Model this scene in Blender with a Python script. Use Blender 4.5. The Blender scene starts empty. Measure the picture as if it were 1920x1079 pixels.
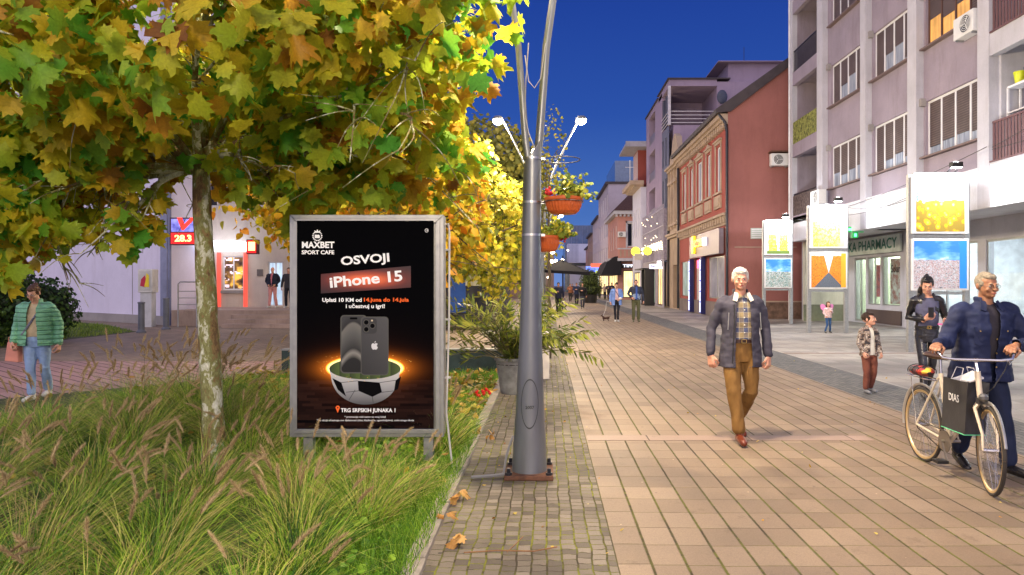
import bpy, bmesh, math, random
import numpy as np
from mathutils import Vector, Matrix, Euler, noise as mnoise
random.seed(7); RNG = np.random.default_rng(7)
SC = bpy.context.scene
COL = SC.collection
R = math.radians
# ---------------------------------------------------------------- camera
F = 1280.0; VX, VY = 1025.0, 534.0; EYE = 1.6        # focal length / vanishing point, in pixels of the 1920 wide photo
cam = bpy.data.cameras.new('camera'); camo = bpy.data.objects.new('camera', cam); COL.objects.link(camo)
camo.location = (0, 0, EYE); camo.rotation_euler = (R(90), 0, 0)
cam.sensor_width = 36; cam.lens = 24; cam.clip_start = .05; cam.clip_end = 2000
cam.shift_x = -(VX-960)/1920; cam.shift_y = -(539.5-VY)/1920
SC.camera = camo
def px(x, y, D): return Vector(((x-VX)*D/F, D, EYE-(y-VY)*D/F))
def gx(x, D): return (x-VX)*D/F
def gz(y, D): return EYE-(y-VY)*D/F
# ---------------------------------------------------------------- view, world, sky
SC.view_settings.view_transform = 'Standard'; SC.view_settings.look = 'None'
SC.view_settings.exposure = 0.0; SC.view_settings.gamma = 1
SC.cycles.use_denoising = True
SC.cycles.max_bounces = 6; SC.cycles.diffuse_bounces = 3; SC.cycles.glossy_bounces = 3; SC.cycles.transparent_max_bounces = 8
SC.cycles.sample_clamp_indirect = 4
try: SC.cycles.use_light_tree = True
except Exception: pass
W = bpy.data.worlds.new('World'); SC.world = W; W.use_nodes = True
def build_world():
    nt = W.node_tree; N = nt.nodes; L = nt.links; N.clear()
    out = N.new('ShaderNodeOutputWorld'); bg = N.new('ShaderNodeBackground'); L.new(bg.outputs[0], out.inputs[0])
    tc = N.new('ShaderNodeTexCoord'); sp = N.new('ShaderNodeSeparateXYZ'); L.new(tc.outputs['Generated'], sp.inputs[0])
    rp = N.new('ShaderNodeValToRGB'); L.new(sp.outputs['Z'], rp.inputs[0]); e = rp.color_ramp.elements
    e[0].position = 0.0; e[0].color = (.16, .27, .62, 1)
    e[1].position = .42; e[1].color = (.012, .047, .31, 1)
    a = e.new(.10); a.color = (.065, .165, .50, 1)
    a = e.new(.24); a.color = (.025, .086, .40, 1)
    a = e.new(.9); a.color = (.20, .22, .48, 1)
    # unseen bright afterglow added behind the camera, a little left, as soft front light
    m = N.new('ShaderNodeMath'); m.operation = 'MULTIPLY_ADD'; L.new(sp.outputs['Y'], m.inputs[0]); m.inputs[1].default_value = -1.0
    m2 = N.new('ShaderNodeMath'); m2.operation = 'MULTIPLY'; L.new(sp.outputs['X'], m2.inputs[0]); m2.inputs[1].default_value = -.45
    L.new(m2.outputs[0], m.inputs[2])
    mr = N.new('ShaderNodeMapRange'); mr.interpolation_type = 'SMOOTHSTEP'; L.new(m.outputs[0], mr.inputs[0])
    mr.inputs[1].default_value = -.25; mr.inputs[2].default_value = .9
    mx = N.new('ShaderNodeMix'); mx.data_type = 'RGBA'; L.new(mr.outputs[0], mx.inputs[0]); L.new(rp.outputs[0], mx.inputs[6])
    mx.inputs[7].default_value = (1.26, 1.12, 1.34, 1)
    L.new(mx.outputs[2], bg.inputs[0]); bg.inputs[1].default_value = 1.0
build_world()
LAMP_W = 1700          # each street lamp head
LAMP_COL = (1.0, .80, .54)
# ---------------------------------------------------------------- materials
MATS = {}
def nmat(name):
    m = bpy.data.materials.new(name); m.use_nodes = True; nt = m.node_tree
    return m, nt, nt.nodes, nt.links, nt.nodes['Principled BSDF']
def rgb(r, g, b):      # display values 0-255 -> linear
    f = lambda c: (c/255/12.92) if c/255 <= .04045 else ((c/255+.055)/1.055)**2.4
    return (f(r), f(g), f(b))
def M(name, col, rough=.7, metal=0., var=.18, ns=3., bump=0., bs=60., emit=None, es=0., col2=None, spec=.4, coat=0., det=6, stretch=None, trans=0.):
    if name in MATS: return MATS[name]
    m, nt, N, L, b = nmat(name)
    b.inputs['Roughness'].default_value = rough; b.inputs['Metallic'].default_value = metal
    b.inputs['Specular IOR Level'].default_value = spec
    if coat: b.inputs['Coat Weight'].default_value = coat
    tc = N.new('ShaderNodeTexCoord'); mp = N.new('ShaderNodeMapping'); L.new(tc.outputs['Object'], mp.inputs[0])
    if stretch: mp.inputs['Scale'].default_value = stretch
    nz = N.new('ShaderNodeTexNoise'); nz.inputs['Scale'].default_value = ns; nz.inputs['Detail'].default_value = det; nz.inputs['Roughness'].default_value = .62
    L.new(mp.outputs[0], nz.inputs['Vector'])
    r = N.new('ShaderNodeValToRGB'); r.color_ramp.elements[0].position = .3; r.color_ramp.elements[1].position = .7
    c2 = col2 if col2 else tuple(c*(1+var) for c in col); c1 = tuple(c*(1-var) for c in col)
    r.color_ramp.elements[0].color = (*c1, 1); r.color_ramp.elements[1].color = (*c2, 1)
    L.new(nz.outputs['Fac'], r.inputs[0]); L.new(r.outputs[0], b.inputs['Base Color'])
    mr = N.new('ShaderNodeMapRange'); L.new(nz.outputs['Fac'], mr.inputs[0]); mr.inputs[3].default_value = max(0, rough-.1); mr.inputs[4].default_value = min(1, rough+.1)
    L.new(mr.outputs[0], b.inputs['Roughness'])
    if bump:
        n2 = N.new('ShaderNodeTexNoise'); n2.inputs['Scale'].default_value = bs; n2.inputs['Detail'].default_value = 5; L.new(mp.outputs[0], n2.inputs['Vector'])
        bp = N.new('ShaderNodeBump'); bp.inputs['Strength'].default_value = bump; bp.inputs['Distance'].default_value = .01
        L.new(n2.outputs['Fac'], bp.inputs['Height']); L.new(bp.outputs[0], b.inputs['Normal'])
    if emit:
        b.inputs['Emission Color'].default_value = (*emit, 1); b.inputs['Emission Strength'].default_value = es
    if trans:
        b.inputs['Transmission Weight'].default_value = trans
    MATS[name] = m; return m
class G:     # tiny node-graph helper for special materials
    def __init__(s, name):
        s.m, s.nt, s.N, s.L, s.b = nmat(name); MATS[name] = s.m
    def val(s, x, sock):
        if isinstance(x, (int, float)): sock.default_value = x
        elif isinstance(x, tuple): sock.default_value = (*x, 1) if len(sock.default_value) == 4 and len(x) == 3 else x
        else: s.L.new(x, sock)
    def math(s, op, a, b=0., c=0.):
        n = s.N.new('ShaderNodeMath'); n.operation = op
        s.val(a, n.inputs[0]); s.val(b, n.inputs[1]); s.val(c, n.inputs[2]); return n.outputs[0]
    def xyz(s, src='Object', scale=(1, 1, 1), loc=(0, 0, 0), rot=0):
        tc = s.N.new('ShaderNodeTexCoord'); mp = s.N.new('ShaderNodeMapping'); s.L.new(tc.outputs[src], mp.inputs[0])
        mp.inputs['Scale'].default_value = scale; mp.inputs['Location'].default_value = loc; mp.inputs['Rotation'].default_value = (0, 0, rot)
        sp = s.N.new('ShaderNodeSeparateXYZ'); s.L.new(mp.outputs[0], sp.inputs[0])
        return mp.outputs[0], sp.outputs[0], sp.outputs[1], sp.outputs[2]
    def comb(s, x, y, z=0.):
        n = s.N.new('ShaderNodeCombineXYZ'); s.val(x, n.inputs[0]); s.val(y, n.inputs[1]); s.val(z, n.inputs[2]); return n.outputs[0]
    def noise(s, vec, scale=5, det=5, rough=.6):
        n = s.N.new('ShaderNodeTexNoise'); s.L.new(vec, n.inputs['Vector']); n.inputs['Scale'].default_value = scale; n.inputs['Detail'].default_value = det; n.inputs['Roughness'].default_value = rough
        return n.outputs['Fac']
    def white(s, vec):
        n = s.N.new('ShaderNodeTexWhiteNoise'); s.L.new(vec, n.inputs['Vector']); return n.outputs['Value']
    def voro(s, vec, scale, feat='F1', out='Distance'):
        n = s.N.new('ShaderNodeTexVoronoi'); n.feature = feat; s.L.new(vec, n.inputs['Vector']); n.inputs['Scale'].default_value = scale
        return n.outputs[out]
    def ramp(s, f, stops, interp='LINEAR'):
        r = s.N.new('ShaderNodeValToRGB'); s.L.new(f, r.inputs[0]); e = r.color_ramp.elements; r.color_ramp.interpolation = interp
        while len(e) > 1: e.remove(e[-1])
        e[0].position = stops[0][0]; e[0].color = (*stops[0][1], 1)
        for p, c in stops[1:]:
            k = e.new(p); k.color = (*c, 1)
        return r.outputs[0]
    def mix(s, f, a, b, mode='MIX'):
        n = s.N.new('ShaderNodeMix'); n.data_type = 'RGBA'; n.blend_type = mode
        s.val(f, n.inputs[0]); s.val(a, n.inputs[6]); s.val(b, n.inputs[7]); return n.outputs[2]
    def bump(s, h, st=.3, dist=.01):
        n = s.N.new('ShaderNodeBump'); n.inputs['Strength'].default_value = st; n.inputs['Distance'].default_value = dist
        s.L.new(h, n.inputs['Height']); s.L.new(n.outputs[0], s.b.inputs['Normal'])
    def set(s, col=None, rough=None, **k):
        if col is not None: s.val(col, s.b.inputs['Base Color'])
        if rough is not None: s.val(rough, s.b.inputs['Roughness'])
        for n, v in k.items(): s.val(v, s.b.inputs[n.replace('_', ' ')])
        return s.m
# ---------------------------------------------------------------- meshes
def shift_mesh(me, v):
    me.transform(Matrix.Translation(-Vector(v)))
def wloc(o):
    v = Vector((0, 0, 0))
    while o is not None: v = v + o.location; o = o.parent
    return v
def link(name, me, parent=None, mat=None, smooth=False):
    o = bpy.data.objects.new(name, me); COL.objects.link(o)
    if parent is not None:
        shift_mesh(me, wloc(parent)); o.parent = parent
    if mat is not None:
        for mm in (mat if isinstance(mat, (list, tuple)) else [mat]): me.materials.append(mm)
    if smooth:
        me.polygons.foreach_set('use_smooth', [True]*len(me.polygons))
    return o
def tag(o, label=None, cat=None, group=None, kind=None):
    if label: o['label'] = label
    if cat: o['category'] = cat
    if group: o['group'] = group
    if kind: o['kind'] = kind
    return o
def thing(name, label, cat, loc=(0, 0, 0), group=None):
    o = bpy.data.objects.new(name, None); COL.objects.link(o); o.location = loc; o.empty_display_size = .2
    return tag(o, label, cat, group)
def kids(o): return list(o.children)
def dup(o, parent=None):
    c = o.copy(); COL.objects.link(c); c.parent = parent
    for k in kids(o): dup(k, c)
    return c
class Fr:     # a facade frame: u runs along the wall, n points out of it
    def __init__(s, o, u, n): s.o = Vector((o[0], o[1], 0)); s.u = Vector((u[0], u[1], 0)).normalized(); s.n = Vector((n[0], n[1], 0)).normalized()
    def p(s, u, d, z): return s.o+s.u*u+s.n*d+Vector((0, 0, z))
class MB:
    def __init__(s): s.v = []; s.f = []; s.mi = []; s.cur = 0
    def add(s, vs, fs):
        k = len(s.v); s.v += [tuple(v) for v in vs]; s.f += [tuple(i+k for i in f) for f in fs]; s.mi += [s.cur]*len(fs); return s
    def hexa(s, c):   # c: 8 corners, bottom ring then top ring
        return s.add(c, [(3, 2, 1, 0), (4, 5, 6, 7), (0, 1, 5, 4), (1, 2, 6, 5), (2, 3, 7, 6), (3, 0, 4, 7)])
    def box(s, x0, x1, y0, y1, z0, z1):
        return s.hexa([(x0, y0, z0), (x1, y0, z0), (x1, y1, z0), (x0, y1, z0), (x0, y0, z1), (x1, y0, z1), (x1, y1, z1), (x0, y1, z1)])
    def fbox(s, fr, u0, u1, d0, d1, z0, z1):
        c = [fr.p(u0, d0, z0), fr.p(u1, d0, z0), fr.p(u1, d1, z0), fr.p(u0, d1, z0)]
        return s.hexa(c+[v+Vector((0, 0, z1-z0)) for v in c])
    def quad(s, a, b, c, d): return s.add([a, b, c, d], [(0, 1, 2, 3)])
    def tube(s, pts, rads, n=10, cap=True, flat=1.0):
        pts = [Vector(p) for p in pts]
        if isinstance(rads, (int, float)): rads = [rads]*len(pts)
        vs = []; fs = []; up = None
        for i, p in enumerate(pts):
            t = (pts[min(i+1, len(pts)-1)]-pts[max(i-1, 0)]).normalized()
            if up is None: up = t.orthogonal().normalized()
            up = (up-t*up.dot(t));
            up = up.normalized() if up.length > 1e-6 else t.orthogonal().normalized()
            sd = t.cross(up)
            for k in range(n):
                a = 2*math.pi*k/n; vs.append(p+(up*math.cos(a)+sd*math.sin(a)*flat)*rads[i])
        for i in range(len(pts)-1):
            for k in range(n):
                k2 = (k+1) % n; fs.append((i*n+k, i*n+k2, (i+1)*n+k2, (i+1)*n+k))
        if cap: fs.append(tuple(range(n))[::-1]); fs.append(tuple((len(pts)-1)*n+k for k in range(n)))
        return s.add(vs, fs)
    def lathe(s, c, prof, n=24, cap=True):   # prof: (r, z)
        vs = []; fs = []
        for r, z in prof:
            for k in range(n):
                a = 2*math.pi*k/n; vs.append((c[0]+r*math.cos(a), c[1]+r*math.sin(a), c[2]+z))
        for i in range(len(prof)-1):
            for k in range(n):
                k2 = (k+1) % n; fs.append((i*n+k, i*n+k2, (i+1)*n+k2, (i+1)*n+k))
        if cap: fs.append(tuple(range(n))[::-1]); fs.append(tuple((len(prof)-1)*n+k for k in range(n)))
        return s.add(vs, fs)
    def ball(s, c, r, n=12):
        if isinstance(r, (int, float)): r = (r, r, r)
        vs = [(c[0], c[1], c[2]-r[2])]; fs = []; m = n//2
        for i in range(1, m):
            t = -math.pi/2+math.pi*i/m
            for k in range(n):
                a = 2*math.pi*k/n; vs.append((c[0]+r[0]*math.cos(t)*math.cos(a), c[1]+r[1]*math.cos(t)*math.sin(a), c[2]+r[2]*math.sin(t)))
        vs.append((c[0], c[1], c[2]+r[2])); last = len(vs)-1
        for k in range(n): fs.append((0, 1+(k+1) % n, 1+k)); fs.append((last, last-n+k, last-n+(k+1) % n))
        for i in range(m-2):
            for k in range(n):
                k2 = (k+1) % n; fs.append((1+i*n+k, 1+i*n+k2, 1+(i+1)*n+k2, 1+(i+1)*n+k))
        return s.add(vs, fs)
    def poly3(s, pts, off):     # polygon (3d points) extruded by vector off
        n = len(pts); off = Vector(off); a = [Vector(p) for p in pts]; b = [p+off for p in a]
        return s.add(a+b, [tuple(range(n))[::-1], tuple(range(n, 2*n))]+[(i, (i+1) % n, n+(i+1) % n, n+i) for i in range(n)])
    def islands(s, name, mat, parent, **k):      # one mesh object per primitive added (each primitive is a closed run of vertices)
        par = list(range(len(s.v)))
        def fd(i):
            while par[i] != i: par[i] = par[par[i]]; i = par[i]
            return i
        for f in s.f:
            for j in f[1:]: par[fd(j)] = fd(f[0])
        gr = {}
        for f in s.f: gr.setdefault(fd(f[0]), []).append(f)
        for fs in gr.values():
            ids = sorted({j for f in fs for j in f}); mp = {j: q for q, j in enumerate(ids)}; m = MB(); m.add([s.v[j] for j in ids], [tuple(mp[j] for j in f) for f in fs]); m.build(name, mat, parent, **k)
    def build(s, name, mat=None, parent=None, smooth=False, bevel=0):
        me = bpy.data.meshes.new(name); me.from_pydata(s.v, [], s.f); me.validate(); me.update()
        o = link(name, me, parent, mat, smooth)
        if isinstance(mat, (list, tuple)) and len(s.mi) == len(me.polygons): me.polygons.foreach_set('material_index', s.mi)
        if smooth:
            a = o.modifiers.new('es', 'EDGE_SPLIT'); a.split_angle = R(40)
        if bevel:
            b = o.modifiers.new('bv', 'BEVEL'); b.width = bevel; b.segments = 2; b.limit_method = 'ANGLE'
        return o
def wall(mb, fr, u0, u1, z0, z1, ops=(), depth=.2, d=0.):
    """a wall face at offset d with rectangular openings (a,b,c,e)=u0,u1,z0,z1 and their reveals"""
    us = sorted({u0, u1}|{o[0] for o in ops}|{o[1] for o in ops}); zs = sorted({z0, z1}|{o[2] for o in ops}|{o[3] for o in ops})
    us = [u for u in us if u0 <= u <= u1]; zs = [z for z in zs if z0 <= z <= z1]
    for i in range(len(us)-1):
        for j in range(len(zs)-1):
            uc = (us[i]+us[i+1])/2; zc = (zs[j]+zs[j+1])/2
            if any(o[0] < uc < o[1] and o[2] < zc < o[3] for o in ops): continue
            mb.quad(fr.p(us[i], d, zs[j]), fr.p(us[i+1], d, zs[j]), fr.p(us[i+1], d, zs[j+1]), fr.p(us[i], d, zs[j+1]))
    for a, b, c, e in ops:
        for q in (((a, c), (b, c)), ((b, c), (b, e)), ((b, e), (a, e)), ((a, e), (a, c))):
            mb.quad(fr.p(q[0][0], d, q[0][1]), fr.p(q[1][0], d, q[1][1]), fr.p(q[1][0], d-depth, q[1][1]), fr.p(q[0][0], d-depth, q[0][1]))
    return mb
def text(body, size, M4, mat, parent, name='lettering', off=0., ext=.0015, align='CENTER', width=None, shear=0., space=1.):
    c = bpy.data.curves.new('t', 'FONT'); c.body = body; c.size = size; c.align_x = align; c.align_y = 'CENTER'; c.offset = off; c.extrude = ext; c.shear = shear
    c.resolution_u = 3; c.space_character = space
    o = bpy.data.objects.new('t', c); COL.objects.link(o)
    bpy.context.view_layer.update()
    me = bpy.data.meshes.new_from_object(o.evaluated_get(bpy.context.evaluated_depsgraph_get()))
    bpy.data.objects.remove(o); bpy.data.curves.remove(c)
    if width:
        xs = [v.co.x for v in me.vertices]; w = max(xs)-min(xs)
        if w > 0: me.transform(Matrix.Diagonal((width/w, 1, 1, 1)))
    me.transform(M4); me.materials.clear()
    return link(name, me, parent, mat)
def face(loc, u, n, rot=0.):     # matrix whose local x runs along u, z along n, y up
    u = Vector(u).normalized(); n = Vector(n).normalized(); y = n.cross(u)
    m = Matrix((u, y, n)).transposed().to_4x4(); m.translation = Vector(loc)
    return m @ Matrix.Rotation(rot, 4, 'Z')
CAMF = ((1, 0, 0), (0, -1, 0))      # u, n of a face that looks down the street at the camera
# ---- leaves: templates (2-D outline), vectorised placement
def leaf_mesh(name, tmpl, pos, size, nrm, tip, mat, parent=None, curl=.25, label=None):
    """tmpl: outline points in units of leaf length, base at 0,0, tip towards +y; centre point added"""
    n = len(pos); t = np.array(tmpl); k = len(t); ctr = np.array([[0, .45]])
    P = np.vstack([ctr, t]); zz = -curl*(np.abs(P[:, 0])**1.3)*1.3-curl*.9*(P[:, 1]-.4)**2*np.sign(P[:, 1]-.4)
    nrm = nrm/np.linalg.norm(nrm, axis=1, keepdims=True)
    tip = tip-nrm*(tip*nrm).sum(1, keepdims=True); tip /= np.linalg.norm(tip, axis=1, keepdims=True)+1e-9
    sd = np.cross(tip, nrm)
    cz = (.7+RNG.normal(0, .9, n))
    V = pos[:, None, :]+size[:, None, None]*(sd[:, None, :]*P[None, :, :1]+tip[:, None, :]*P[None, :, 1:2]+nrm[:, None, :]*(zz[None, :, None]*cz[:, None, None]))
    V = V.reshape(-1, 3)
    base = np.arange(n)[:, None, None]*(k+1)
    tri = np.array([[0, 1+i, 1+(i+1) % k] for i in range(k)])
    Fc = (base+tri[None]).reshape(-1, 3)
    me = bpy.data.meshes.new(name); me.vertices.add(len(V)); me.vertices.foreach_set('co', V.ravel())
    me.loops.add(Fc.size); me.loops.foreach_set('vertex_index', Fc.ravel().astype(np.int32))
    me.polygons.add(len(Fc)); me.polygons.foreach_set('loop_start', np.arange(0, Fc.size, 3, dtype=np.int32))
    me.update(calc_edges=True)
    return link(name, me, parent, mat)
def sym(half): return half+[(-x, y) for x, y in half[::-1] if x != 0]
PLANE_LEAF = sym([(0, 0), (.10, .03), (.33, -.10), (.30, .10), (.58, .16), (.45, .31), (.60, .46), (.60, .66), (.44, .60), (.33, .64), (.28, .80), (.12, .80), (0, 1.06)])
HEART_LEAF = sym([(0, .06), (.18, 0), (.40, .12), (.46, .36), (.34, .65), (.14, .88), (0, 1.05)])
LANCE_LEAF = sym([(0, 0), (.07, .25), (.09, .5), (.06, .8), (0, 1.0)])
MAPLE_LEAF = sym([(0, 0), (.28, .0), (.42, .28), (.24, .38), (.38, .68), (.14, .62), (0, 1.0)])
ROUND_LEAF = sym([(0, .05), (.25, -.02), (.48, .2), (.5, .55), (.3, .85), (0, .92)])
def leaf_mat(name, stops, rough=.5, trans=.35, ns=1.6):
    g = G(name); vec, *_ = g.xyz('Object')
    geo = g.N.new('ShaderNodeNewGeometry')
    n = g.noise(vec, ns, 3)
    f = g.math('MULTIPLY_ADD', n, .9, g.math('MULTIPLY', geo.outputs['Random Per Island'], .75)); f = g.math('SUBTRACT', f, .32)
    c = g.ramp(f, stops)
    n2 = g.noise(vec, 60, 3); c = g.mix(.35, c, g.ramp(n2, [(.3, (.45, .4, .3)), (.7, (1.25, 1.2, 1.1))]), 'MULTIPLY')
    g.set(c, rough); g.b.inputs['Specular IOR Level'].default_value = .35
    tr = g.N.new('ShaderNodeBsdfTranslucent'); g.L.new(c, tr.inputs[0])
    ms = g.N.new('ShaderNodeMixShader'); ms.inputs[0].default_value = trans
    g.L.new(g.b.outputs[0], ms.inputs[1]); g.L.new(tr.outputs[0], ms.inputs[2])
    g.L.new(ms.outputs[0], g.N['Material Output'].inputs[0]); return g.m
def ell_points(c, r, n, shell=.35):
    d = RNG.normal(size=(n, 3)); d /= np.linalg.norm(d, axis=1, keepdims=True)
    rr = (shell+(1-shell)*RNG.random(n)**.6)[:, None]
    return np.array(c)+d*rr*np.array(r), d
# ================================================================ GROUND
def tile_mat(name, w, l, jw, jl, cols, joint, moss=None, rot=0., stag=.0, rough=.62, bands=None, dirt=.25, wob=.0, gloss=0.):
    g = G(name); vec, x, y, z = g.xyz('Object', rot=rot)
    if wob:
        wn = g.noise(vec, 3.0, 2); wn2 = g.noise(vec, 11.0, 2)
        x = g.math('ADD', x, g.math('MULTIPLY', g.math('SUBTRACT', wn, .5), wob)); y = g.math('ADD', y, g.math('MULTIPLY', g.math('SUBTRACT', wn2, .5), wob))
    xs = g.math('DIVIDE', x, w); ix = g.math('FLOOR', xs); fx = g.math('SUBTRACT', xs, ix)
    off = g.math('MULTIPLY', g.white(g.comb(ix, 3.3)), stag) if stag else 0.
    ys = g.math('ADD', g.math('DIVIDE', y, l), off); iy = g.math('FLOOR', ys); fy = g.math('SUBTRACT', ys, iy)
    dx = g.math('MULTIPLY', g.math('SUBTRACT', .5, g.math('ABSOLUTE', g.math('SUBTRACT', fx, .5))), w)
    dy = g.math('MULTIPLY', g.math('SUBTRACT', .5, g.math('ABSOLUTE', g.math('SUBTRACT', fy, .5))), l)
    fine = g.noise(vec, 38, 4)
    jn = g.math('MULTIPLY_ADD', fine, .9, .55)
    def edge(d, hw):
        n = g.N.new('ShaderNodeMapRange'); n.interpolation_type = 'SMOOTHSTEP'; g.L.new(d, n.inputs[0])
        g.val(g.math('MULTIPLY', jn, hw*.55), n.inputs[1]); g.val(g.math('MULTIPLY', jn, hw*1.35), n.inputs[2]); return n.outputs[0]
    ex = edge(dx, jw/2); ey = edge(dy, jl/2); inside = g.math('MULTIPLY', ex, ey)
    rnd = g.white(g.comb(ix, iy, 1.7))
    big = g.noise(vec, .35, 4); mid = g.noise(vec, 2.3, 5)
    f = g.math('ADD', g.math('MULTIPLY', rnd, .5), g.math('MULTIPLY', mid, .5))
    c = g.ramp(f, [(.25, cols[0]), (.5, cols[1]), (.78, cols[2])])
    c = g.mix(1., c, g.ramp(big, [(.32, (1-dirt,)*3), (.7, (1.08, 1.06, 1.03))]), 'MULTIPLY')
    spk = g.noise(vec, 140, 3); c = g.mix(.6, c, g.ramp(spk, [(.33, (.72, .72, .72)), (.66, (1.18, 1.18, 1.18))]), 'MULTIPLY')
    st = g.noise(vec, 5.5, 6, .75); c = g.mix(1., c, g.ramp(st, [(.30, (.72, .70, .68)), (.42, (1, 1, 1))]), 'MULTIPLY')
    gum = g.voro(vec, 3.1); c = g.mix(g.math('LESS_THAN', gum, .045), c, tuple(v*.6 for v in cols[0]))
    gum2 = g.voro(vec, 4.3); c = g.mix(g.math('LESS_THAN', gum2, .03), c, tuple(min(.7, v*1.7) for v in cols[2]))
    if bands:
        b = g.noise(g.comb(g.math('MULTIPLY', x, .08), y), bands, 1); c = g.mix(1., c, g.ramp(b, [(.42, (.62, .6, .62)), (.5, (1, 1, 1)), (.56, (1.12, 1.1, 1.08))]), 'MULTIPLY')
    jc = joint
    if moss:
        mo = g.noise(vec, 1.1, 5, .7); ms = g.noise(vec, 14, 3)
        jc = g.mix(g.math('MULTIPLY', g.ramp(mo, [(.40, (0, 0, 0)), (.55, (1, 1, 1))]), g.ramp(ms, [(.35, (0, 0, 0)), (.5, (1, 1, 1))])), joint, moss)
    c = g.mix(inside, jc, c)
    h = g.math('MULTIPLY_ADD', inside, 1., g.math('MULTIPLY', fine, .22)); h = g.math('ADD', h, g.math('MULTIPLY', rnd, .25))
    g.bump(h, .75, .006)
    rr = g.math('MULTIPLY_ADD', mid, .25, rough-.12-gloss); rr = g.math('ADD', rr, g.math('MULTIPLY', g.math('SUBTRACT', 1., inside), .25))
    return g.set(c, rr)
T_SLAB = tile_mat('slab_paving', .2, .3, .016, .0055, [(.185, .134, .094), (.228, .167, .118), (.272, .204, .147)], (.035, .025, .012), (.095, .10, .010), stag=.12, wob=.006)
T_COB = tile_mat('cobble_paving', .088, .078, .011, .007, [(.105, .09, .075), (.175, .152, .125), (.25, .22, .185)], (.045, .036, .02), (.19, .21, .015), stag=.9, wob=.045, rough=.8, dirt=.35)
T_DARK = tile_mat('dark_cobble_paving', .09, .06, .010, .008, [(.085, .09, .095), (.125, .13, .135), (.18, .18, .18)], (.045, .045, .045), stag=1., wob=.02, rough=.7)
T_PLAZA = tile_mat('plaza_paving', .4, .4, .006, .005, [(.22, .205, .185), (.30, .275, .25), (.37, .345, .31)], (.13, .12, .11), bands=.42, stag=.5, rough=.55)
T_RED = tile_mat('reddish_paving', .2, .6, .026, .006, [(.34, .19, .165), (.40, .235, .205), (.46, .28, .245)], (.05, .03, .03), rot=R(128.5), stag=.3, rough=.6, gloss=.05)
T_BAND = tile_mat('band_paving', 1.05, .3, .012, .004, [(.24, .17, .14), (.29, .21, .17), (.33, .24, .20)], (.08, .06, .05), rough=.6)
T_GND = M('ground_asphalt', (.16, .13, .12), .85, var=.25, ns=1.2, bump=.3)
T_SOIL = M('bed_soil', (.05, .06, .018), .95, var=.5, ns=9, bump=.8, bs=30)
def sheet(name, pts, z, mat):
    mb = MB(); mb.poly3([(x, y, z) for x, y in pts][::-1], (0, 0, -.003)); return tag(mb.build(name, mat), kind='structure')
def rect(x0, x1, y0, y1): return [(x0, y0), (x1, y0), (x1, y1), (x0, y1)]
sheet('ground', rect(-400, 400, -60, 700), 0, T_GND)
XK = -.70
sheet('street_paving', rect(.40, 4.45, -8, 260), .004, T_SLAB)
sheet('street_paving_far', rect(-30, .40, 14.2, 260), .0055, T_SLAB)
sheet('cobble_strip', rect(XK, .40, -8, 60), .008, T_COB)
sheet('dark_cobble_strip', rect(4.45, 5.5, -8, 200), .004, T_DARK)
sheet('plaza_paving', rect(5.5, 14, -8, 260), .004, T_PLAZA)
sheet('paving_band', rect(.42, 3.35, 6.98, 7.22), .008, T_BAND)
sheet('paving_band', rect(5.5, 14, 15.75, 15.95), .008, T_BAND)
sheet('side_square_paving', rect(-60, XK, 8, 34), .004, T_RED)
sheet('paving_band', [(-14.6, 25.0), (-9.0, 20.5), (-9.0, 20.62), (-14.6, 25.12)], .009, T_BAND)
BED = [(-14, -6), (XK-.10, -6), (XK-.10, 12.25), (-4.7, 12.25), (-7.8, 9.3), (-14, 3.5)]
sheet('planting_bed', BED, .012, T_SOIL)
kb = MB()
y = -4.
while y < 12.2:
    l = .98+random.uniform(-.01, .01); o = random.uniform(-.006, .006); kb.box(XK-.10+o, XK+.01+o, y, y+l, -.02, .045+random.uniform(-.005, .008)); y += l+.012
tag(kb.build('kerb', M('kerb_stone', (.30, .27, .24), .85, var=.25, ns=9, bump=.4), bevel=.006), kind='structure')
sheet('lawn_soil', [(-60, 31), (-22.5, 31), (-17.2, 26.8), (-13.8, 23.0), (-13.9, 20), (-13.6, 16.6), (-30, 12)], .010, T_SOIL)
def in_poly(x, y, P):
    c = False; n = len(P)
    for i in range(n):
        x1, y1 = P[i]; x2, y2 = P[i-1]
        if (y1 > y) != (y2 > y) and x < (x2-x1)*(y-y1)/(y2-y1)+x1: c = not c
    return c
# ================================================================ SHARED BUILDING MATERIALS
def plaster(name, col, streak=.12, rough=.85, ns=1.0):
    if name in MATS: return MATS[name]
    g = G(name); vec, x, y, z = g.xyz('Object')
    a = g.noise(vec, .7*ns, 5, .65); b = g.noise(g.xyz('Object', scale=(1.5, 1.5, .30))[0], 1.1*ns, 5, .7); d = g.noise(vec, 26, 4)
    c = g.mix(1., col, g.ramp(a, [(.3, (1-streak*1.2,)*3), (.68, (1+streak*.5,)*3)]), 'MULTIPLY')
    c = g.mix(1., c, g.ramp(b, [(.30, (1-streak*1.2, 1-streak*1.3, 1-streak*1.4)), (.48, (1, 1, 1))]), 'MULTIPLY')
    c = g.mix(.5, c, g.ramp(d, [(.3, (.9, .9, .9)), (.7, (1.06, 1.06, 1.06))]), 'MULTIPLY')
    g.bump(d, .25, .006); return g.set(c, rough)
P_WHITE = plaster('white_plaster', (.48, .475, .52)); P_LILAC = plaster('lilac_plaster', (.30, .255, .305), .14)
P_FASCIA = plaster('white_fascia', (.64, .64, .67), .12); P_LWALL = plaster('pale_side_wall', (.70, .66, .80), .08)
P_RED = plaster('brick_red_plaster', (.30, .115, .10), .10); P_REDW = plaster('dark_red_plaster', (.34, .075, .06), .12)
P_CREAM = plaster('cream_stucco', (.42, .32, .24), .2); P_OCHRE = plaster('ochre_stucco', (.42, .31, .22), .22)
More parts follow.
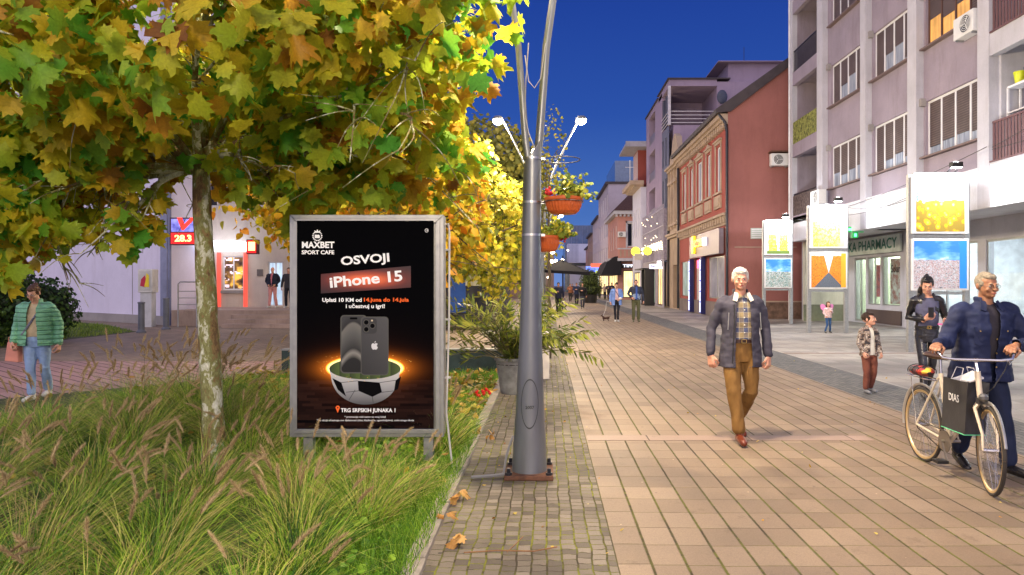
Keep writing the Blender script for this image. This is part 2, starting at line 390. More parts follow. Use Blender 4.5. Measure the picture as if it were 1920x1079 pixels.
P_MAUVE = plaster('mauve_plaster', (.30, .235, .33), .10); P_GREY = plaster('grey_plaster', (.36, .33, .38), .12)
P_PINK = plaster('pink_plaster', (.50, .24, .20), .10); P_PLINTH = plaster('plinth_render', (.20, .16, .15), .2)
P_SLAB = plaster('concrete', (.30, .28, .27), .2); P_GREENLIT = plaster('green_lit_wall', (.66, .68, .56), .12)
STONE = plaster('step_stone', (.36, .27, .22), .25)
FR_W = M('white_window_frame', (.72, .72, .74), .45, var=.05); FR_B = M('brown_frame', (.10, .05, .035), .5); FR_D = M('dark_metal', (.035, .035, .045), .4, metal=.5)
ALU = M('aluminium', (.38, .39, .39), .40, metal=.75, var=.10, ns=14, bump=.06); ROOFD = M('dark_roof_sheet', (.05, .04, .045), .6, var=.3, ns=2)
GALV = M('galvanised_steel', (.36, .37, .38), .45, metal=.7, var=.16, ns=18, bump=.08)
GLASS = M('dark_glass', (.012, .014, .022), .08, var=.3, spec=.7); BLACK = M('black_paint', (.012, .012, .014), .5, var=.3)
RUST = M('rusty_sheet', (.13, .06, .035), .8, var=.5, ns=12)
def pane_lit(name, col, es, ns=1.2):
    g = G(name); vec, x, y, z = g.xyz('Object'); n = g.noise(vec, ns, 4); n2 = g.noise(g.comb(g.math('MULTIPLY', g.math('ADD', x, y), 9.), 0., g.math('MULTIPLY', z, .3)), 1., 2)
    f = g.math('MULTIPLY', g.math('ADD', n, n2), .5); c = g.ramp(f, [(.35, tuple(v*.35 for v in col)), (.62, col)])
    g.b.inputs['Emission Strength'].default_value = es; g.L.new(c, g.b.inputs['Emission Color']); return g.set(tuple(v*.3 for v in col), .15)
LIT_WARM = pane_lit('lit_pane_warm', (1., .50, .13), 1.0); LIT_YEL = pane_lit('lit_pane_yellow', (1., .72, .30), 2.2); LIT_WHITE = pane_lit('lit_pane_white', (.85, .95, .85), 1.6)
LIT_COOL = pane_lit('lit_pane_cool', (.62, .80, 1.), 1.1); LIT_PURP = pane_lit('lit_pane_purple', (.55, .45, 1.), 1.2)
def blind_mat():
    g = G('roller_blind'); vec, x, y, z = g.xyz('Object'); f = g.math('FRACT', g.math('MULTIPLY', z, 15.)); n = g.noise(vec, 3, 4)
    c = g.ramp(f, [(.0, (.02, .015, .015)), (.22, (.06, .045, .045)), (.9, (.13, .095, .095)), (1., (.02, .015, .015))]); c = g.mix(1., c, g.ramp(n, [(.3, (.75, .7, .7)), (.7, (1.15, 1.1, 1.1))]), 'MULTIPLY')
    g.bump(f, .5, .01); return g.set(c, .6)
BLIND = blind_mat()
def curtain_mat():
    g = G('white_curtain'); vec, x, y, z = g.xyz('Object'); f = g.noise(g.comb(g.math('MULTIPLY', g.math('ADD', x, y), 14.), 0., z), 1., 2)
    c = g.ramp(f, [(.35, (.16, .19, .26)), (.65, (.36, .41, .50))]); g.bump(f, .6, .03); return g.set(c, .8)
CURT = curtain_mat()
def win(parent, fr, u0, u1, z0, z1, d=-.15, cols=2, frame=FR_W, pane=GLASS, fw=.06, trans=None, rows=1, name='window', label=None, sill=None):
    """window: the frame mesh is the part, pane and sill its sub-parts"""
    mb = MB(); mb.fbox(fr, u0, u1, d, d+.06, z0, z0+fw); mb.fbox(fr, u0, u1, d, d+.06, z1-fw, z1)
    for i in range(cols+1):
        u = u0+(u1-u0)*i/cols; a = u if i == 0 else (u-fw if i == cols else u-fw/2); mb.fbox(fr, a, a+fw, d+.002, d+.058, z0+fw, z1-fw)
    for j in range(1, rows):
        z = z0+(z1-z0)*j/rows; mb.fbox(fr, u0+fw, u1-fw, d+.004, d+.05, z-.02, z+.02)
    o = mb.build(name, frame, parent)
    if label: o['label'] = label
    MB().fbox(fr, u0+.01, u1-.01, d+.012, d+.022, z0+.01, z1-.01).build('pane', pane, o)
    if sill: MB().fbox(fr, u0-.05, u1+.05, d, .06, z0-.05, z0-.002).build('sill', sill, o)
    return o
# ================================================================ RIGHT: WHITE APARTMENT BLOCK
XW = 11.0; FW_ = Fr((XW, 0), (0, 1), (-1, 0))
apt = thing('apartment_block', 'white and lilac apartment block with shuttered windows over the pharmacy and shops', 'building', (XW, 20, 0))
SILLS = [5.33, 8.50, 11.67]; WINB = [(17.35, 20.0), (20.75, 23.2), (24.0, 26.65)]
ops = []
for k, z in enumerate(SILLS+[14.84]):
    for (a, b) in WINB: ops.append((a, b, z, z+1.62))
ops2 = list(ops)
mb = MB()
for a, b in ((17.25, 20.1), (20.6, 23.3), (23.7, 26.95)):
    wall(mb, FW_, a, b, 4.55, 16.8, [o for o in ops if a <= o[0] <= b], .16, -.10)
mb.build('wall', P_LILAC, apt, )
mb = MB()
for a, b in ((16.8, 17.25), (20.1, 20.6), (23.3, 23.7), (26.95, 27.5), (30.25, 30.5)):
    mb.fbox(FW_, a, b, -.35, 0.12, 3.52, 17)
mb.build('pilaster', P_WHITE, apt)
mb = MB(); mb.fbox(FW_, 6, 30.5, -.4, .10, 3.5, 4.55); mb.box(XW+.4, XW+12, 6, 30.5, 3.6, 3.9)      # fascia beam and soffit slab
mb.build('fascia', P_FASCIA, apt)
mb = MB(); mb.box(XW+3.6, XW+12, 6, 30.5, 3.9, 17); mb.box(XW+.02, XW+3.6, 27.5, 27.6, 3.9, 17); mb.box(XW+.12, XW+3.6, 16.7, 16.8, 4.0, 17); mb.box(XW+.36, XW+3.6, 17.3, 26.9, 4.0, 17.)
mb.box(XW+.4, XW+12, 30.38, 30.5, 0, 17)
mb.build('inner_wall', P_WHITE, apt)
# balcony bays (left one near the far corner, right one at the frame edge)
for (a, b, kind) in ((27.5, 30.25, 'far'), (6.0, 16.8, 'near')):
    for k, zf in enumerate((4.6, 7.77, 10.94, 14.11)):
        mb = MB(); mb.fbox(FW_, a, b, -3.5, .06, zf-.42 if kind == 'far' else zf-.3, zf)
        mb.fbox(FW_, a, b, -.10, .104, zf-.55 if k else zf-.045, zf+.02)
        if kind == 'far': mb.fbox(FW_, b-.02, b+.1, -3.5, -.1, zf, zf+3)
        s = mb.build('balcony_slab', P_WHITE if kind == 'near' else P_LILAC, apt)
        rail = MB(); h = .95
        if kind == 'near':
            rail.fbox(FW_, a, b-.05, .02, .07, zf+h, zf+h+.05); rail.fbox(FW_, a, b-.05, .0, .14, zf-.01, zf+.03)
            u = a
            while u < b-.1: rail.fbox(FW_, u, u+.075, .03, .045, zf+.06, zf+h); u += .115
            rail.build('railing', M('brown_railing', (.12, .06, .065), .6), s)
        else:
            rail.fbox(FW_, a, b, .02, .06, zf+h, zf+h+.04); rail.fbox(FW_, a, b, .02, .06, zf+.03, zf+.06)
            u = a
            while u < b: rail.fbox(FW_, u, u+.02, .03, .05, zf+.06, zf+h); u += .11
            rail.build('railing', FR_D, s)
        if kind == 'far' and k != 3:
            MB().fbox(FW_, 27.62, 28.5, -3.3, -3.28, zf+.02, zf+2.2).build('balcony_door', FR_D, s)
# thatched screens on the lower far balconies
def screen_mat(nm, c1, c2):
    g = G(nm); vec, *_ = g.xyz('Object'); v = g.voro(vec, 12, out='Color'); n = g.noise(vec, 8, 5, .8); c = g.ramp(n, [(.35, c1), (.65, c2)]); g.bump(n, .8, .03); return g.set(c, .9)
MB().fbox(FW_, 27.5, 30.2, .065, .10, 7.8, 8.75).build('leafy_screen', screen_mat('leafy_screen_mat', (.006, .010, .004), (.34, .36, .08)), apt)
MB().fbox(FW_, 27.5, 30.2, .065, .10, 4.3, 5.5).build('lattice_screen', screen_mat('lattice_screen_mat', (.03, .02, .02), (.16, .12, .11)), apt)
# windows with roller blinds
drops = {(0, 0): (.86, .82, .80, .84), (0, 1): (.98, .80, .74, .86), (0, 2): (.66, .76, .70, .66), (1, 0): (.50, .62, .55, .98), (1, 1): (1, .60, .55, .92), (1, 2): (1, .62, .5, 1), (2, 0): (.9, .85, .9, 1), (2, 1): (1, 1, .9, 1), (2, 2): (1, 1, 1, 1)}
for k, z in enumerate(SILLS):
    for j, (a, b) in enumerate(WINB):
        lit = (k == 1 and j == 0)
        fr_ = win(apt, FW_, a, b, z, z+1.62, -.24, 4, FR_B if lit else FR_W, GLASS, .065, sill=M('sill_tin', (.16, .11, .10), .6))
        w = (b-a)/4
        for i in range(4):
            dr = drops[(k, j)][3-i]; u0 = a+i*w+.045; u1 = a+(i+1)*w-.045
            if lit:
                MB().fbox(FW_, u0, u1, -.214, -.209, z+.06, z+1.56-1.5*dr*.8).build('lit_pane', LIT_WARM, fr_)
            elif dr < .97: MB().fbox(FW_, u0, u1, -.214, -.209, z+.07, z+1.56-1.5*dr).build('curtain', CURT, fr_)
            MB().fbox(FW_, u0, u1, -.212, -.195, z+1.56-1.49*dr, z+1.56).build('blind', BLIND, fr_)
mb = MB()
for k, z in enumerate(SILLS):
    for a, b in WINB: mb.fbox(FW_, b-.02, b+.14, -.11, .04, z+1.5, z+1.72)
mb.islands('blind_box', P_SLAB, apt)
mb = MB()     # downpipe at the far corner
mb.tube([FW_.p(30.62, .10, 0), FW_.p(30.62, .10, 17)], .055, 10); mb.build('downpipe', M('white_pipe', (.6, .6, .62), .5), apt)
# flower pots and shelf on the near balcony
sh = thing('balcony_shelf', 'white metal shelf standing behind the brown railing of the balcony', 'shelf', (XW+.25, 15.6, 4.6)); mb = MB()
for u in (14.2, 16.5):
    for d in (-.15, -.45): mb.fbox(FW_, u-.02, u+.02, d-.02, d+.02, 4.6, 6.35)
mb.fbox(FW_, 14.2, 16.5, -.47, -.13, 6.33, 6.38); mb.fbox(FW_, 14.2, 16.5, -.47, -.13, 5.72, 5.75); mb.build('rack', FR_W, sh)
for i, (u, c, r, nm) in enumerate([(16.3, (.55, .62, .02), .13, 'yellow green'), (15.9, (.03, .05, .16), .15, 'navy blue'), (15.45, (.35, .62, .03), .13, 'bright lime'), (14.95, (.45, .6, .02), .14, 'lime yellow')]):
    mb = MB(); c0 = FW_.p(u, -.3, 6.38); mb.lathe(c0, [(r*.72, 0), (r, .26), (r+.012, .27), (r+.012, .30), (r-.01, .30), (r*.7, .05)], 18)
    tag(mb.build('flower_pot', M('pot_'+nm, c, .4), smooth=True), f'{nm} plastic flower pot on the white balcony shelf', 'flower pot', 'pots on the balcony shelf')
# recessed ground floor: pharmacy and shop
XG = 13.25; FG = Fr((XG, 0), (0, 1), (-1, 0))
MB().box(XW+.4, XG, 30.1, 30.38, .0, 3.6).build('recess_end_wall', P_GREENLIT, apt)  # pale wall, the green light on it is mixed into its plaster colour
MB().box(XW+.32, XG, 30.02, 30.10, .0, .72).build('plinth', M('grey_green_plinth', (.20, .22, .15), .8), apt)
ph = thing('pharmacy_shop', 'pale pharmacy shopfront with green lettering on its sign and lit windows', 'shopfront', (XG, 25.5, 0))
Y0, Y1 = 25.3, 29.9
def clear_glass():
    g = G('clear_glass'); tr = g.N.new('ShaderNodeBsdfTransparent'); tr.inputs[0].default_value = (.90, .95, .94, 1); gl = g.N.new('ShaderNodeBsdfGlossy'); gl.inputs['Roughness'].default_value = .04; lw = g.N.new('ShaderNodeLayerWeight'); lw.inputs[0].default_value = .25
    ms = g.N.new('ShaderNodeMixShader'); g.L.new(g.math('MULTIPLY_ADD', g.math('POWER', lw.outputs['Facing'], 3.), .45, .05), ms.inputs[0]); g.L.new(tr.outputs[0], ms.inputs[1]); g.L.new(gl.outputs[0], ms.inputs[2]); g.L.new(ms.outputs[0], g.N['Material Output'].inputs[0]); return g.m
CLEAR = clear_glass()
mb = MB(); wall(mb, FG, Y0, Y1+.2, 0, 3.62, [(25.6, 27.0, .78, 2.72), (27.12, 28.2, .78, 2.72), (28.35, 29.4, .05, 2.72)], .25); mb.build('front_wall', P_WHITE, ph)
MB().fbox(FG, 25.45, 28.2, .01, .05, .06, .60).build('dark_panel', M('brown_panel', (.085, .06, .055), .6, stretch=(1, 40, 1)), ph)
for a, b, n in ((25.6, 27.0, 1), (27.12, 28.2, 2)): win(ph, FG, a, b, .78, 2.72, -.1, n, ALU, CLEAR, .05)
win(ph, FG, 28.35, 29.4, .05, 2.72, -.1, 2, ALU, CLEAR, .07, name='door')
sg = MB().fbox(FG, 25.35, 29.95, .06, .14, 2.84, 3.5).build('sign_board', M('sign_board_pale', (.50, .57, .54), .5), ph)
text('KA PHARMACY', .56, face(FG.p(27.62, .145, 3.17), (0, -1, 0), (-1, 0, 0)), M('sign_green', (.02, .15, .11), .5), sg, off=.010, width=4.1)
mb = MB(); mb.box(XG+.3, XG+3.4, 25.4, 29.9, .02, .06); mb.box(XG+3.3, XG+3.4, 25.4, 29.9, .06, 3.3); mb.box(XG+.3, XG+3.3, 25.4, 25.5, .06, 3.3); mb.box(XG+.3, XG+3.3, 29.8, 29.9, .06, 3.3); mb.box(XG+.3, XG+3.4, 25.4, 29.9, 3.3, 3.34)
mb.build('interior', M('pharmacy_interior', (.70, .74, .60), .7), ph)
sh_ = MB()
for i in range(5):
    z = .5+.5*i; sh_.box(XG+3.0, XG+3.29, 25.6, 29.6, z, z+.03)
sh_.build('shelves', FR_W, ph)
def poster_mat(nm, cols, sc=3.):
    g = G(nm); vec, x, y, z = g.xyz('Object'); a = g.voro(vec, sc*2, out='Color'); n = g.noise(vec, sc, 5)
    c = g.ramp(n, [(.2+.6*i/(len(cols)-1), cl) for i, cl in enumerate(cols)]); return g.set(c, .5)
MB().fbox(FG, 25.68, 26.7, -.20, -.19, .85, 2.6).build('window_poster', poster_mat('poster_pharm', [(.75, .72, .68), (.6, .62, .6), (.35, .12, .10), (.75, .7, .6)], 4), ph)
MB().fbox(FG, 27.7, 28.1, -.30, -.29, 1.1, 2.4).build('window_poster', poster_mat('poster_pharm2', [(.05, .05, .1), (.5, .1, .1), (.2, .2, .45)], 5), ph)
text('Solaris', .42, face(FG.p(26.2, -.186, 2.2), (0, -1, 0), (-1, 0, 0)), BLACK, ph, off=.006, width=.85)
# shop with mannequins, nearest part
shp = thing('clothes_shop', 'glazed clothes shop front with white lit interior at the right edge', 'shopfront', (XG, 14, 0))
mb = MB(); wall(mb, FG, 6.0, 25.3, 0, 3.62, [(21.0, 24.4, .5, 2.95), (18.9, 20.6, .5, 2.95), (12.6, 18.6, .5, 3.35), (6.5, 12.3, .5, 3.35)], .25); mb.build('front_wall', P_WHITE, shp)
for a, b, n in ((12.6, 18.6, 3), (18.9, 20.6, 1), (6.5, 12.3, 2), (21.0, 24.4, 2)): win(shp, FG, a, b, .5, 3.35 if a < 18 else 2.95, -.1, n, ALU, CLEAR, .06, rows=1)
MB().fbox(FG, 12.6, 18.6, -.08, .02, 2.62, 2.72).build('transom', ALU, shp)
mb = MB(); mb.box(XG+.3, XG+4.4, 6.5, 25.2, .02, .45); mb.box(XG+4.3, XG+4.4, 6.5, 25.2, .45, 3.5); mb.box(XG+.3, XG+4.3, 6.4, 6.5, .45, 3.5); mb.box(XG+.3, XG+4.3, 25.1, 25.2, .45, 3.5); mb.box(XG+.3, XG+4.4, 6.4, 25.2, 3.5, 3.54)
mb.build('interior', M('shop_interior', (.74, .76, .80), .7), shp)
MB().fbox(FG, 14.0, 18.2, -1.2, -1.15, 2.0, 3.3).build('display_panel', M('grey_display', (.66, .67, .72), .7), shp)
for i, yy in enumerate((8, 11, 14, 17, 20, 23)):
    MB().box(XG+.9, XG+3.2, yy-.08, yy+.08, 3.40, 3.46).build('ceiling_lamp', M('tube_light', (1, 1, 1), .5, emit=(.92, .96, 1.), es=85.), shp)
for i, yy in enumerate((26, 27.6, 29.2)):
    MB().box(XG+.8, XG+2.8, yy-.08, yy+.08, 3.20, 3.26).build('ceiling_lamp', M('tube_light_pharm', (1, 1, 1), .5, emit=(.95, 1., .86), es=55.), ph)
def mannequin(x, y, lab):
    t = thing('mannequin', lab, 'mannequin', (x, y, .45)); mb = MB()
    mb.lathe((x, y, .45), [(.28, 0), (.30, .3), (.24, .75), (.155, .98), (.17, 1.12), (.20, 1.28), (.17, 1.42), (.07, 1.50)], 20)
    mb.build('dress', M('royal_blue_cloth', (.012, .05, .42), .45, var=.4, ns=5, bump=.4, bs=9, stretch=(1, 1, .15)), t, smooth=True)
    mb = MB(); mb.tube([(x, y, 1.9), (x, y, 2.05)], .045); mb.ball((x, y, 2.15), (.085, .1, .12)); mb.build('torso', M('silver_body', (.55, .56, .6), .35, metal=.5), t, smooth=True)
    mb = MB()
    for k in range(7):
        a = k*.9; mb.ball((x+.13*math.cos(a), y+.14*math.sin(a), 1.93+.05*math.sin(3*a)), (.10, .10, .07), 8)
    mb.build('scarf', M('grey_blue_scarf', (.22, .29, .42), .6, var=.4, ns=14), t, smooth=True)
mannequin(XG+.75, 18.1, 'mannequin in a royal blue dress and grey scarf, left one in the shop window')
mannequin(XG+.70, 16.95, 'mannequin in a royal blue dress beside the right edge of the photo')
# ---- air conditioners
def aircon(name_label, fr, u, z, d=.1, s=1.):
    o = fr.p(u, d, z); t = thing('air_conditioner', name_label, 'air conditioner', o); mb = MB()
    mb.fbox(fr, u-.42*s, u+.42*s, d, d+.30*s, z, z+.56*s); mb.build('casing', M('ac_white', (.66, .67, .66), .45, var=.06), t, bevel=.015)
    mb = MB(); c = fr.p(u-.1*s, d+.30*s, z+.28*s)
    def ring(r0, r1, d0, d1, nm, mt, n=22):
        m = MB(); vs = []; 
        for rr, dd in ((r0, d0), (r1, d0), (r1, d1), (r0, d1)):
            for k in range(n): a = 2*math.pi*k/n; vs.append(fr.p(u-.1*s+rr*math.cos(a), dd, z+.28*s+rr*math.sin(a)))
        fs = []
        for q in range(4):
            for k in range(n): fs.append((q*n+k, q*n+(k+1) % n, ((q+1) % 4)*n+(k+1) % n, ((q+1) % 4)*n+k))
        m.add(vs, fs); return m.build(nm, mt, t)
    ring(.005, .215*s, d+.301*s, d+.308*s, 'fan_opening', BLACK)
    for r in (.07, .12, .17, .215): ring(r*s, (r+.014)*s, d+.309*s, d+.318*s, 'fan_ring', MATS['ac_white'])
    m = MB()
    for k in range(3):
        a = k*2.094; p0 = fr.p(u-.1*s, d+.312*s, z+.28*s); p1 = fr.p(u-.1*s+.2*s*math.cos(a), d+.312*s, z+.28*s+.2*s*math.sin(a)); m.tube([p0, p1], .012*s, 5)
    m.build('fan_guard', MATS['ac_white'], t)
    m = MB(); m.fbox(fr, u-.36*s, u-.32*s, -.02, d+.28*s, z-.05, z-.003); m.fbox(fr, u+.32*s, u+.36*s, -.02, d+.28*s, z-.05, z-.003); m.build('bracket', ALU, t)
    return t
aircon('air conditioner on the lilac wall under the warm lit window', FW_, 17.7, 8.05, -.09)
aircon('air conditioner high on the white pilaster of the apartment block', FW_, 23.6, 11.75, .13)
aircon('air conditioner low on the facade above the pharmacy fascia corner', FW_, 26.95, 4.75, .13)
# green cross sign
gc = thing('pharmacy_cross', 'green lit pharmacy cross sign projecting from the shopfront', 'sign', (XW-.5, 22.6, 3.3)); mb = MB()
c = px(1602, 431, 24.5); 
for a, b, cc, d in ((-.30, .30, -.10, .10), (-.10, .10, -.30, .30)): mb.box(c.x+a, c.x+b, c.y-.08, c.y+.08, c.z+cc, c.z+d)
mb.build('cross', M('green_led_back', (.01, .10, .03), .4, emit=(.02, .5, .12), es=.6), gc)
mb = MB()
for a in (-.2, 0, .2):
    mb.box(c.x+a-.06, c.x+a+.06, c.y-.09, c.y-.082, c.z-.045, c.z+.045)
    if a: mb.box(c.x-.045, c.x+.045, c.y-.09, c.y-.082, c.z+a-.06, c.z+a+.06)
mb.islands('led_panel', M('green_led', (.1, .9, .3), .4, emit=(.10, 1., .25), es=4.), gc)
MB().box(c.x+.3, XG, c.y-.02, c.y+.02, c.z-.02, c.z+.02).build('bracket', FR_D, gc)
# overhead cables
cb = MB()
for (a, b, sag) in (((10.9, 29.6, 4.45), (10.7, 16.6, 4.95), .25), ((10.9, 26.5, 4.3), (9.7, 16.15, 4.3), .35), ((10.7, 16.4, 4.9), (10.8, 12, 6.0), .1), ((10.7, 16.4, 4.85), (10.8, 12, 5.1), .1), ((9.7, 16.1, 4.3), (9.4, 22.5, 4.3), .5), ((9.4, 22.5, 4.3), (9.4, 27.7, 4.3), .3)):
    a = Vector(a); b = Vector(b); cb.tube([a.lerp(b, t/14)-Vector((0, 0, sag*4*(t/14)*(1-t/14))) for t in range(15)], .009, 5)
tag(cb.build('power_cable', BLACK), 'thin black cables strung from the block facade to the poster stands', 'cable')
# ================================================================ RED BUILDING (gable towards the camera)
XR = 8.42; YR = 31.7; YR2 = 43.2; FR_ = Fr((XR, 0), (0, 1), (-1, 0)); FRG = Fr((XR, YR), (1, 0), (0, -1))
red = thing('red_house', 'brick red house with cream stucco cornices and a blind gable wall', 'building', (XR, 37, 0))
mb = MB(); mb.poly3([(XR, YR, 0), (15.5, YR, 0), (15.5, YR, 15.0), (XR+.1, YR, 9.62), (XR, YR, 9.62)], (0, .3, 0)); mb.build('gable_wall', P_RED, red)
wins = [(33.0, 33.9), (35.0, 35.9), (36.9, 38.2), (39.2, 40.1), (41.2, 42.1)]
mb = MB(); wall(mb, FR_, YR, YR2, 4.95, 9.2, [(a, b, 6.15, 8.35) for a, b in wins], .2)
mb.fbox(FR_, YR2-.02, YR2, -6, 0, 3, 9.2); mb.build('upper_wall', P_REDW, red)
mb = MB(); wall(mb, FR_, YR, YR2, 0, 4.4, [(32.3, 35.6, .9, 3.0), (36.3, 38.6, .05, 3.0), (39.2, 42.6, .9, 3.0)], .25); mb.build('lower_wall', P_REDW, red)
mb = MB(); mb.poly3([(XR-.55, YR-.15, 9.55), (XR+.1, YR-.15, 9.62), (15.6, YR-.15, 15.05), (15.6, YR-.15, 15.25), (XR-.6, YR-.15, 9.72)], (0, YR2-YR+.3, 0)); mb.build('roof', ROOFD, red)
mb = MB()     # cornices, stepped
for d, z0, z1 in ((.42, 9.34, 9.54), (.28, 9.20, 9.34), (.12, 9.06, 9.20)): mb.fbox(FR_, YR, YR2, 0.003, d, z0, z1)
u = YR+.12
while u < YR2-.2: mb.fbox(FR_, u, u+.18, 0.003, .22, 8.92, 9.19); u += .42
mb.build('eaves_cornice', P_CREAM, red)
mb = MB()
for d, z0, z1 in ((.24, 4.83, 4.95), (.12, 4.70, 4.83), (.06, 4.40, 4.70)): mb.fbox(FR_, YR+.002, YR2, -.2, d, z0, z1)
u = YR+.1
while u < YR2-.2: mb.fbox(FR_, u, u+.20, .062, .17, 4.52, 4.828); u += .5
mb.build('middle_cornice', P_CREAM, red)
for i, (a, b) in enumerate(wins):
    w = win(red, FR_, a, b, 6.15, 8.35, -.14, 2, FR_W, CURT, .07, rows=1)
    mb = MB(); mb.fbox(FR_, a-.16, a-.02, .003, .045, 6.1, 8.45); mb.fbox(FR_, b+.02, b+.16, .003, .045, 6.1, 8.45)
    mb.fbox(FR_, a-.26, b+.26, .003, .13, 8.58, 8.66); mb.fbox(FR_, a-.20, b+.20, .003, .07, 8.45, 8.58)
    mb.fbox(FR_, a-.24, b+.24, .003, .12, 6.0, 6.10); mb.fbox(FR_, a-.18, b+.18, .003, .09, 5.30, 5.92); mb.fbox(FR_, a-.02, b+.02, .09, .13, 5.42, 5.80)
    if i in (1, 2, 3): mb.poly3([FR_.p(a-.1, .004, 8.66), FR_.p(b+.1, .004, 8.66), FR_.p((a+b)/2, .004, 8.88)], (-.08, 0, 0))
    mb.build('surround', P_CREAM, w)
MB().fbox(FR_, YR, YR2, .003, .06, 0, .75).build('plinth', P_PLINTH, red)
MB().fbox(FRG, .05, 7.0, .003, .06, 0, .78).build('gable_plinth', M('brown_stone_plinth', (.14, .085, .06), .8, var=.5, ns=4, bump=.4), red)
MB().fbox(FRG, .05, 7.0, .003, .03, .78, .84).build('plinth_trim', P_CREAM, red)
MB().fbox(FRG, .3, 3.2, .003, .02, 3.32, 3.36).build('wall_trim', P_CREAM, red)
mb = MB(); mb.tube([(XR-.45, YR-.02, 9.5), (XR-.15, YR-.1, 9.1), (XR-.08, YR-.1, 8.7), (XR-.08, YR-.1, .1)], .065, 10); mb.tube([(XR-.12, YR2-.1, 9.3), (XR-.12, YR2-.1, .1)], .08, 10); mb.islands('downpipe', FR_D, red, smooth=True)
mb = MB(); mb.fbox(FRG, 1.05, 2.30, .003, .05, 3.72, 4.22)
v = mb.build('vent_grille', M('vent_metal', (.42, .46, .42), .5, metal=.3), red); mb = MB()
for k in range(5): mb.fbox(FRG, 1.08, 2.27, .052, .075, 3.77+.09*k, 3.80+.09*k)
mb.build('slats', FR_W, v)
MB().fbox(FRG, 2.95, 2.98, .003, .02, 4.6, 7.1).build('wall_cable', FR_W, red)
aircon('white air conditioner high on the brick red gable wall', FRG, 2.30, 7.06, .12)
MB().fbox(FRG, 1.85, 2.78, .0, .55, 7.68, 7.73).build('aircon_hood', RUST, red)
# its shop: yellow sign, blue light strips
shop = thing('money_shop', 'shopfront with grey sign board and blue light strips in the red house', 'shopfront', (XR, 37, 0))
MB().fbox(FR_, 32.2, 38.8, .06, .30, 3.08, 4.28).build('sign_board', M('grey_sign_panel', (.20, .16, .19), .45, metal=.4), shop)
yl = M('yellow_lit_sign', (.9, .6, .02), .4, emit=(1., .66, .02), es=1.6)
mb = MB(); mb.fbox(FR_, 35.2, 37.6, .32, .42, 3.62, 3.98); mb.fbox(FR_, 37.2, 37.7, .32, .43, 3.3, 4.25); mb.build('yellow_lettering', yl, shop)
MB().fbox(FR_, 34.5, 35.15, .32, .42, 3.58, 4.0).build('white_lettering', M('white_lit', (.8, .8, .85), .4, emit=(.9, .8, 1.), es=1.1), shop)
text('Tešanj', .36, face(FR_.p(36.4, .425, 3.8), (0, -1, 0), (-1, 0, 0)), M('sign_red', (.45, .03, .02), .5), shop, off=.01, width=1.5)
for a, b, m_ in ((32.3, 35.6, 'a'), (39.2, 42.6, 'b')): win(shop, FR_, a, b, .9, 3.0, -.12, 2, ALU, M('shop_window_dim', (.35, .36, .42), .12, var=.3, ns=.8) if m_ == 'a' else pane_lit('lit_pane_pale', (.60, .78, .72), .55), .06)
win(shop, FR_, 36.3, 38.6, .05, 3.0, -.12, 2, ALU, pane_lit('lit_pane_soft', (.8, .62, .55), .6), .07, name='door')
for u in (36.1, 38.9):
    s_ = MB().fbox(FR_, u-.16, u+.16, .063, .30, .05, 3.05).build('light_column', M('navy_column', (.01, .012, .10), .4), shop)
    mb = MB()
    for k in range(5): mb.fbox(FR_, u-.035, u+.035, .302, .33, .15+.56*k, .66+.56*k)
    mb.build('light_strip', M('blue_strip', (.3, .35, 1), .4, emit=(.36, .38, 1.), es=5.), s_)
MB().fbox(FR_, 37.0, 37.9, .02, .08, 2.5, 2.95).build('pink_sign', M('pink_lit', (.9, .1, .3), .4, emit=(1., .08, .25), es=2.2), shop)
# ================================================================ NARROW STUCCO HOUSE
XN = 8.45; FN = Fr((XN, 0), (0, 1), (-1, 0)); nh = thing('narrow_stucco_house', 'narrow cream stucco house with a curved gable between the red house and tall block', 'building', (XN, 45, 0))
mb = MB(); wall(mb, FN, 43.3, 47.0, 4.9, 9.4, [(44.0, 44.7, 5.8, 8.2), (45.0, 45.7, 5.8, 8.2), (46.0, 46.6, 5.8, 8.2)], .2)
mb.poly3([FN.p(43.3, 0, 9.4), FN.p(43.5, 0, 10.2), FN.p(44.1, 0, 10.5), FN.p(44.5, 0, 11.3), FN.p(45.15, 0, 11.6), FN.p(45.8, 0, 11.3), FN.p(46.2, 0, 10.5), FN.p(46.8, 0, 10.2), FN.p(47.0, 0, 9.4)], (.35, 0, 0))
mb.build('upper_wall', P_CREAM, nh)
mb = MB(); wall(mb, FN, 43.3, 47.0, 0, 4.9, [(44.0, 45.6, .05, 2.9)], .4); mb.fbox(FN, 43.3, 47, -6, -.45, 0, 9.4); mb.build('lower_wall', P_OCHRE, nh)
mb = MB()
for z, d in ((9.35, .35), (9.2, .2), (4.85, .3), (4.7, .18)): mb.fbox(FN, 43.3, 47, .003, d, z, z+.14)
for u in (43.45, 44.85, 45.85, 46.8): mb.fbox(FN, u-.1, u+.1, .003, .14, 5.3, 9.19)
for u in (44.35, 45.35, 46.3): mb.fbox(FN, u-.4, u+.4, .003, .2, 8.3, 8.5); mb.fbox(FN, u-.4, u+.4, .003, .16, 5.5, 5.65)
mb.build('ornament', P_CREAM, nh)
for a, b in ((44.0, 44.7), (45.0, 45.7), (46.0, 46.6)): win(nh, FN, a, b, 5.8, 8.2, -.14, 1, FR_W, CURT, .07, rows=2)
win(nh, FN, 44.0, 45.6, .05, 2.9, -.35, 2, FR_B, GLASS, .08, name='door')
mb = MB(); mb.tube([(XN-.1, 46.95, 9.3), (XN-.1, 46.95, .1)], .08, 8); mb.build('downpipe', FR_D, nh)
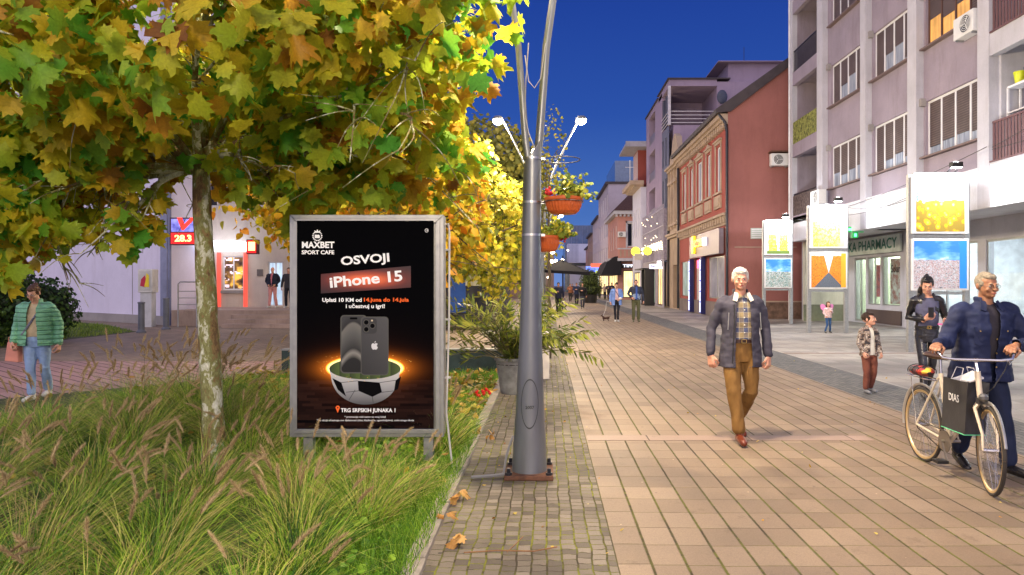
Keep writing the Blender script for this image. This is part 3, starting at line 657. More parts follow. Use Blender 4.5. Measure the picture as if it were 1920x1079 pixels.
# ================================================================ TALL MAUVE BLOCK
XT = 8.45; FT = Fr((XT, 0), (0, 1), (-1, 0)); FTG = Fr((XT, 47.1), (1, 0), (0, -1)); tb = thing('tall_mauve_block', 'tall mauve apartment block with a corner roof loggia above the red house', 'building', (XT, 52, 0))
mb = MB(); mb.box(XT+.3, XT+3.3, 47.1, 50, 0, 12.6); mb.box(XT+3.3, 18, 47.1, 60, 0, 15.6); mb.box(XT+4.2, 18, 47.6, 60, 15.6, 17.0)
mb.box(XT+3.4, 18, 47.1, 60, 17.0, 17.05)
mb.box(XT, XT+3.3, 47.1, 51.5, 15.3, 15.75); mb.box(XT+.002, XT+.3, 50, 51.5, 12.62, 15.3); mb.box(XT+.31, XT+3.29, 51.52, 51.6, 12.6, 15.7); mb.box(XT+.5, XT+1.5, 51.45, 51.515, 12.62, 14.7)
mb.build('side_wall', P_MAUVE, tb)
mb = MB(); bays = []
for k in range(4): bays.append((53.2, 56.3, 3.9+3.0*k, 6.2+3.0*k))
for k in range(4): bays += [(48.1, 48.6, 4.2+2.9*k, 6.2+2.9*k), (49.3, 49.8, 4.2+2.9*k, 6.2+2.9*k)]
wall(mb, FT, 50.0, 57.9, 3.2, 15.6, [b for b in bays if b[0] > 50], 1.2); mb.fbox(FT, 57.88, 57.9, -8, 0, 0, 15.6); mb.build('front_wall', P_MAUVE, tb)
mb = MB(); wall(mb, FT, 47.12, 50.0, 3.2, 12.62, [b for b in bays if b[0] < 50], .2, .005); mb.build('stair_wall', plaster('slate_panel', (.12, .13, .20), .1), tb)
for b in bays:
    if b[0] < 50: win(tb, FT, b[0], b[1], b[2], b[3], -.12, 1, FR_D, GLASS, .05)
    else:
        MB().fbox(FT, b[0]+.05, b[1]-.05, -1.19, -1.15, b[2], b[3]).build('balcony_door', M('dim_glass', (.05, .045, .06), .3), tb)
        MB().fbox(FT, b[0], b[1], -.08, -.04, b[2], b[2]+.75).build('railing', M('grey_rail_panel', (.17, .15, .18), .5), tb)
mb = MB()
for k in range(4): mb.box(XT-.03, XT+3.3, 47.06, 47.10, 12.75+.26*k, 12.80+.26*k); mb.box(XT-.05, XT-.01, 47.06, 50, 12.75+.26*k, 12.80+.26*k)
mb.box(XT-.08, XT+.10, 47.0, 47.2, 12.6, 15.3); mb.build('loggia_railing', M('rail_pale', (.5, .48, .52), .5), tb)
mb = MB(); mb.box(XT-.12, XT+4.2, 46.95, 51.6, 15.76, 15.84); mb.box(XT+4.0, 18.2, 47.4, 60, 17.06, 17.14); mb.box(XT-.1, XT+.3, 51.7, 58, 15.6, 15.72); mb.build('roof_edge', ROOFD, tb)
mb = MB(); mb.tube([(XT+6, 50, 17), (XT+6, 50, 19.0)], .02, 5); mb.tube([(XT+.6, 49, 15.8), (XT+.6, 49, 16.0)], .05, 5); mb.islands('aerial', FR_D, tb)
sd = thing('satellite_dish', 'dark round satellite dish on the mauve side wall above the red roof', 'satellite dish', px(1354, 182, 46.4)); c = px(1354, 182, 46.4)
mb = MB(); mb.ball((c.x, c.y, c.z), (.36, .10, .48), 16); mb.build('dish', M('dish_grey', (.05, .06, .10), .5), sd, smooth=True); mb = MB(); mb.tube([(c.x, c.y, c.z), (c.x+.1, 47.15, c.z-.3)], .03, 6); mb.build('arm', FR_D, sd)
# lower lit glazed front of the tall block
lf = thing('lit_gallery', 'glazed two storey shopfront with fairy lights below the tall mauve block', 'shopfront', (XT-.4, 52, 0)); FL = Fr((XT-.35, 0), (0, 1), (-1, 0))
MB().fbox(FL, 47.3, 57.8, -.30, -.05, 3.3, 6.9).build('lattice_panel', M('pale_lattice', (.26, .22, .28), .6, var=.3, ns=6), lf)
mb = MB(); u = 47.4
while u < 57.8: mb.fbox(FL, u, u+.08, -.04, .04, 3.3, 7.2); u += .62
for z in (3.3, 4.5, 5.7, 6.9): mb.fbox(FL, 47.3, 57.8, -.045, .03, z, z+.07)
mb.build('lattice', M('lattice_white', (.34, .31, .38), .5), lf)
mb = MB()
for i in range(130):
    u = 47.4+i*.08; z = 4.1+.5*abs(math.sin(i*.24))+random.uniform(-.06, .06); mb.ball(FL.p(u, .08, z), .035, 6)
for i in range(14): mb.ball(FL.p(random.uniform(47.5, 57.7), .08, random.uniform(4.6, 6.9)), .03, 6)
mb.build('fairy_lights', M('fairy', (1, .9, .6), .5, emit=(1., .82, .5), es=9.), lf)
mb = MB(); wall(mb, FL, 47.2, 57.8, 0, 3.3, [(48.0, 50.2, .1, 2.9), (51.2, 56.0, .1, 2.7)], .2, -.02); mb.build('ground_wall', P_GREY, lf)
win(lf, FL, 48.0, 50.2, .1, 2.9, -.15, 2, FR_B, LIT_YEL, .1); win(lf, FL, 51.2, 56.0, .1, 2.7, -.15, 4, BLACK, pane_lit('lit_pane_green', (.45, .6, .45), .5), .14)
mb = MB(); mb.fbox(FL, 51.5, 55.9, .0, .9, 2.75, 2.85); mb.fbox(FL, 51.4, 51.6, .0, .7, 0, 2.75); mb.fbox(FL, 53.2, 53.4, .0, .7, 0, 2.75); mb.build('porch', BLACK, lf)
def round_sign(c, r, lab):
    t = thing('round_sign', lab, 'sign', c); m = MB(); m.tube([(c.x, c.y-.1, c.z), (c.x, c.y+.1, c.z)], r, 28); m.build('drum', M('sign_rim', (.3, .28, .1), .5), t)
    m = MB(); m.tube([(c.x, c.y-.115, c.z), (c.x, c.y-.102, c.z)], r*.94, 28); m.build('lit_face', M('yellow_face', (.9, .8, .1), .4, emit=(1., .86, .06), es=1.8), t)
    m = MB()
    for k in range(6):
        a = k*math.pi/3; m.tube([(c.x+r*.2*math.cos(a), c.y-.12, c.z+r*.2*math.sin(a)), (c.x+r*.75*math.cos(a), c.y-.12, c.z+r*.75*math.sin(a))], r*.05, 4)
    m.build('spokes', M('ochre_mark', (.35, .25, .02), .5), t)
    MB().box(c.x, 8.5, c.y-.03, c.y+.03, c.z-.04, c.z+.04).build('bracket', FR_D, t)
round_sign(px(1191.5, 472, 55), .38, 'round yellow lit sign further from the red house, left of the pair'); round_sign(px(1214, 471, 51.5), .33, 'round yellow lit sign nearer the red house, right of the pair')
def box_sign(c, w, h, d, lab, back, words, wmat, size, name='hanging_sign', br=None, face_side='cam', off=.006):
    t = thing(name, lab, 'sign', c); MB().box(c.x-w/2, c.x+w/2, c.y-d/2, c.y+d/2, c.z-h/2, c.z+h/2).build('box', back, t, bevel=.01)
    if words: text(words, size, face((c.x, c.y-d/2-.004, c.z), *CAMF), wmat, t, off=off, width=w*.82)
    if br is not None: MB().box(c.x+w/2, br, c.y-.02, c.y+.02, c.z+h/2-.05, c.z+h/2).build('bracket', FR_D, t)
    return t
WLIT = M('white_lightbox', (.8, .8, .9), .4, emit=(.80, .80, 1.), es=1.0); WBOARD = M('cream_board', (.55, .50, .44), .5)
box_sign(px(1230.5, 500, 49.5), 1.0, .34, .12, 'white hanging sign with blue words Peti City by the gallery front', WLIT, 'Peti City', M('navy_letter', (.02, .02, .25), .5), .3, br=8.5)
box_sign(px(1197, 482, 54), .62, .5, .12, 'small cream hanging board below the left yellow round sign', WBOARD, None, None, 0, br=8.5)
box_sign(px(1237, 497, 48.6), .34, .52, .16, 'bright white lamp box hung above the gallery doorway', M('bright_box', (1, 1, 1), .4, emit=(.9, .9, 1.), es=6.), None, None, 0, br=8.5)
# ================================================================ WHITE CORNICED HOUSE WITH TERRACE
XV = 8.0; FV = Fr((XV, 0), (0, 1), (-1, 0)); wh = thing('white_terrace_house', 'slim white house with a heavy cornice and canopied roof terrace', 'building', (XV, 61, 0))
mb = MB(); wall(mb, FV, 58.0, 63.5, 0, 9.9, [(58.7, 59.4, 5.8, 8.2), (60.3, 61.0, 5.8, 8.2), (61.9, 62.6, 5.8, 8.2), (58.6, 62.4, .1, 2.7)], .25)
mb.box(XV, XV+3, 57.98, 58.02, 0, 9.9); mb.build('wall', plaster('cool_white_plaster', (.55, .55, .66), .1), wh)
for a in (58.7, 60.3, 61.9): win(wh, FV, a, a+.7, 5.8, 8.2, -.12, 1, FR_W, GLASS, .06)
win(wh, FV, 58.6, 62.4, .1, 2.7, -.12, 3, FR_D, LIT_YEL, .1)
mb = MB(); mb.fbox(FV, 57.6, 63.7, -.2, .95, 10.05, 10.4); mb.fbox(FV, 57.8, 63.6, -.2, .6, 9.9, 10.05); mb.build('cornice', P_CREAM, wh)
mb = MB(); mb.box(XV, XV+2.6, 60, 63, 10.4, 13.4); mb.build('attic', P_REDW, wh)
mb = MB(); mb.box(XV-1.3, XV+3, 58, 63, 13.4, 13.6); mb.box(XV-1.3, XV+3, 57.8, 58, 13.3, 13.75); mb.build('terrace_canopy', M('canopy_grey', (.3, .3, .36), .6), wh)
mb = MB()
for k in range(7): mb.box(XV-.02, XV, 60+.45*k, 60.1+.45*k, 10.4, 13.3)
mb.tube([(XV-.9, 58.2, 10.4), (XV-.9, 58.2, 12.2)], .03, 5); mb.tube([(XV-1.3, 58.2, 11.6), (XV-.5, 58.2, 11.6)], .02, 5); mb.build('shutter', FR_W, wh)
# ================================================================ PINK CORNER HOUSE
XP = 7.55; YP = 72; FP = Fr((XP, 0), (0, 1), (-1, 0)); FPG = Fr((XP, YP), (1, 0), (0, -1)); pk = thing('pink_corner_house', 'pink corner house with a white edged balcony above a lit boutique', 'building', (XP, 75, 0))
mb = MB(); wall(mb, FPG, 0, 4, 3.5, 9.0, [(.95, 2.0, 5.6, 8.1)], .2); wall(mb, FP, YP, 84, 3.5, 9.0, [(74, 75, 5.5, 8), (77, 78, 5.5, 8), (80, 81, 5.5, 8)], .2)
wall(mb, FPG, 0, 4, 0, 3.5, [(.5, 2.6, .2, 3.1)], .2); wall(mb, FP, YP, 84, 0, 3.5, [(73, 83, .3, 3.0)], .2); mb.build('wall', P_PINK, pk)
mb = MB(); mb.fbox(FPG, -.5, 4, .003, .5, 9.0, 9.35); mb.fbox(FP, YP, 84, .003, .5, 9.0, 9.35)
for k in range(10): mb.fbox(FPG, -.3+.42*k, -.1+.42*k, .003, .35, 8.75, 8.998)
mb.fbox(FPG, .8, .95, .003, .08, 5.5, 8.3); mb.fbox(FPG, 2.0, 2.15, .003, .08, 5.5, 8.3); mb.fbox(FPG, .8, 2.15, .003, .08, 8.1, 8.3); mb.build('trim', P_WHITE, pk)
mb = MB(); mb.poly3([(XP-.6, YP-.6, 9.35), (12.5, YP-.6, 9.35), (12.5, YP+2, 12.2), (XP+2.2, YP+2, 12.2)], (0, .02, 0)); mb.poly3([(XP-.6, YP-.6, 9.35), (XP+2.2, YP+2, 12.2), (XP+2.2, 84, 12.2), (XP-.6, 84, 9.35)], (.02, 0, 0)); mb.build('roof', M('dark_red_tile', (.07, .035, .03), .8, ns=8, var=.4), pk)
w = win(pk, FPG, .95, 2.0, 5.6, 8.1, -.12, 2, FR_W, GLASS, .08); win(pk, FPG, .5, 2.6, .2, 3.1, -.12, 2, FR_B, pane_lit('lit_boutique', (1., .80, .34), 2.4, .8), .1, name='shop_window')
for a in (74, 77, 80): win(pk, FP, a, a+1, 5.5, 8, -.12, 2, FR_W, GLASS, .08)
win(pk, FP, 73, 83, .3, 3.0, -.12, 5, FR_B, LIT_YEL, .1, name='shop_window')
mb = MB(); mb.fbox(FPG, -.2, 4, .003, 1.3, 4.05, 4.35); mb.fbox(FPG, -.2, 4, 1.2, 1.3, 5.25, 5.4); mb.fbox(FP, YP, 76, .003, 1.0, 4.05, 4.35)
b_ = mb.build('balcony', P_WHITE, pk); MB().fbox(FPG, -.15, 4, 1.18, 1.26, 4.36, 5.24).build('parapet', P_PINK, b_); mb = MB()
for k in range(9): mb.fbox(FPG, .05+.42*k, .2+.42*k, 1.262, 1.30, 4.5, 5.15)
mb.build('balusters', P_CREAM, b_)
aircon('air conditioner beside the window of the pink corner house', FPG, .35, 6.6, .05, 1.0)
box_sign(Vector((XP+1.6, YP-.35, 3.55)), 2.9, .42, .3, 'black sign with white words TIFFANY over the lit boutique', BLACK, 'TIFFANY', M('white_letters_lit', (.8, .8, .85), .4, emit=(.8, .85, 1.), es=1.6), .42, name='shop_sign', off=.012)
mb = MB(); mb.poly3([(XP-1.9, YP-1.2, 2.6), (XP+.2, YP-1.2, 2.6), (XP+.2, YP-1.2, 4.6), (XP-.5, YP-1.2, 4.5), (XP-1.3, YP-1.2, 3.9)], (0, 9, 0)); tag(mb.build('awning', M('black_awning', (.012, .012, .016), .9, bump=.3, bs=5)), 'black fabric awning over the pink house entrance', 'awning')
# ================================================================ FAR ROW, END BUILDINGS
def far_house(lab, X, y0, y1, h, wallm, winm, rows, n, cat='building', side=-1, top=None, shopm=LIT_YEL, name='town_house', camw=True):
    fr = Fr((X, 0), (0, 1), (side, 0)); t = thing(name, lab, cat, (X, (y0+y1)/2, 0)); st = (h-4)/rows; ops = []
    wd = (y1-y0)/n
    for r in range(rows):
        for k in range(n): ops.append((y0+wd*(k+.28), y0+wd*(k+.72), 4.3+st*r, 4.3+st*r+st*.6))
    so = (y0+.6, y1-.6, .2, 3.0); mb = MB(); wall(mb, fr, y0, y1, 0, h, ops+[so], .25)
    fc = Fr((X, y0), (1, 0), (0, -1))
    x1 = -side*9; us = (0, 9) if side < 0 else (-9, 0)
    wall(mb, fc, us[0], us[1], 0, h, [], .2, -.01); mb.build('wall', wallm, t)
    for o in ops: win(t, fr, *o, -.15, 1, FR_W, random.choice(winm), .12)
    win(t, fr, *so, -.15, 4, FR_D, shopm, .12, name='shop_window')
    mb = MB(); mb.fbox(fr, y0-.1, y1, -9, .35, h, h+.3); mb.build('roof_edge', ROOFD, t)
    return t
far_house('pale grey house with a glass rooftop box past the pink corner house', 7.6, 84.2, 100, 14.0, plaster('far_grey', (.40, .36, .44), .1), [GLASS, GLASS, LIT_COOL, CURT], 3, 5)
MB().box(8.6, 14, 86, 98, 14.3, 17.2).build('glass_box', M('blue_glass_box', (.10, .16, .28), .15, spec=.8), None)
bpy.data.objects['glass_box'].name = 'rooftop_pavilion'; tag(bpy.data.objects['rooftop_pavilion'], 'bluish glass pavilion on the roof of the far grey house', 'pavilion')
far_house('white three storey house in the middle of the far right row', 7.7, 100.3, 114, 11.5, plaster('far_white', (.52, .46, .52), .1), [GLASS, LIT_COOL, GLASS], 2, 5, shopm=LIT_WHITE)
far_house('narrow brownish house near the far end of the right row', 7.6, 114.3, 126, 10, plaster('far_brown', (.34, .24, .22), .1), [GLASS, LIT_WARM], 2, 4, shopm=LIT_PURP)
far_house('last low house of the right row before the glass tower', 7.9, 126.3, 138, 8.5, plaster('far_rose', (.42, .28, .30), .1), [GLASS, LIT_WARM], 1, 4)
ge = thing('glass_office_building', 'blue glass office building with white blocks closing the street', 'building', (8, 150, 0))
MB().box(4.0, 24, 150, 170, 0, 14.6).build('glass_body', M('office_glass', (.045, .09, .20), .2, spec=.8, ns=.3, var=.4), ge)
mb = MB(); mb.box(4.4, 9.0, 144, 150, 6.2, 10.2); mb.box(5.0, 9.4, 146, 150, 0, 5.6); mb.build('white_block', plaster('office_white', (.55, .58, .78), .06), ge)
mb = MB()
for k in range(8): mb.box(4.6+.28*k, 4.66+.28*k, 143.96, 144, 6.3, 10.1)
for k in range(16): mb.box(4.2+1.2*k, 4.3+1.2*k, 149.9, 150, 10.2, 14.4)
mb.build('fins', M('fin_blue', (.12, .16, .30), .4), ge)
mb = MB(); mb.box(9.6, 10.6, 149.8, 149.95, 9.0, 12.6); mb.build('lit_window', LIT_WARM, ge); MB().box(10.8, 13, 149.8, 149.95, 9.0, 12.6).build('lit_window', LIT_PURP, ge)
mb = MB(); mb.box(9.0, 10.8, 149.4, 149.75, 6.5, 9.3); mb.build('balcony', BLACK, ge)
text('Lukavac', 1.2, face((12.3, 149.9, 14.0), *CAMF), M('sign_white_far', (.7, .75, .9), .5, emit=(.7, .75, 1.), es=.5), ge, off=.02, width=4.2)
box_sign(px(1113, 505, 99), 2.2, .8, .3, 'small blue lit sign far down the right row of houses', M('blue_sign_lit', (.05, .1, .6), .4, emit=(.12, .22, 1.), es=2.2), None, None, 0, name='shop_sign', br=7.6)
box_sign(px(1129, 512, 84), 1.6, .6, .3, 'small yellow green lit sign far below the white houses', M('green_sign_lit', (.4, .6, .1), .4, emit=(.7, .9, .2), es=1.8), None, None, 0, name='shop_sign', br=7.7)
box_sign(px(1121, 498, 86), 1.8, .5, .3, 'far dark sign with a reddish glow below the grey house', M('red_sign_lit', (.4, .06, .04), .4, emit=(.9, .18, .1), es=1.), None, None, 0, name='shop_sign', br=7.7)
# left row of the street (seen past and between the trees)
lh = thing('left_street_house', 'long pale house on the left of the street half hidden by yellow trees', 'building', (-9, 60, 0)); FLh = Fr((-9, 0), (0, 1), (1, 0)); FLc = Fr((-9, 48), (1, 0), (0, -1))
mb = MB(); ops = [(50+3*k, 51.2+3*k, 4.5, 6.5) for k in range(9)]+[(50, 76, .3, 3.0)]; wall(mb, FLh, 48, 78, 0, 8.6, ops, .25)
opc = [(-14+3*k, -12.8+3*k, 4.5, 6.5) for k in range(4)]; wall(mb, FLc, -16, 0, 0, 8.6, opc, .25); mb.build('wall', plaster('left_pale', (.42, .36, .38), .1), lh)
for o in ops[:-1]: win(lh, FLh, *o, -.15, 2, FR_W, random.choice([GLASS, LIT_WARM, CURT]), .08)
win(lh, FLh, *ops[-1], -.15, 8, FR_D, LIT_YEL, .1, name='shop_window')
for o in opc: win(lh, FLc, *o, -.15, 2, FR_W, random.choice([GLASS, CURT]), .08)
mb = MB(); mb.box(-25, -8.5, 47.5, 78, 8.6, 9.0); mb.build('roof', ROOFD, lh)
far_house('low brown house on the left side far down the street', -2.2, 84, 120, 7.0, plaster('far_left', (.30, .20, .16), .1), [GLASS, LIT_WARM, GLASS], 1, 9, side=1)
far_house('lit cream house on the left side where the street bends', 1.3, 122, 150, 8.0, plaster('far_left2', (.36, .26, .22), .1), [LIT_WARM, GLASS], 1, 7, side=1, shopm=LIT_YEL)
# ================================================================ LEFT: BLANK WALL BUILDING AND BETTING SHOP
A = Vector((-22.8, 32.0, 0)); B = Vector((-14.75, 26.7, 0)); u = (B-A).normalized(); n = Vector((u.y, -u.x, 0)); Ln = (B-A).length
FB = Fr(A, u, n); lb = thing('blank_wall_building', 'pale lilac building with a large blank wall behind the lawn at left', 'building', (A+B)/2)
mb = MB(); wall(mb, FB, -30, Ln, 0, 15, [(2.0, 3.4, 9.2, 11.2), (6.0, 7.4, 9.2, 11.2), (2.0, 3.4, 12.3, 14.2)], .2); mb.add([B, B+Vector((0, 8, 0)), B+Vector((0, 8, 15)), B+Vector((0, 0, 15))], [(0, 1, 2, 3)]); mb.build('wall', P_LWALL, lb)
for o in ((2.0, 3.4, 9.2, 11.2), (6.0, 7.4, 9.2, 11.2), (2.0, 3.4, 12.3, 14.2)): win(lb, FB, *o, -.15, 2, FR_W, LIT_COOL if o[0] > 5 else GLASS, .08)
MB().fbox(FB, -30, Ln+.01, .004, .07, 0, .36).build('plinth', P_SLAB, lb)
mb = MB()
for z in (3.4, 6.5, 9.5): mb.fbox(FB, -30, Ln, .002, .012, z, z+.03)
mb.fbox(FB, Ln-2.9, Ln-2.87, .002, .012, .36, 15); mb.build('wall_joint', P_SLAB, lb)
MB().fbox(FB, Ln-.5, Ln-.02, .004, .10, .36, 15).build('corner_strip', M('blue_grey_strip', (.24, .26, .38), .6), lb)
mb = MB(); mb.tube([(B.x+.06, B.y-.1, 0), (B.x+.06, B.y-.1, 14)], .06, 8); mb.build('downpipe', M('blue_grey_pipe', (.16, .18, .30), .5), lb)
cab = thing('utility_cabinet', 'white utility cabinet on a pedestal with a red and yellow sticker by the blank wall', 'cabinet', px(274, 610, 25.6)); c = px(274, 612, 25.6); c.z = 0
MB().box(c.x-.22, c.x+.2, c.y, c.y+.3, 0, 1.30).build('pedestal', M('cabinet_grey', (.50, .51, .54), .5), cab); MB().box(c.x-.28, c.x+.26, c.y-.06, c.y+.36, 1.30, 2.18).build('box', M('cabinet_white', (.58, .58, .56), .5), cab, bevel=.02)
MB().box(c.x-.24, c.x+.20, c.y-.075, c.y-.062, 1.38, 2.1).build('door', M('cabinet_door', (.48, .48, .46), .5), cab)
mb = MB(); mb.poly3([(c.x-.18, c.y-.078, 1.55), (c.x+.02, c.y-.078, 1.5), (c.x+.05, c.y-.078, 1.75), (c.x+.0, c.y-.078, 1.95), (c.x-.14, c.y-.078, 1.8)], (0, -.004, 0)); mb.build('sticker', M('sticker_red', (.45, .02, .06), .5), cab)
mb = MB(); mb.poly3([(c.x-.02, c.y-.083, 1.52), (c.x+.16, c.y-.083, 1.5), (c.x+.15, c.y-.083, 1.95), (c.x+.06, c.y-.083, 2.03), (c.x+.03, c.y-.083, 1.75)], (0, -.004, 0)); mb.build('sticker', M('sticker_yellow', (.75, .60, .03), .5), cab)
def bollard(x, y, h, lab):
    mb = MB(); mb.lathe((x, y, 0), [(.15, 0), (.15, .05), (.10, .10), (.095, h-.05), (.115, h-.04), (.11, h), (.0, h+.02)], 20); tag(mb.build('bollard', M('bollard_grey', (.13, .14, .17), .5, metal=.4), smooth=True), lab, 'bollard', 'bollards before the betting shop')
bollard(gx(265, 22.6), 22.6, 1.02, 'grey cast bollard on the left in front of the utility cabinet'); bollard(gx(311.5, 24.2), 24.2, 1.12, 'grey cast bollard on the right at the corner of the blank wall')
# betting shop
YB = 29.9; FBs = Fr((-16.6, YB), (1, 0), (0, -1)); bs = thing('betting_shop_building', 'cream betting shop with red framed windows on a raised terrace', 'building', (-13, YB, 0)); PZ = .62
CRW = plaster('cream_wall', (.60, .52, .44), .12); REDF = M('red_lit_frame', (.55, .06, .04), .4, emit=(1., .12, .08), es=.8)
mb = MB(); wall(mb, FBs, 0, 10.4, 0, 9.5, [(.35, 1.3, 1.35, 3.1), (2.42, 3.33, PZ+.75, 2.85), (4.4, 5.05, PZ+.05, 2.6), (5.3, 6.6, PZ+.3, 2.6), (1, 2.2, 5, 7), (4, 5.2, 5, 7), (8, 9.2, 5, 7)], .25); mb.build('wall', CRW, bs)
def bet_poster(nm, cols, es):
    g = G(nm); vec, x, y, z = g.xyz('Object'); n = g.noise(vec, 2.2, 2); v = g.white(g.comb(g.math('FLOOR', g.math('MULTIPLY', x, 11.)), g.math('FLOOR', g.math('MULTIPLY', z, 14.))))
    row = g.math('LESS_THAN', g.math('FRACT', g.math('MULTIPLY', z, 3.4)), .45); t_ = g.math('MULTIPLY', row, g.math('GREATER_THAN', v, .45)); lim = g.noise(g.comb(x, 0., z), 1.6, 1)
    c = g.ramp(n, [(.35, cols[0]), (.5, cols[1]), (.62, cols[2])]); c = g.mix(g.math('MULTIPLY', t_, g.math('GREATER_THAN', lim, .5)), c, (.7, .55, .6))
    g.L.new(c, g.b.inputs['Emission Color']); g.b.inputs['Emission Strength'].default_value = es; return g.set(c, .3)
BP1 = bet_poster('bet_poster_purple', [(.03, .004, .02), (.10, .01, .05), (.45, .03, .05)], 1.2); BP2 = bet_poster('bet_poster_gold', [(.02, .01, .01), (.16, .08, .02), (.75, .40, .06)], 1.2)
w = win(bs, FBs, 2.42, 3.33, PZ+.75, 2.85, -.1, 2, FR_W, BP2, .05); win(bs, FBs, 4.4, 5.05, PZ+.05, 2.6, -.1, 2, FR_W, LIT_COOL, .05, name='door'); win(bs, FBs, 5.3, 6.6, PZ+.3, 2.6, -.1, 2, FR_W, LIT_YEL, .06)
for a in (1, 4, 8): win(bs, FBs, a, a+1.2, 5, 7, -.15, 2, FR_W, GLASS, .08)
mb = MB()
for u_ in (2.20, 3.36): mb.fbox(FBs, u_, u_+.14, .003, .10, PZ, 3.0)
mb.build('red_pilaster', REDF, bs)
MB().fbox(FBs, 2.35, 3.36, .003, .08, PZ+.6, PZ+.72).build('sill', P_SLAB, bs)
MB().fbox(FBs, 2.0, 3.5, .02, 1.3, 3.05, 3.45).build('canopy', M('white_canopy_lit', (.8, .85, .95), .5, emit=(.80, .86, 1.), es=3.2), bs)
MB().fbox(FBs, 3.92, 4.18, .003, .03, 1.98, 2.27).build('wall_plate', M('bronze_plate', (.14, .12, .11), .5), bs)
win(bs, FBs, .35, 1.3, 1.35, 3.1, -.1, 2, FR_W, BP1, .06)
MB().fbox(FBs, .2, 1.5, .003, .06, 3.25, 3.7).build('red_band', REDF, bs)
def led_sign(c, w, h, d, lab, top, nums, seed):
    t = thing('led_sign', lab, 'sign', c); MB().box(c.x-w/2, c.x+w/2, c.y, c.y+d, c.z-h/2, c.z+h/2).build('case', M('led_case', (.05, .005, .01), .4), t)
    if top:
        MB().box(c.x-w/2+.05, c.x+w/2-.05, c.y-.012, c.y-.002, c.z-.02, c.z+h/2-.05).build('screen', bet_blue, t)
        text(top, .62, face((c.x-.02, c.y-.016, c.z+.26), *CAMF), M('red_letter_lit', (.8, .02, .02), .4, emit=(1., .04, .02), es=1.6), t, off=.03, width=w*.7, shear=.2)
    if nums:
        MB().box(c.x-w/2+.04, c.x+w/2-.04, c.y-.012, c.y-.002, c.z-h/2+.04, c.z-(.06 if top else -h/2+.04)).build('number_panel', M('led_red_glow', (.5, .01, .01), .4, emit=(1., .02, .02), es=.9), t)
        text(nums, .34 if top else .5, face((c.x, c.y-.018, c.z-(h*.27 if top else 0)), *CAMF), M('led_digits', (1, .6, .2), .4, emit=(1., .50, .16), es=4.), t, off=.012, width=w*.62)
g = G('led_blue_screen'); vec, x, y, z = g.xyz('Object'); f = g.noise(vec, 3, 2); cc = g.ramp(f, [(.3, (.02, .02, .35)), (.6, (.35, .35, .9))]); g.L.new(cc, g.b.inputs['Emission Color']); g.b.inputs['Emission Strength'].default_value = 1.3; bet_blue = g.set((.02, .02, .1), .4)
led_sign(px(344, 434, 26.5), 1.05, 1.06, .3, 'red and blue lit screen sign with V and 28.3 behind the plane tree', 'V', '28.3', 1)
led_sign(px(472, 463, 29.0), .46, .62, .25, 'small red lit digit sign above the terrace', None, '1', 2)
pt = MB(); x0 = gx(331, 26); pt.box(x0-.2, -6.0, 26.0, YB, 0, PZ); tr = tag(pt.build('terrace', STONE), kind='structure')
st = MB()
for k in range(3): st.box(gx(418, 25), -6.0, 26.0-.38*(k+1), 26.0-.38*k-.002, 0, PZ-.155*(k+1)+.0)
tag(st.build('terrace_steps', STONE, bevel=.012), kind='structure')
rl = thing('handrail', 'galvanised tube handrail in front of the terrace wall', 'railing', (gx(350, 25.6), 25.6, 0)); xa, xb = gx(334, 25.6), gx(369, 25.6)
mb = MB(); mb.tube([(xa, 25.6, 0), (xa, 25.6, 1.62), (xa+.08, 25.6, 1.70), (xb+.7, 25.6, 1.70)], .028, 8); mb.tube([(xb, 25.6, 0), (xb, 25.6, 1.7)], .028, 8); mb.build('frame', GALV, rl, smooth=True)
mb = MB()
for z in (.95, 1.2, 1.45): mb.tube([(xa, 25.6, z-.1), (xb+.7, 25.6, z-.1)], .016, 6)
mb.build('bars', GALV, rl)
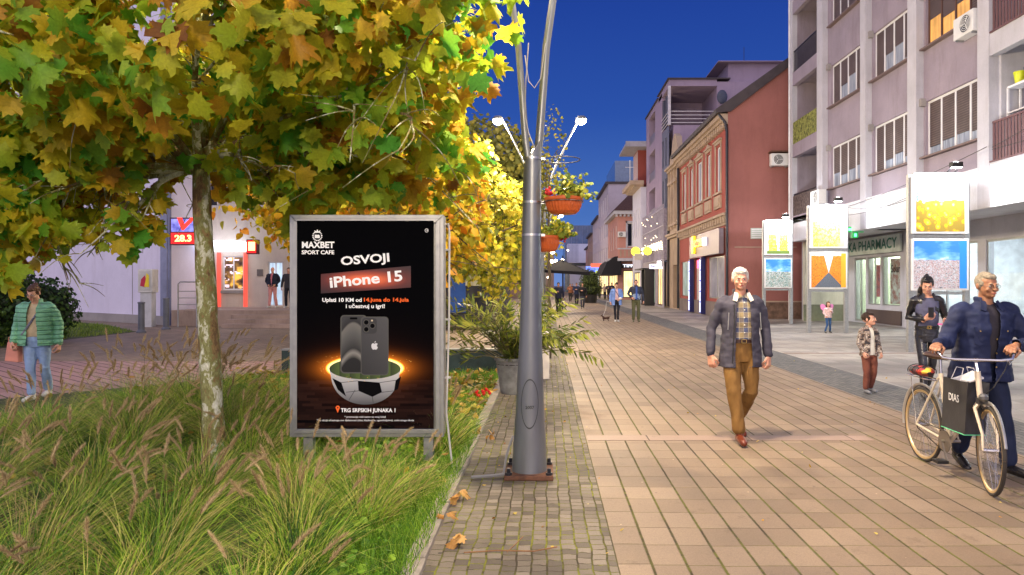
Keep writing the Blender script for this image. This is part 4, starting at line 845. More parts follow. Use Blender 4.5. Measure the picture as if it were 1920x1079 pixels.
# ================================================================ STREET LAMPS
STEEL = M('grey_painted_steel', (.20, .215, .235), .36, metal=.55, var=.12, ns=7, bump=.05, bs=40, stretch=(1, 1, .25))
HEADM = M('lamp_head_glow', (1, 1, 1), .4, emit=(1., .88, .74), es=45.)
def lamp_post(X, Y, label, detail=False, en=None):
    t = thing('street_lamp', label, 'street lamp', (X, Y, 0), 'twin arm street lamps')
    ln = lambda z: X+.026*z/2.79
    prof = [(.04, .150), (.06, .147), (.3, .135), (.6, .118), (.9, .106), (1.15, .094), (1.5, .086), (2.0, .080), (2.6, .075)]
    mb = MB(); n = 32; vs = []; fs = []
    for z, r in prof+[(2.79, .0735)]:
        for k in range(n):
            a = 2*math.pi*k/n; zz = z
            if z > 2.7: zz = 2.72+.11*math.cos(a-.25)      # slanted top
            vs.append((ln(z)+r*math.cos(a), Y+r*math.sin(a), zz))
    m = len(prof)+1
    for i in range(m-1):
        for k in range(n): k2 = (k+1) % n; fs.append((i*n+k, i*n+k2, (i+1)*n+k2, (i+1)*n+k))
    fs.append(tuple((m-1)*n+k for k in range(n))); mb.add(vs, fs); mb.build('pole', STEEL, t, smooth=True)
    mb = MB(); mb.box(X-.20, X+.20, Y-.20, Y+.20, .012, .05); bp_ = mb.build('base_plate', RUST, t, bevel=.006)
    mb = MB()
    for a, b in ((-1, -1), (1, -1), (-1, 1), (1, 1)): mb.lathe((X+a*.165, Y+b*.165, .05), [(.016, 0), (.016, .05), (.01, .055)], 8); mb.lathe((X+a*.165, Y+b*.165, .05), [(.028, 0), (.028, .02)], 6)
    mb.islands('bolt', FR_D, bp_)
    arc = [(0, 2.5), (.045, 2.8), (.07, 3.14), (.105, 3.6), (.17, 4.06), (.29, 4.45), (.46, 4.84), (.70, 5.35), (.93, 5.80)]
    for s, r in ((-1, .026), (1, .031)):
        mb = MB(); mb.tube([(ln(2.7)+s*o+s*.012, Y+.01*s, z) for o, z in arc], [r+.006-.012*i/8 for i in range(9)], 12)
        a = mb.build('arm', STEEL, t, smooth=True)
        mb = MB(); mb.lathe((X+s*1.08, Y, 5.86), [(.02, .11), (.10, .10), (.15, .04), (.14, .01)], 18); mb.tube([(X+s*.93, Y, 5.80), (X+s*1.08, Y, 5.95)], .03, 8); hd = mb.build('lamp_head', STEEL, t, smooth=True)
        mb = MB(); mb.ball((X+s*1.08, Y, 5.85), (.135, .135, .10), 16); mb.build('lit_lens', HEADM, hd, smooth=True)
        L_ = bpy.data.lights.new('lamp_light', 'POINT'); L_.energy = LAMP_W if Y < 25 else LAMP_W*.5; L_.color = LAMP_COL; L_.shadow_soft_size = .12
        lo = bpy.data.objects.new('lamp_light', L_); COL.objects.link(lo); lo.location = (X+s*1.08, Y, 5.66)
    if not detail: return t
    mb = MB()
    for z in (gz(295, 5.64), gz(378, 5.64), gz(440, 5.64)):
        r = np.interp(z, [p[0] for p in prof], [p[1] for p in prof])+.0025; mb.lathe((ln(z), Y, z-.009), [(r, 0), (r, .018)], 30, cap=False)
        mb.box(ln(z)+r-.005, ln(z)+r+.03, Y-.012, Y+.012, z-.011, z+.011)
    mb.islands('steel_band', M('band_steel', (.5, .5, .5), .3, metal=.9), t)
    # inspection hatch with the number
    vs = []; fs = []; n = 40; zc = gz(762, 5.5)
    for rr, out in ((1.0, .0005), (1.0, .003), (.94, .003), (.94, .0005)):
        for k in range(n):
            a = 2*math.pi*k/n; z = zc+.205*rr*math.sin(a); xx = .072*rr*math.cos(a); r = np.interp(z, [p[0] for p in prof], [p[1] for p in prof])+out
            vs.append((ln(z)+xx, Y-math.sqrt(max(r*r-xx*xx, 0)), z))
    for q in range(3):
        for k in range(n): fs.append((q*n+k, q*n+(k+1) % n, (q+1)*n+(k+1) % n, (q+1)*n+k))
    h = MB().add(vs, fs).build('hatch_rim', M('hatch_dark', (.07, .075, .08), .5, metal=.4), t)
    o = text('2007', .036, face((X+.006, Y-.118, zc-.03), *CAMF), MATS['hatch_dark'], t, off=.001, ext=.003)
    return t
SLOPE0 = lamp_post(-.145, 5.72, 'tall tapered grey steel lamp post in the foreground carrying terracotta flower bowls', True)
lamp_post(-.18, 17.7, 'lit twin arm street lamp just behind the foreground lamp post')
for Y_, l_ in ((29.8, 'third twin arm street lamp along the promenade'), (42, 'fourth twin arm street lamp along the promenade'), (54, 'fifth twin arm street lamp far along the promenade'), (66, 'sixth twin arm street lamp far along the promenade'), (90, 'farthest twin arm street lamp near the end of the street')): lamp_post(-.2, Y_, l_)
lamp_post(-.15, -6.3, 'twin arm street lamp standing behind the photographer')
LC = MB(); Xp = -.12; LC.tube([(Xp-.03, 5.65, 3.6), (Xp-.05, 5.64, 3.3), (Xp-.06, 5.64, 3.0), (Xp-.03, 5.63, 2.85), (Xp+.02, 5.62, 2.72)], .005, 6); LC.tube([(Xp+.11, 5.66, 3.6), (Xp+.07, 5.64, 3.3), (Xp+.02, 5.63, 3.22), (Xp-.03, 5.64, 3.28), (Xp-.06, 5.66, 3.5)], .005, 6)
tag(LC.build('lamp_cable', M('grey_cable', (.25, .25, .26), .6)), 'grey cable loops hanging round the arms of the foreground lamp post', 'cable'); LC = MB(); LC.tube([(-.62, 5.6, .02), (-.42, 5.62, .03), (-.34, 5.66, .03)], .014, 6); LC.tube([(-.36, 5.66, .02), (-.33, 5.68, .2), (-.28, 5.7, .34)], .010, 6)
tag(LC.build('lamp_cable', MATS['grey_cable']), 'grey conduit on the cobbles at the foot of the foreground lamp post', 'cable')
TERRA = M('terracotta_plastic', (.62, .13, .03), .45, var=.12, ns=12)
GERL = leaf_mat('geranium_leaf', [(.15, (.06, .11, .012)), (.5, (.20, .28, .025)), (.85, (.48, .42, .04))], .5, .3)
def blossoms(mb, c, r, n):
    for k in range(n): mb.ball((c[0]+random.gauss(0, r), c[1]+random.gauss(0, r), c[2]+random.gauss(0, r*.7)), .012, 6)
def basket(c, R_, lab, seed, spread):
    random.seed(seed); t = thing('flower_bowl', lab, 'flower bowl', c, 'hanging flower bowls'); prof = []
    n = 64; vs = []; fs = []; ring = [(.50, -.125), (.62, -.122), (.80, -.10), (.93, -.06), (1.0, -.012), (1.04, -.010), (1.05, .012), (.98, .014), (.93, -.02)]
    for r, z in ring:
        for k in range(n):
            a = 2*math.pi*k/n; q = 1+(.022*(1 if k % 2 else -1) if -.13 < z < -.02 and r < .99 else 0); vs.append((c[0]+r*R_*q*math.cos(a), c[1]+r*R_*q*math.sin(a), c[2]+z))
    for i in range(len(ring)-1):
        for k in range(n): fs.append((i*n+k, i*n+(k+1) % n, (i+1)*n+(k+1) % n, (i+1)*n+k))
    fs.append(tuple(range(n))[::-1]); MB().add(vs, fs).build('bowl', TERRA, t)
    MB().lathe((c[0], c[1], c[2]-.03), [(R_*.94, 0), (R_*.93, .005)], 24).build('soil', M('dark_soil', (.02, .015, .01), .95), t)
    mb = MB(); tips = []
    for k in range(26):
        a = random.random()*6.28; rr = R_*.6*random.random(); p = Vector((c[0]+rr*math.cos(a), c[1]+rr*math.sin(a), c[2])); d = Vector((spread+random.gauss(0, .45), random.gauss(0, .4), random.uniform(.25, 1))).normalized(); L = random.uniform(.08, .20); pts = [p]
        for q in range(4): p = p+d*L/3; d = (d+Vector((.12*spread, 0, -.18))).normalized(); pts.append(p.copy())
        mb.tube(pts, [.004, .0035, .003, .002, .001], 5); tips += pts[1:]
    mb.build('stems', M('plant_stem', (.16, .18, .04), .7), t)
    P = []; N_ = []
    for p in tips:
        for k in range(3): P.append((p[0]+random.gauss(0, .018), p[1]+random.gauss(0, .018), p[2]+random.gauss(0, .015))); N_.append((random.gauss(0, .6), random.gauss(-.4, .6), random.gauss(.5, .5)))
    P = np.array(P); N_ = np.array(N_); leaf_mesh('leaves', ROUND_LEAF, P, RNG.uniform(.024, .05, len(P)), N_, RNG.normal(size=(len(P), 3)), GERL, t, .4)
    mb = MB(); q0 = (c[0]-R_*.75, c[1]-.06, c[2]+.05) if seed == 3 else (c[0]+R_*1.1, c[1], c[2]-.0)
    blossoms(mb, q0, .02, 26); mb.build('red_blossom', M('geranium_red', (.55, .01, .01), .5), t); return t
Dp = 5.72
def c3(x, y, D): return tuple(px(x, y, D))
basket(c3(1057, 374, Dp-.03), .155, 'upper terracotta bowl of leafy geraniums on the foreground lamp post', 3, .45); basket((c3(1022, 446, 5.95)[0], 5.95, gz(446, 5.95)), .13, 'lower terracotta bowl of geraniums half hidden by the lamp post', 4, .55)
hr = MB(); c = px(1052, 300, Dp); n = 36
hr.tube([(c.x+.158*math.cos(k*2*math.pi/n), c.y+.158*math.sin(k*2*math.pi/n), c.z) for k in range(n+1)], .0045, 6, cap=False); hr.tube([(c.x-.155, c.y, c.z), (-.05, 5.72, c.z+.01)], .006, 6)
tag(hr.build('basket_ring', M('dark_ring', (.12, .12, .13), .4, metal=.7)), 'empty metal bowl holder ring near the top of the foreground lamp pole', 'holder ring')
hr = MB(); c = px(1057, 376, Dp-.03); hr.tube([(c.x+.164*math.cos(k*2*math.pi/n), c.y+.164*math.sin(k*2*math.pi/n), c.z-.014) for k in range(n+1)], .004, 6, cap=False); hr.tube([(c.x-.16, c.y, c.z-.014), (-.05, 5.72, c.z-.014)], .006, 6)
tag(hr.build('basket_ring', MATS['dark_ring']), 'dark wire ring holding the upper terracotta bowl to the lamp pole', 'holder ring')
# ================================================================ ADVERTISING LIGHTBOX
YA = 5.8; ax0, ax1 = gx(543, YA), gx(832, YA); az0, az1 = gz(820, YA), gz(403, YA)
ad = thing('advertising_lightbox', 'aluminium framed advertising lightbox with a black football poster in the grass', 'lightbox', ((ax0+ax1)/2, YA, 0)); fwid = .055
mb = MB(); mb.box(ax0+.004, ax1-.004, YA+.02, YA+.15, az0+.004, az1-.004); mb.build('cabinet', ALU, ad, bevel=.006)
mb = MB()
for w0, d0, d1 in ((0, .0, .03), (.03, -.012, .0)):
    a0, a1, b0, b1 = ax0+w0, ax1-w0, az0+w0, az1-w0; f = fwid-w0*.6
    mb.poly3([(a0, YA+d0, b0), (a1, YA+d0, b0), (a1-f, YA+d0, b0+f), (a0+f, YA+d0, b0+f)], (0, d1-d0, 0)); mb.poly3([(a0, YA+d0, b1), (a0+f, YA+d0, b1-f), (a1-f, YA+d0, b1-f), (a1, YA+d0, b1)], (0, d1-d0, 0))
    mb.poly3([(a0, YA+d0, b0+.001), (a0+f, YA+d0, b0+f), (a0+f, YA+d0, b1-f), (a0, YA+d0, b1-.001)], (0, d1-d0, 0)); mb.poly3([(a1, YA+d0, b0+.001), (a1, YA+d0, b1-.001), (a1-f, YA+d0, b1-f), (a1-f, YA+d0, b0+f)], (0, d1-d0, 0))
mb.build('frame', ALU, ad, bevel=.003)
mb = MB(); mb.box(ax0+.10, ax0+.18, YA+.05, YA+.12, -.05, az0+.01); mb.box(ax1-.18, ax1-.10, YA+.05, YA+.12, -.05, az0+.01); mb.islands('leg', GALV, ad)
mb = MB(); x = ax1+.012
mb.tube([(ax1-.01, YA+.08, az1-.08), (x+.015, YA+.08, az1-.07), (x+.025, YA+.08, az1-.14), (x+.022, YA+.08, 1.3), (x+.0, YA+.07, .5), (x+.05, YA+.03, .1), (x+.07, YA+.0, -.02)], .009, 8)
for z in (1.9, 1.3, .8): mb.box(ax1-.005, x+.035, YA+.07, YA+.09, z-.008, z+.008)
mb.build('cable_conduit', M('pale_conduit', (.5, .5, .5), .5), ad, smooth=True)
PX0, PX1 = gx(558, YA), gx(813.5, YA); PZ1, PZ0 = gz(414.5, YA), gz(803, YA); PW, PH = PX1-PX0, PZ1-PZ0; YP0 = YA-.016
def pp(a, b, lay=1): return (PX0+(a-90)/597*PW, YP0-.0012*lay, PZ1-(b-85)/905*PH)     # poster coordinates: measured in the zoomed photo (90..687, 85..990)
def poster_base():
    g = G('poster_print'); vec, x, y, z = g.xyz('Generated')
    e = lambda cx, cy, a, b: g.math('SQRT', g.math('ADD', g.math('POWER', g.math('DIVIDE', g.math('SUBTRACT', x, cx), a), 2.), g.math('POWER', g.math('DIVIDE', g.math('SUBTRACT', z, cy), b), 2.)))
    cx, cy = (388-90)/597, 1-(728-85)/905
    d = e(cx, cy, .285, .062); dd = g.math('ABSOLUTE', g.math('SUBTRACT', d, 1.)); halo = g.math('POWER', 2.718, g.math('MULTIPLY', dd, -5.))
    wide = g.math('POWER', 2.718, g.math('MULTIPLY', e(cx, cy-.04, .40, .15), -2.6))
    c = g.mix(g.math('MULTIPLY', halo, .85), (.002, .002, .0025), (.65, .17, .015)); c = g.mix(g.math('MULTIPLY', wide, .55), c, (.16, .035, .010), 'ADD')
    fl = g.math('LESS_THAN', z, 1-(780-85)/905); v = g.white(g.comb(g.math('FLOOR', g.math('MULTIPLY', g.math('ADD', x, g.math('MULTIPLY', g.math('FLOOR', g.math('MULTIPLY', z, 75.)), .37)), 7.)), g.math('FLOOR', g.math('MULTIPLY', z, 75.))))
    c = g.mix(g.math('MULTIPLY', g.math('MULTIPLY', fl, v), .5), c, (.03, .012, .008), 'ADD')
    g.L.new(c, g.b.inputs['Emission Color']); g.b.inputs['Emission Strength'].default_value = .55
    g.b.inputs['Specular IOR Level'].default_value = 0.; return g.set(c, .6)
poster = MB().box(PX0, PX1, YP0, YP0+.004, PZ0, PZ1).build('poster', poster_base(), ad)
def pmat(n, c, es=.35, rough=.6): return M(n, c, rough, var=.02, emit=c, es=es, spec=0.)
PWH = pmat('print_white', (.85, .85, .85), .25); POR = pmat('print_orange', (.80, .13, .03), .3); PGR = pmat('print_grey', (.055, .055, .058), .2); PBK = pmat('print_black', (.006, .006, .007), 0.)
def ppoly(pts, lay, mat, name='artwork'):
    mb = MB(); mb.poly3([pp(a, b, lay) for a, b in pts], (0, .0009, 0)); return mb.build(name, mat, poster)
def pell(cx, cy, rx, ry, a0=0, a1=360, n=40): return [(cx+rx*math.cos(R(a0+(a1-a0)*k/n)), cy-ry*math.sin(R(a0+(a1-a0)*k/n))) for k in range(n+(0 if a1-a0 == 360 else 1))]
def rrect(x0, y0, x1, y1, r): 
    o = []
    for cx, cy, a in ((x1-r, y0+r, 0), (x0+r, y0+r, 90), (x0+r, y1-r, 180), (x1-r, y1-r, 270)):
        for k in range(6): t = R(a+18*k); o.append((cx+r*math.cos(t), cy-r*math.sin(t)))
    return o
def ptext(s, cx, cy, h, w, mat, rot=0, off=.0, lay=6, shear=0):
    text(s, h/905*PH*1.38, face(pp(cx, cy, lay), (1, 0, 0), (0, -1, 0), R(rot)), mat, poster, off=off, ext=.0004, width=w/597*PW, shear=shear)
# orange flare stripe
def stripe_mat():
    g = G('print_flare'); vec, x, y, z = g.xyz('Generated'); u = g.math('ABSOLUTE', g.math('SUBTRACT', x, .5)); f = g.math('POWER', 2.718, g.math('MULTIPLY', g.math('MULTIPLY', u, u), -5.)); w = g.math('ABSOLUTE', g.math('SUBTRACT', z, .5)); k = g.math('POWER', 2.718, g.math('MULTIPLY', g.math('MULTIPLY', w, w), -9.))
    c = g.ramp(g.math('MULTIPLY', f, k), [(0., (.012, .004, .004)), (.35, (.10, .014, .008)), (.7, (.40, .06, .02)), (1., (.80, .17, .05))]); g.L.new(c, g.b.inputs['Emission Color']); g.b.inputs['Emission Strength'].default_value = .3; return g.set(c, .3)
ppoly([(195, 318), (588, 282), (588, 376), (195, 402)], 1, stripe_mat())
ptext('OSVOJI', 390, 255, 37, 212, PWH, 4.5, .0028); ptext('iPhone 15', 393, 342, 46, 318, PWH, 5.5, .0034)
ptext('Uplati 10 KM od', 288, 431, 17, 172, PWH, 0, .0012); ptext('14.juna do 14.jula', 479, 430, 17, 196, POR, 0, .0012); ptext('i učestvuj u igri!', 390, 458, 17, 170, PWH, 0, .0012)
ptext('MAXBET', 183, 192, 27, 142, PWH, 0, .0025); ptext('SPORT CAFE', 183, 224, 17, 142, PWH, 0, .0014)
mb = MB()
for k in range(12): a = R(-50+k*25.5+90+0); 
for k in range(14):
    a = R(130+k*280/13); mb.poly3([pp(180+19*math.cos(a)+4*math.cos(q), 152-19*math.sin(a)*1.05-3*math.sin(q), 4) for q in (0, 1.57, 3.14, 4.71)], (0, .0009, 0))
mb.poly3([pp(*p, 4) for p in [(170, 138), (167, 127), (175, 132), (180, 123), (185, 132), (193, 127), (190, 138)]], (0, .0009, 0)); mb.build('crest', PWH, poster); ptext('m', 180, 152, 17, 22, PWH, 0, .004)
mb = MB(); o = pell(657, 128, 8, 8); i_ = pell(657, 128, 6.3, 6.3)
for k in range(40): mb.quad(pp(*o[k], 4), pp(*o[(k+1) % 40], 4), pp(*i_[(k+1) % 40], 4), pp(*i_[k], 4))
mb.build('age_mark', PWH, poster); ptext('18', 657, 128, 6, 8, PWH)
# half football with pitch and glowing rim
ppoly(pell(388, 728, 172, 56), 2, pmat('print_glow', (1., .50, .06), .9)); ppoly(pell(388, 728, 166, 51), 3, pmat('print_glow2', (1., .85, .35), .8))
def ball_mat():
    g = G('print_ball'); vec, x, y, z = g.xyz('Generated'); c = g.ramp(z, [(0., (.06, .06, .065)), (.5, (.26, .26, .27)), (1., (.50, .49, .47))]); g.L.new(c, g.b.inputs['Emission Color']); g.b.inputs['Emission Strength'].default_value = .3; return g.set(c, .4)
low = [(388-150*math.cos(R(t)), 735+148*math.sin(R(t))**.85) for t in range(0, 181, 6)]; low = [(x, 738+(y-735)*1.0) for x, y in low]
ppoly([(232, 738)]+low[1:-1]+[(544, 738)], 3.4, ball_mat(), 'football')
for P_ in ([(357, 782), (452, 790), (462, 832), (420, 852), (360, 826)], [(245, 770), (285, 790), (305, 850), (270, 822)], [(522, 780), (546, 762), (532, 818), (515, 826)]): ppoly(P_, 3.8, PBK)
mb = MB()
for a, b in (((285, 790), (357, 782)), ((305, 832), (360, 826)), ((420, 852), (424, 878)), ((452, 790), (522, 780)), ((462, 832), (515, 826)), ((318, 866), (345, 822))):
    v = Vector((b[0]-a[0], b[1]-a[1])).normalized()*1.2; mb.quad(pp(a[0]-v.y, a[1]+v.x, 3.8), pp(b[0]-v.y, b[1]+v.x, 3.8), pp(b[0]+v.y, b[1]-v.x, 3.8), pp(a[0]+v.y, a[1]-v.x, 3.8))
mb.build('seams', PGR, poster)
def pitch_mat():
    g = G('print_pitch'); vec, x, y, z = g.xyz('Generated'); f = g.math('FRACT', g.math('MULTIPLY', x, 7.)); n = g.noise(vec, 30, 3); c = g.ramp(g.math('ADD', g.math('MULTIPLY', f, .5), g.math('MULTIPLY', n, .5)), [(.2, (.01, .02, .004)), (.8, (.06, .10, .015))]); g.L.new(c, g.b.inputs['Emission Color']); g.b.inputs['Emission Strength'].default_value = .3; return g.set(c, .5)
ppoly(pell(388, 730, 156, 46), 3.6, pitch_mat())
# phones
PHE = pmat('print_titan', (.09, .088, .082), .3)
def phone_screen():
    g = G('print_screen'); vec, x, y, z = g.xyz('Generated'); s = g.math('ADD', g.math('MULTIPLY', g.math('SINE', g.math('MULTIPLY_ADD', x, 2.6, .3)), -.25), z); n = g.noise(vec, 40, 2)
    c = g.ramp(s, [(.0, (.01, .01, .01)), (.10, (.20, .19, .17)), (.18, (.02, .02, .02)), (.45, (.08, .08, .075)), (.62, (.13, .125, .11)), (.66, (.012, .012, .012)), (.8, (.03, .03, .03))]); g.L.new(c, g.b.inputs['Emission Color']); g.b.inputs['Emission Strength'].default_value = .3; return g.set(c, .3)
ppoly(rrect(281, 496, 396, 750, 16), 4.2, PHE, 'phone'); ppoly(rrect(286, 501, 392, 745, 13), 4.6, phone_screen()); ppoly(rrect(322, 506, 355, 515, 4.4), 5, PBK)
ppoly(rrect(370, 503, 491, 758, 16), 5.2, PHE, 'phone')
def pback():
    g = G('print_phone_back'); vec, x, y, z = g.xyz('Generated'); c = g.ramp(g.math('ADD', g.math('MULTIPLY', x, .35), g.math('MULTIPLY', z, .65)), [(0., (.018, .018, .02)), (1., (.055, .055, .058))]); g.L.new(c, g.b.inputs['Emission Color']); g.b.inputs['Emission Strength'].default_value = .3; return g.set(c, .4)
ppoly(rrect(373, 506, 488, 755, 14), 5.6, pback()); ppoly(rrect(376, 509, 440, 577, 15), 6, PGR, 'camera_bump')
for cx, cy in ((394, 528), (394, 558), (421, 543)): ppoly(pell(cx, cy, 13, 13, n=24), 6.4, PHE); ppoly(pell(cx, cy, 10, 10, n=24), 6.8, PBK)
ppoly(pell(419, 520, 4, 4, n=12), 6.4, pmat('print_flash', (.6, .5, .35), .3))
ap = [(430, 621), (436, 618), (441, 619), (444, 622), (441, 626), (440, 630), (442, 634), (445, 637), (441, 643), (437, 647), (430, 645), (424, 647), (420, 643), (417, 637), (416, 629), (418, 622), (423, 618)]
ppoly(ap, 6.4, pmat('print_silver', (.55, .55, .56), .3)); ppoly([(430, 617), (431, 612), (436, 609), (435, 614)], 6.4, MATS['print_silver'])
ppoly(pell(269, 899, 9, 9, -15, 195, 20)+[(269, 922)], 4, POR, 'map_pin'); ppoly(pell(269, 899, 3.4, 3.4, n=14), 4.6, PBK)
ptext('TRG SRPSKIH JUNAKA 1', 404, 911, 17, 238, PWH, 0, .001); ptext('* promocija važi samo za ovaj lokal', 389, 939, 8, 180, PWH); ptext('** u akciji učestvuju sve djelatnosti (slot, kladionica, ugostiteljstvo), osim tonga tiketa', 390, 954, 8, 424, PWH)
random.seed(12); mb = MB()
for k in range(60):
    a = random.uniform(0, 6.28); rr = random.gauss(1.12, .09); x_, y_ = 388+172*rr*math.cos(a), 722-58*rr*math.sin(a)-random.uniform(0, 14); s = random.uniform(.5, 1.3)
    mb.poly3([pp(x_-s, y_, 4), pp(x_, y_-s, 4), pp(x_+s, y_, 4), pp(x_, y_+s, 4)], (0, .0009, 0))
mb.build('sparks', pmat('print_spark', (1., .55, .12), .8), poster)
# ================================================================ PHOTO EXHIBITION STANDS
def picture(nm, hz, sky, gnd, sc, road=None, band=None, es=.0):
    g = G(nm); vec, x, y, z = g.xyz('Generated'); v2 = g.comb(x, 0., z)
    n = g.noise(g.comb(x, 0., g.math('MULTIPLY', z, 2.6)), 2.2, 5); n = g.math('ADD', g.math('MULTIPLY', n, .75), g.math('MULTIPLY', g.math('SUBTRACT', 1., z), .45)); s = g.ramp(n, [(.42, sky[0]), (.55, sky[1]), (.68, sky[2])])
    col = g.voro(v2, sc, out='Color'); sp = g.N.new('ShaderNodeSeparateXYZ'); g.L.new(col, sp.inputs[0]); nn = g.noise(v2, sc*.35, 3)
    f = g.math('ADD', g.math('MULTIPLY', sp.outputs[0], .45), g.math('MULTIPLY', nn, .65)); f = g.math('SUBTRACT', f, g.math('MULTIPLY', g.voro(v2, sc), .35)); f = g.math('ADD', f, .12); k = len(gnd); gg = g.ramp(f, [(.2+.65*i/(k-1), c) for i, c in enumerate(gnd)])
    c = g.mix(g.math('GREATER_THAN', g.math('ADD', z, g.math('MULTIPLY', g.math('SUBTRACT', g.noise(v2, 6, 3), .5), .12)), hz), gg, s)
    if road or nm in ('pic_oranges', 'pic_yellow_trees'):
        road = road or ((.1, .1, .1), -5.)
        w = g.math('MULTIPLY', g.math('SUBTRACT', .44, z), road[1]); m = g.math('LESS_THAN', g.math('ABSOLUTE', g.math('SUBTRACT', x, .5)), w); c = g.mix(m, c, g.ramp(g.noise(v2, 60, 2), [(.35, road[0]), (.65, tuple(v*2.2 for v in road[0]))]))
        if nm == 'pic_autumn_road': c = g.mix(g.math('LESS_THAN', g.math('ABSOLUTE', g.math('SUBTRACT', x, .5)), g.math('MULTIPLY', g.math('SUBTRACT', z, .42), .26)), c, (.62, .72, .80))
    if nm == 'pic_oranges':
        v = g.voro(v2, 9); fr_o = g.ramp(v, [(0, (1., .74, .22)), (.30, (1., .50, .015)), (.46, (.60, .26, .01)), (.54, (.22, .15, .02))]); mk = g.math('GREATER_THAN', g.math('ADD', z, g.math('MULTIPLY', g.noise(v2, 4, 2), .5)), .85); c = g.mix(mk, fr_o, g.ramp(g.noise(v2, 22, 4), [(.35, (.03, .16, .14)), (.5, (.25, .50, .55)), (.62, (.75, .88, .9))]))
    if nm == 'pic_yellow_trees':
        d1 = g.math('ABSOLUTE', g.math('SUBTRACT', x, .25)); d2 = g.math('ABSOLUTE', g.math('SUBTRACT', x, .74)); dm = g.math('ADD', g.math('MINIMUM', d1, d2), g.math('MULTIPLY', g.math('SUBTRACT', g.noise(v2, 12, 3), .5), .2)); tm = g.math('MULTIPLY', g.math('LESS_THAN', dm, .19), g.math('LESS_THAN', z, .64)); c = g.mix(tm, (.62, .66, .60), g.ramp(g.noise(v2, 18, 4), [(.35, (.35, .28, .02)), (.5, (.85, .62, .02)), (.65, (1., .84, .25))])); c = g.mix(g.math('LESS_THAN', z, .1), c, (.10, .16, .03))
    if band: c = g.mix(g.math('GREATER_THAN', x, .86), c, band)
    g.L.new(c, g.b.inputs['Emission Color']); g.b.inputs['Emission Strength'].default_value = es
    return g.set(c, .35)
BL = ((.03, .18, .62), (.16, .42, .85), (.8, .85, .9))
PICS = {1: (picture('pic_yellow_trees', .62, ((.7, .8, .9), (.8, .88, .95), (.9, .9, .9)), [(.25, .24, .03), (.75, .50, .02), (.9, .62, .05), (.12, .16, .03)], 16, es=.35), picture('pic_town_river', .55, BL, [(.02, .08, .04), (.6, .6, .62), (.05, .20, .18), (.45, .4, .4), (.05, .2, .03)], 26, ((.9*.05, .25, .3), .0), es=.35)),
        2: (picture('pic_green_field', .66, ((.6, .8, .85), (.75, .88, .9), (.9, .95, .9)), [(.10, .22, .03), (.45, .55, .05), (.55, .60, .25), (.05, .15, .04)], 30, band=(.35, .85, .25), es=.5), picture('pic_autumn_road', .93, ((.5, .65, .75), (.7, .8, .85), (.8, .8, .8)), [(.16, .14, .02), (.60, .16, .01), (.80, .26, .02), (.35, .08, .01)], 40, ((.06, .07, .09), .95), (.75, .33, .02), es=.35)),
        3: (picture('pic_oranges', .78, ((.45, .7, .9), (.6, .8, .9), (.85, .9, .95)), [(.02, .10, .04), (.85, .45, .01), (1., .62, .04), (.35, .22, .02), (.9, .7, .3)], 14, es=.5), picture('pic_aerial_city', .60, BL, [(.04, .07, .10), (.55, .56, .62), (.30, .12, .10), (.62, .64, .7), (.05, .14, .05)], 60, None, (.02, .22, .62), es=.35))}
SPOT_W = 190
def stand(n, xl, xr, D, lab):
    x0, x1 = gx(xl, D), gx(xr, D); t = thing('poster_stand', lab, 'poster stand', ((x0+x1)/2, D, 0), 'photo exhibition stands along the plaza')
    for x in (x0, x1-.13): MB().box(x, x+.13, D, D+.10, 0, 4.2).build('post', GALV, t, bevel=.008)
    mb = MB()
    for z0, z1 in ((2.70, 2.78), (1.36, 1.44), (4.16, 4.24)): mb.box(x0+.13, x1-.13, D+.012, D+.09, z0, z1)
    mb.islands('crossbar', GALV, t); f = M('poster_frame_white', (.75, .76, .78), .4)
    for i, (z0, z1, m) in enumerate(((2.80, 4.14, .10), (1.46, 2.68, .05))):
        b = MB().box(x0+.06, x1-.06, D-.05, D+.008, z0, z1).build('panel', f, t, bevel=.006)
        mb = MB(); mb.box(x0+.06+m, x1-.06-m*(1. if n == 3 else 1.), D-.056, D-.0515, z0+.05, z1-.05); mb.build('photograph', PICS[n][i], b)
    MB().box((x0+x1)/2+.05, (x0+x1)/2+.29, D-.46, D-.30, 4.30, 4.42).build('floodlight', BLACK, t, bevel=.01); mb = MB(); mb.tube([((x0+x1)/2+.17, D-.32, 4.36), ((x0+x1)/2+.17, D+.04, 4.22)], .015, 6); mb.build('lamp_bracket', BLACK, t)
    MB().box((x0+x1)/2+.07, (x0+x1)/2+.27, D-.44, D-.33, 4.285, 4.298).build('floodlight_lens', M('flood_lens', (1, 1, 1), .4, emit=(.95, .97, 1.), es=60.), t)
    L_ = bpy.data.lights.new('flood', 'AREA'); L_.energy = SPOT_W; L_.color = (.93, .96, 1.); L_.shape = 'RECTANGLE'; L_.size = .2; L_.size_y = .12
    lo = bpy.data.objects.new('floodlight_light', L_); COL.objects.link(lo); lo.location = ((x0+x1)/2+.17, D-.40, 4.27); lo.rotation_euler = (R(22), 0, 0)
    L2 = bpy.data.lights.new('flood_back', 'POINT'); L2.energy = 130; L2.color = (.90, .95, 1.); L2.shadow_soft_size = .06
    lo = bpy.data.objects.new('floodlight_back', L2); COL.objects.link(lo); lo.location = ((x0+x1)/2+.17, D-.38, 4.50)
    return t
stand(1, 1430, 1487, 27.7, 'farthest of three poster stands, showing yellow trees above a town by a river')
stand(2, 1514, 1591, 22.5, 'middle poster stand showing a green field above an autumn road')
stand(3, 1703, 1819, 16.1, 'nearest poster stand showing orange fruit above an aerial city view')
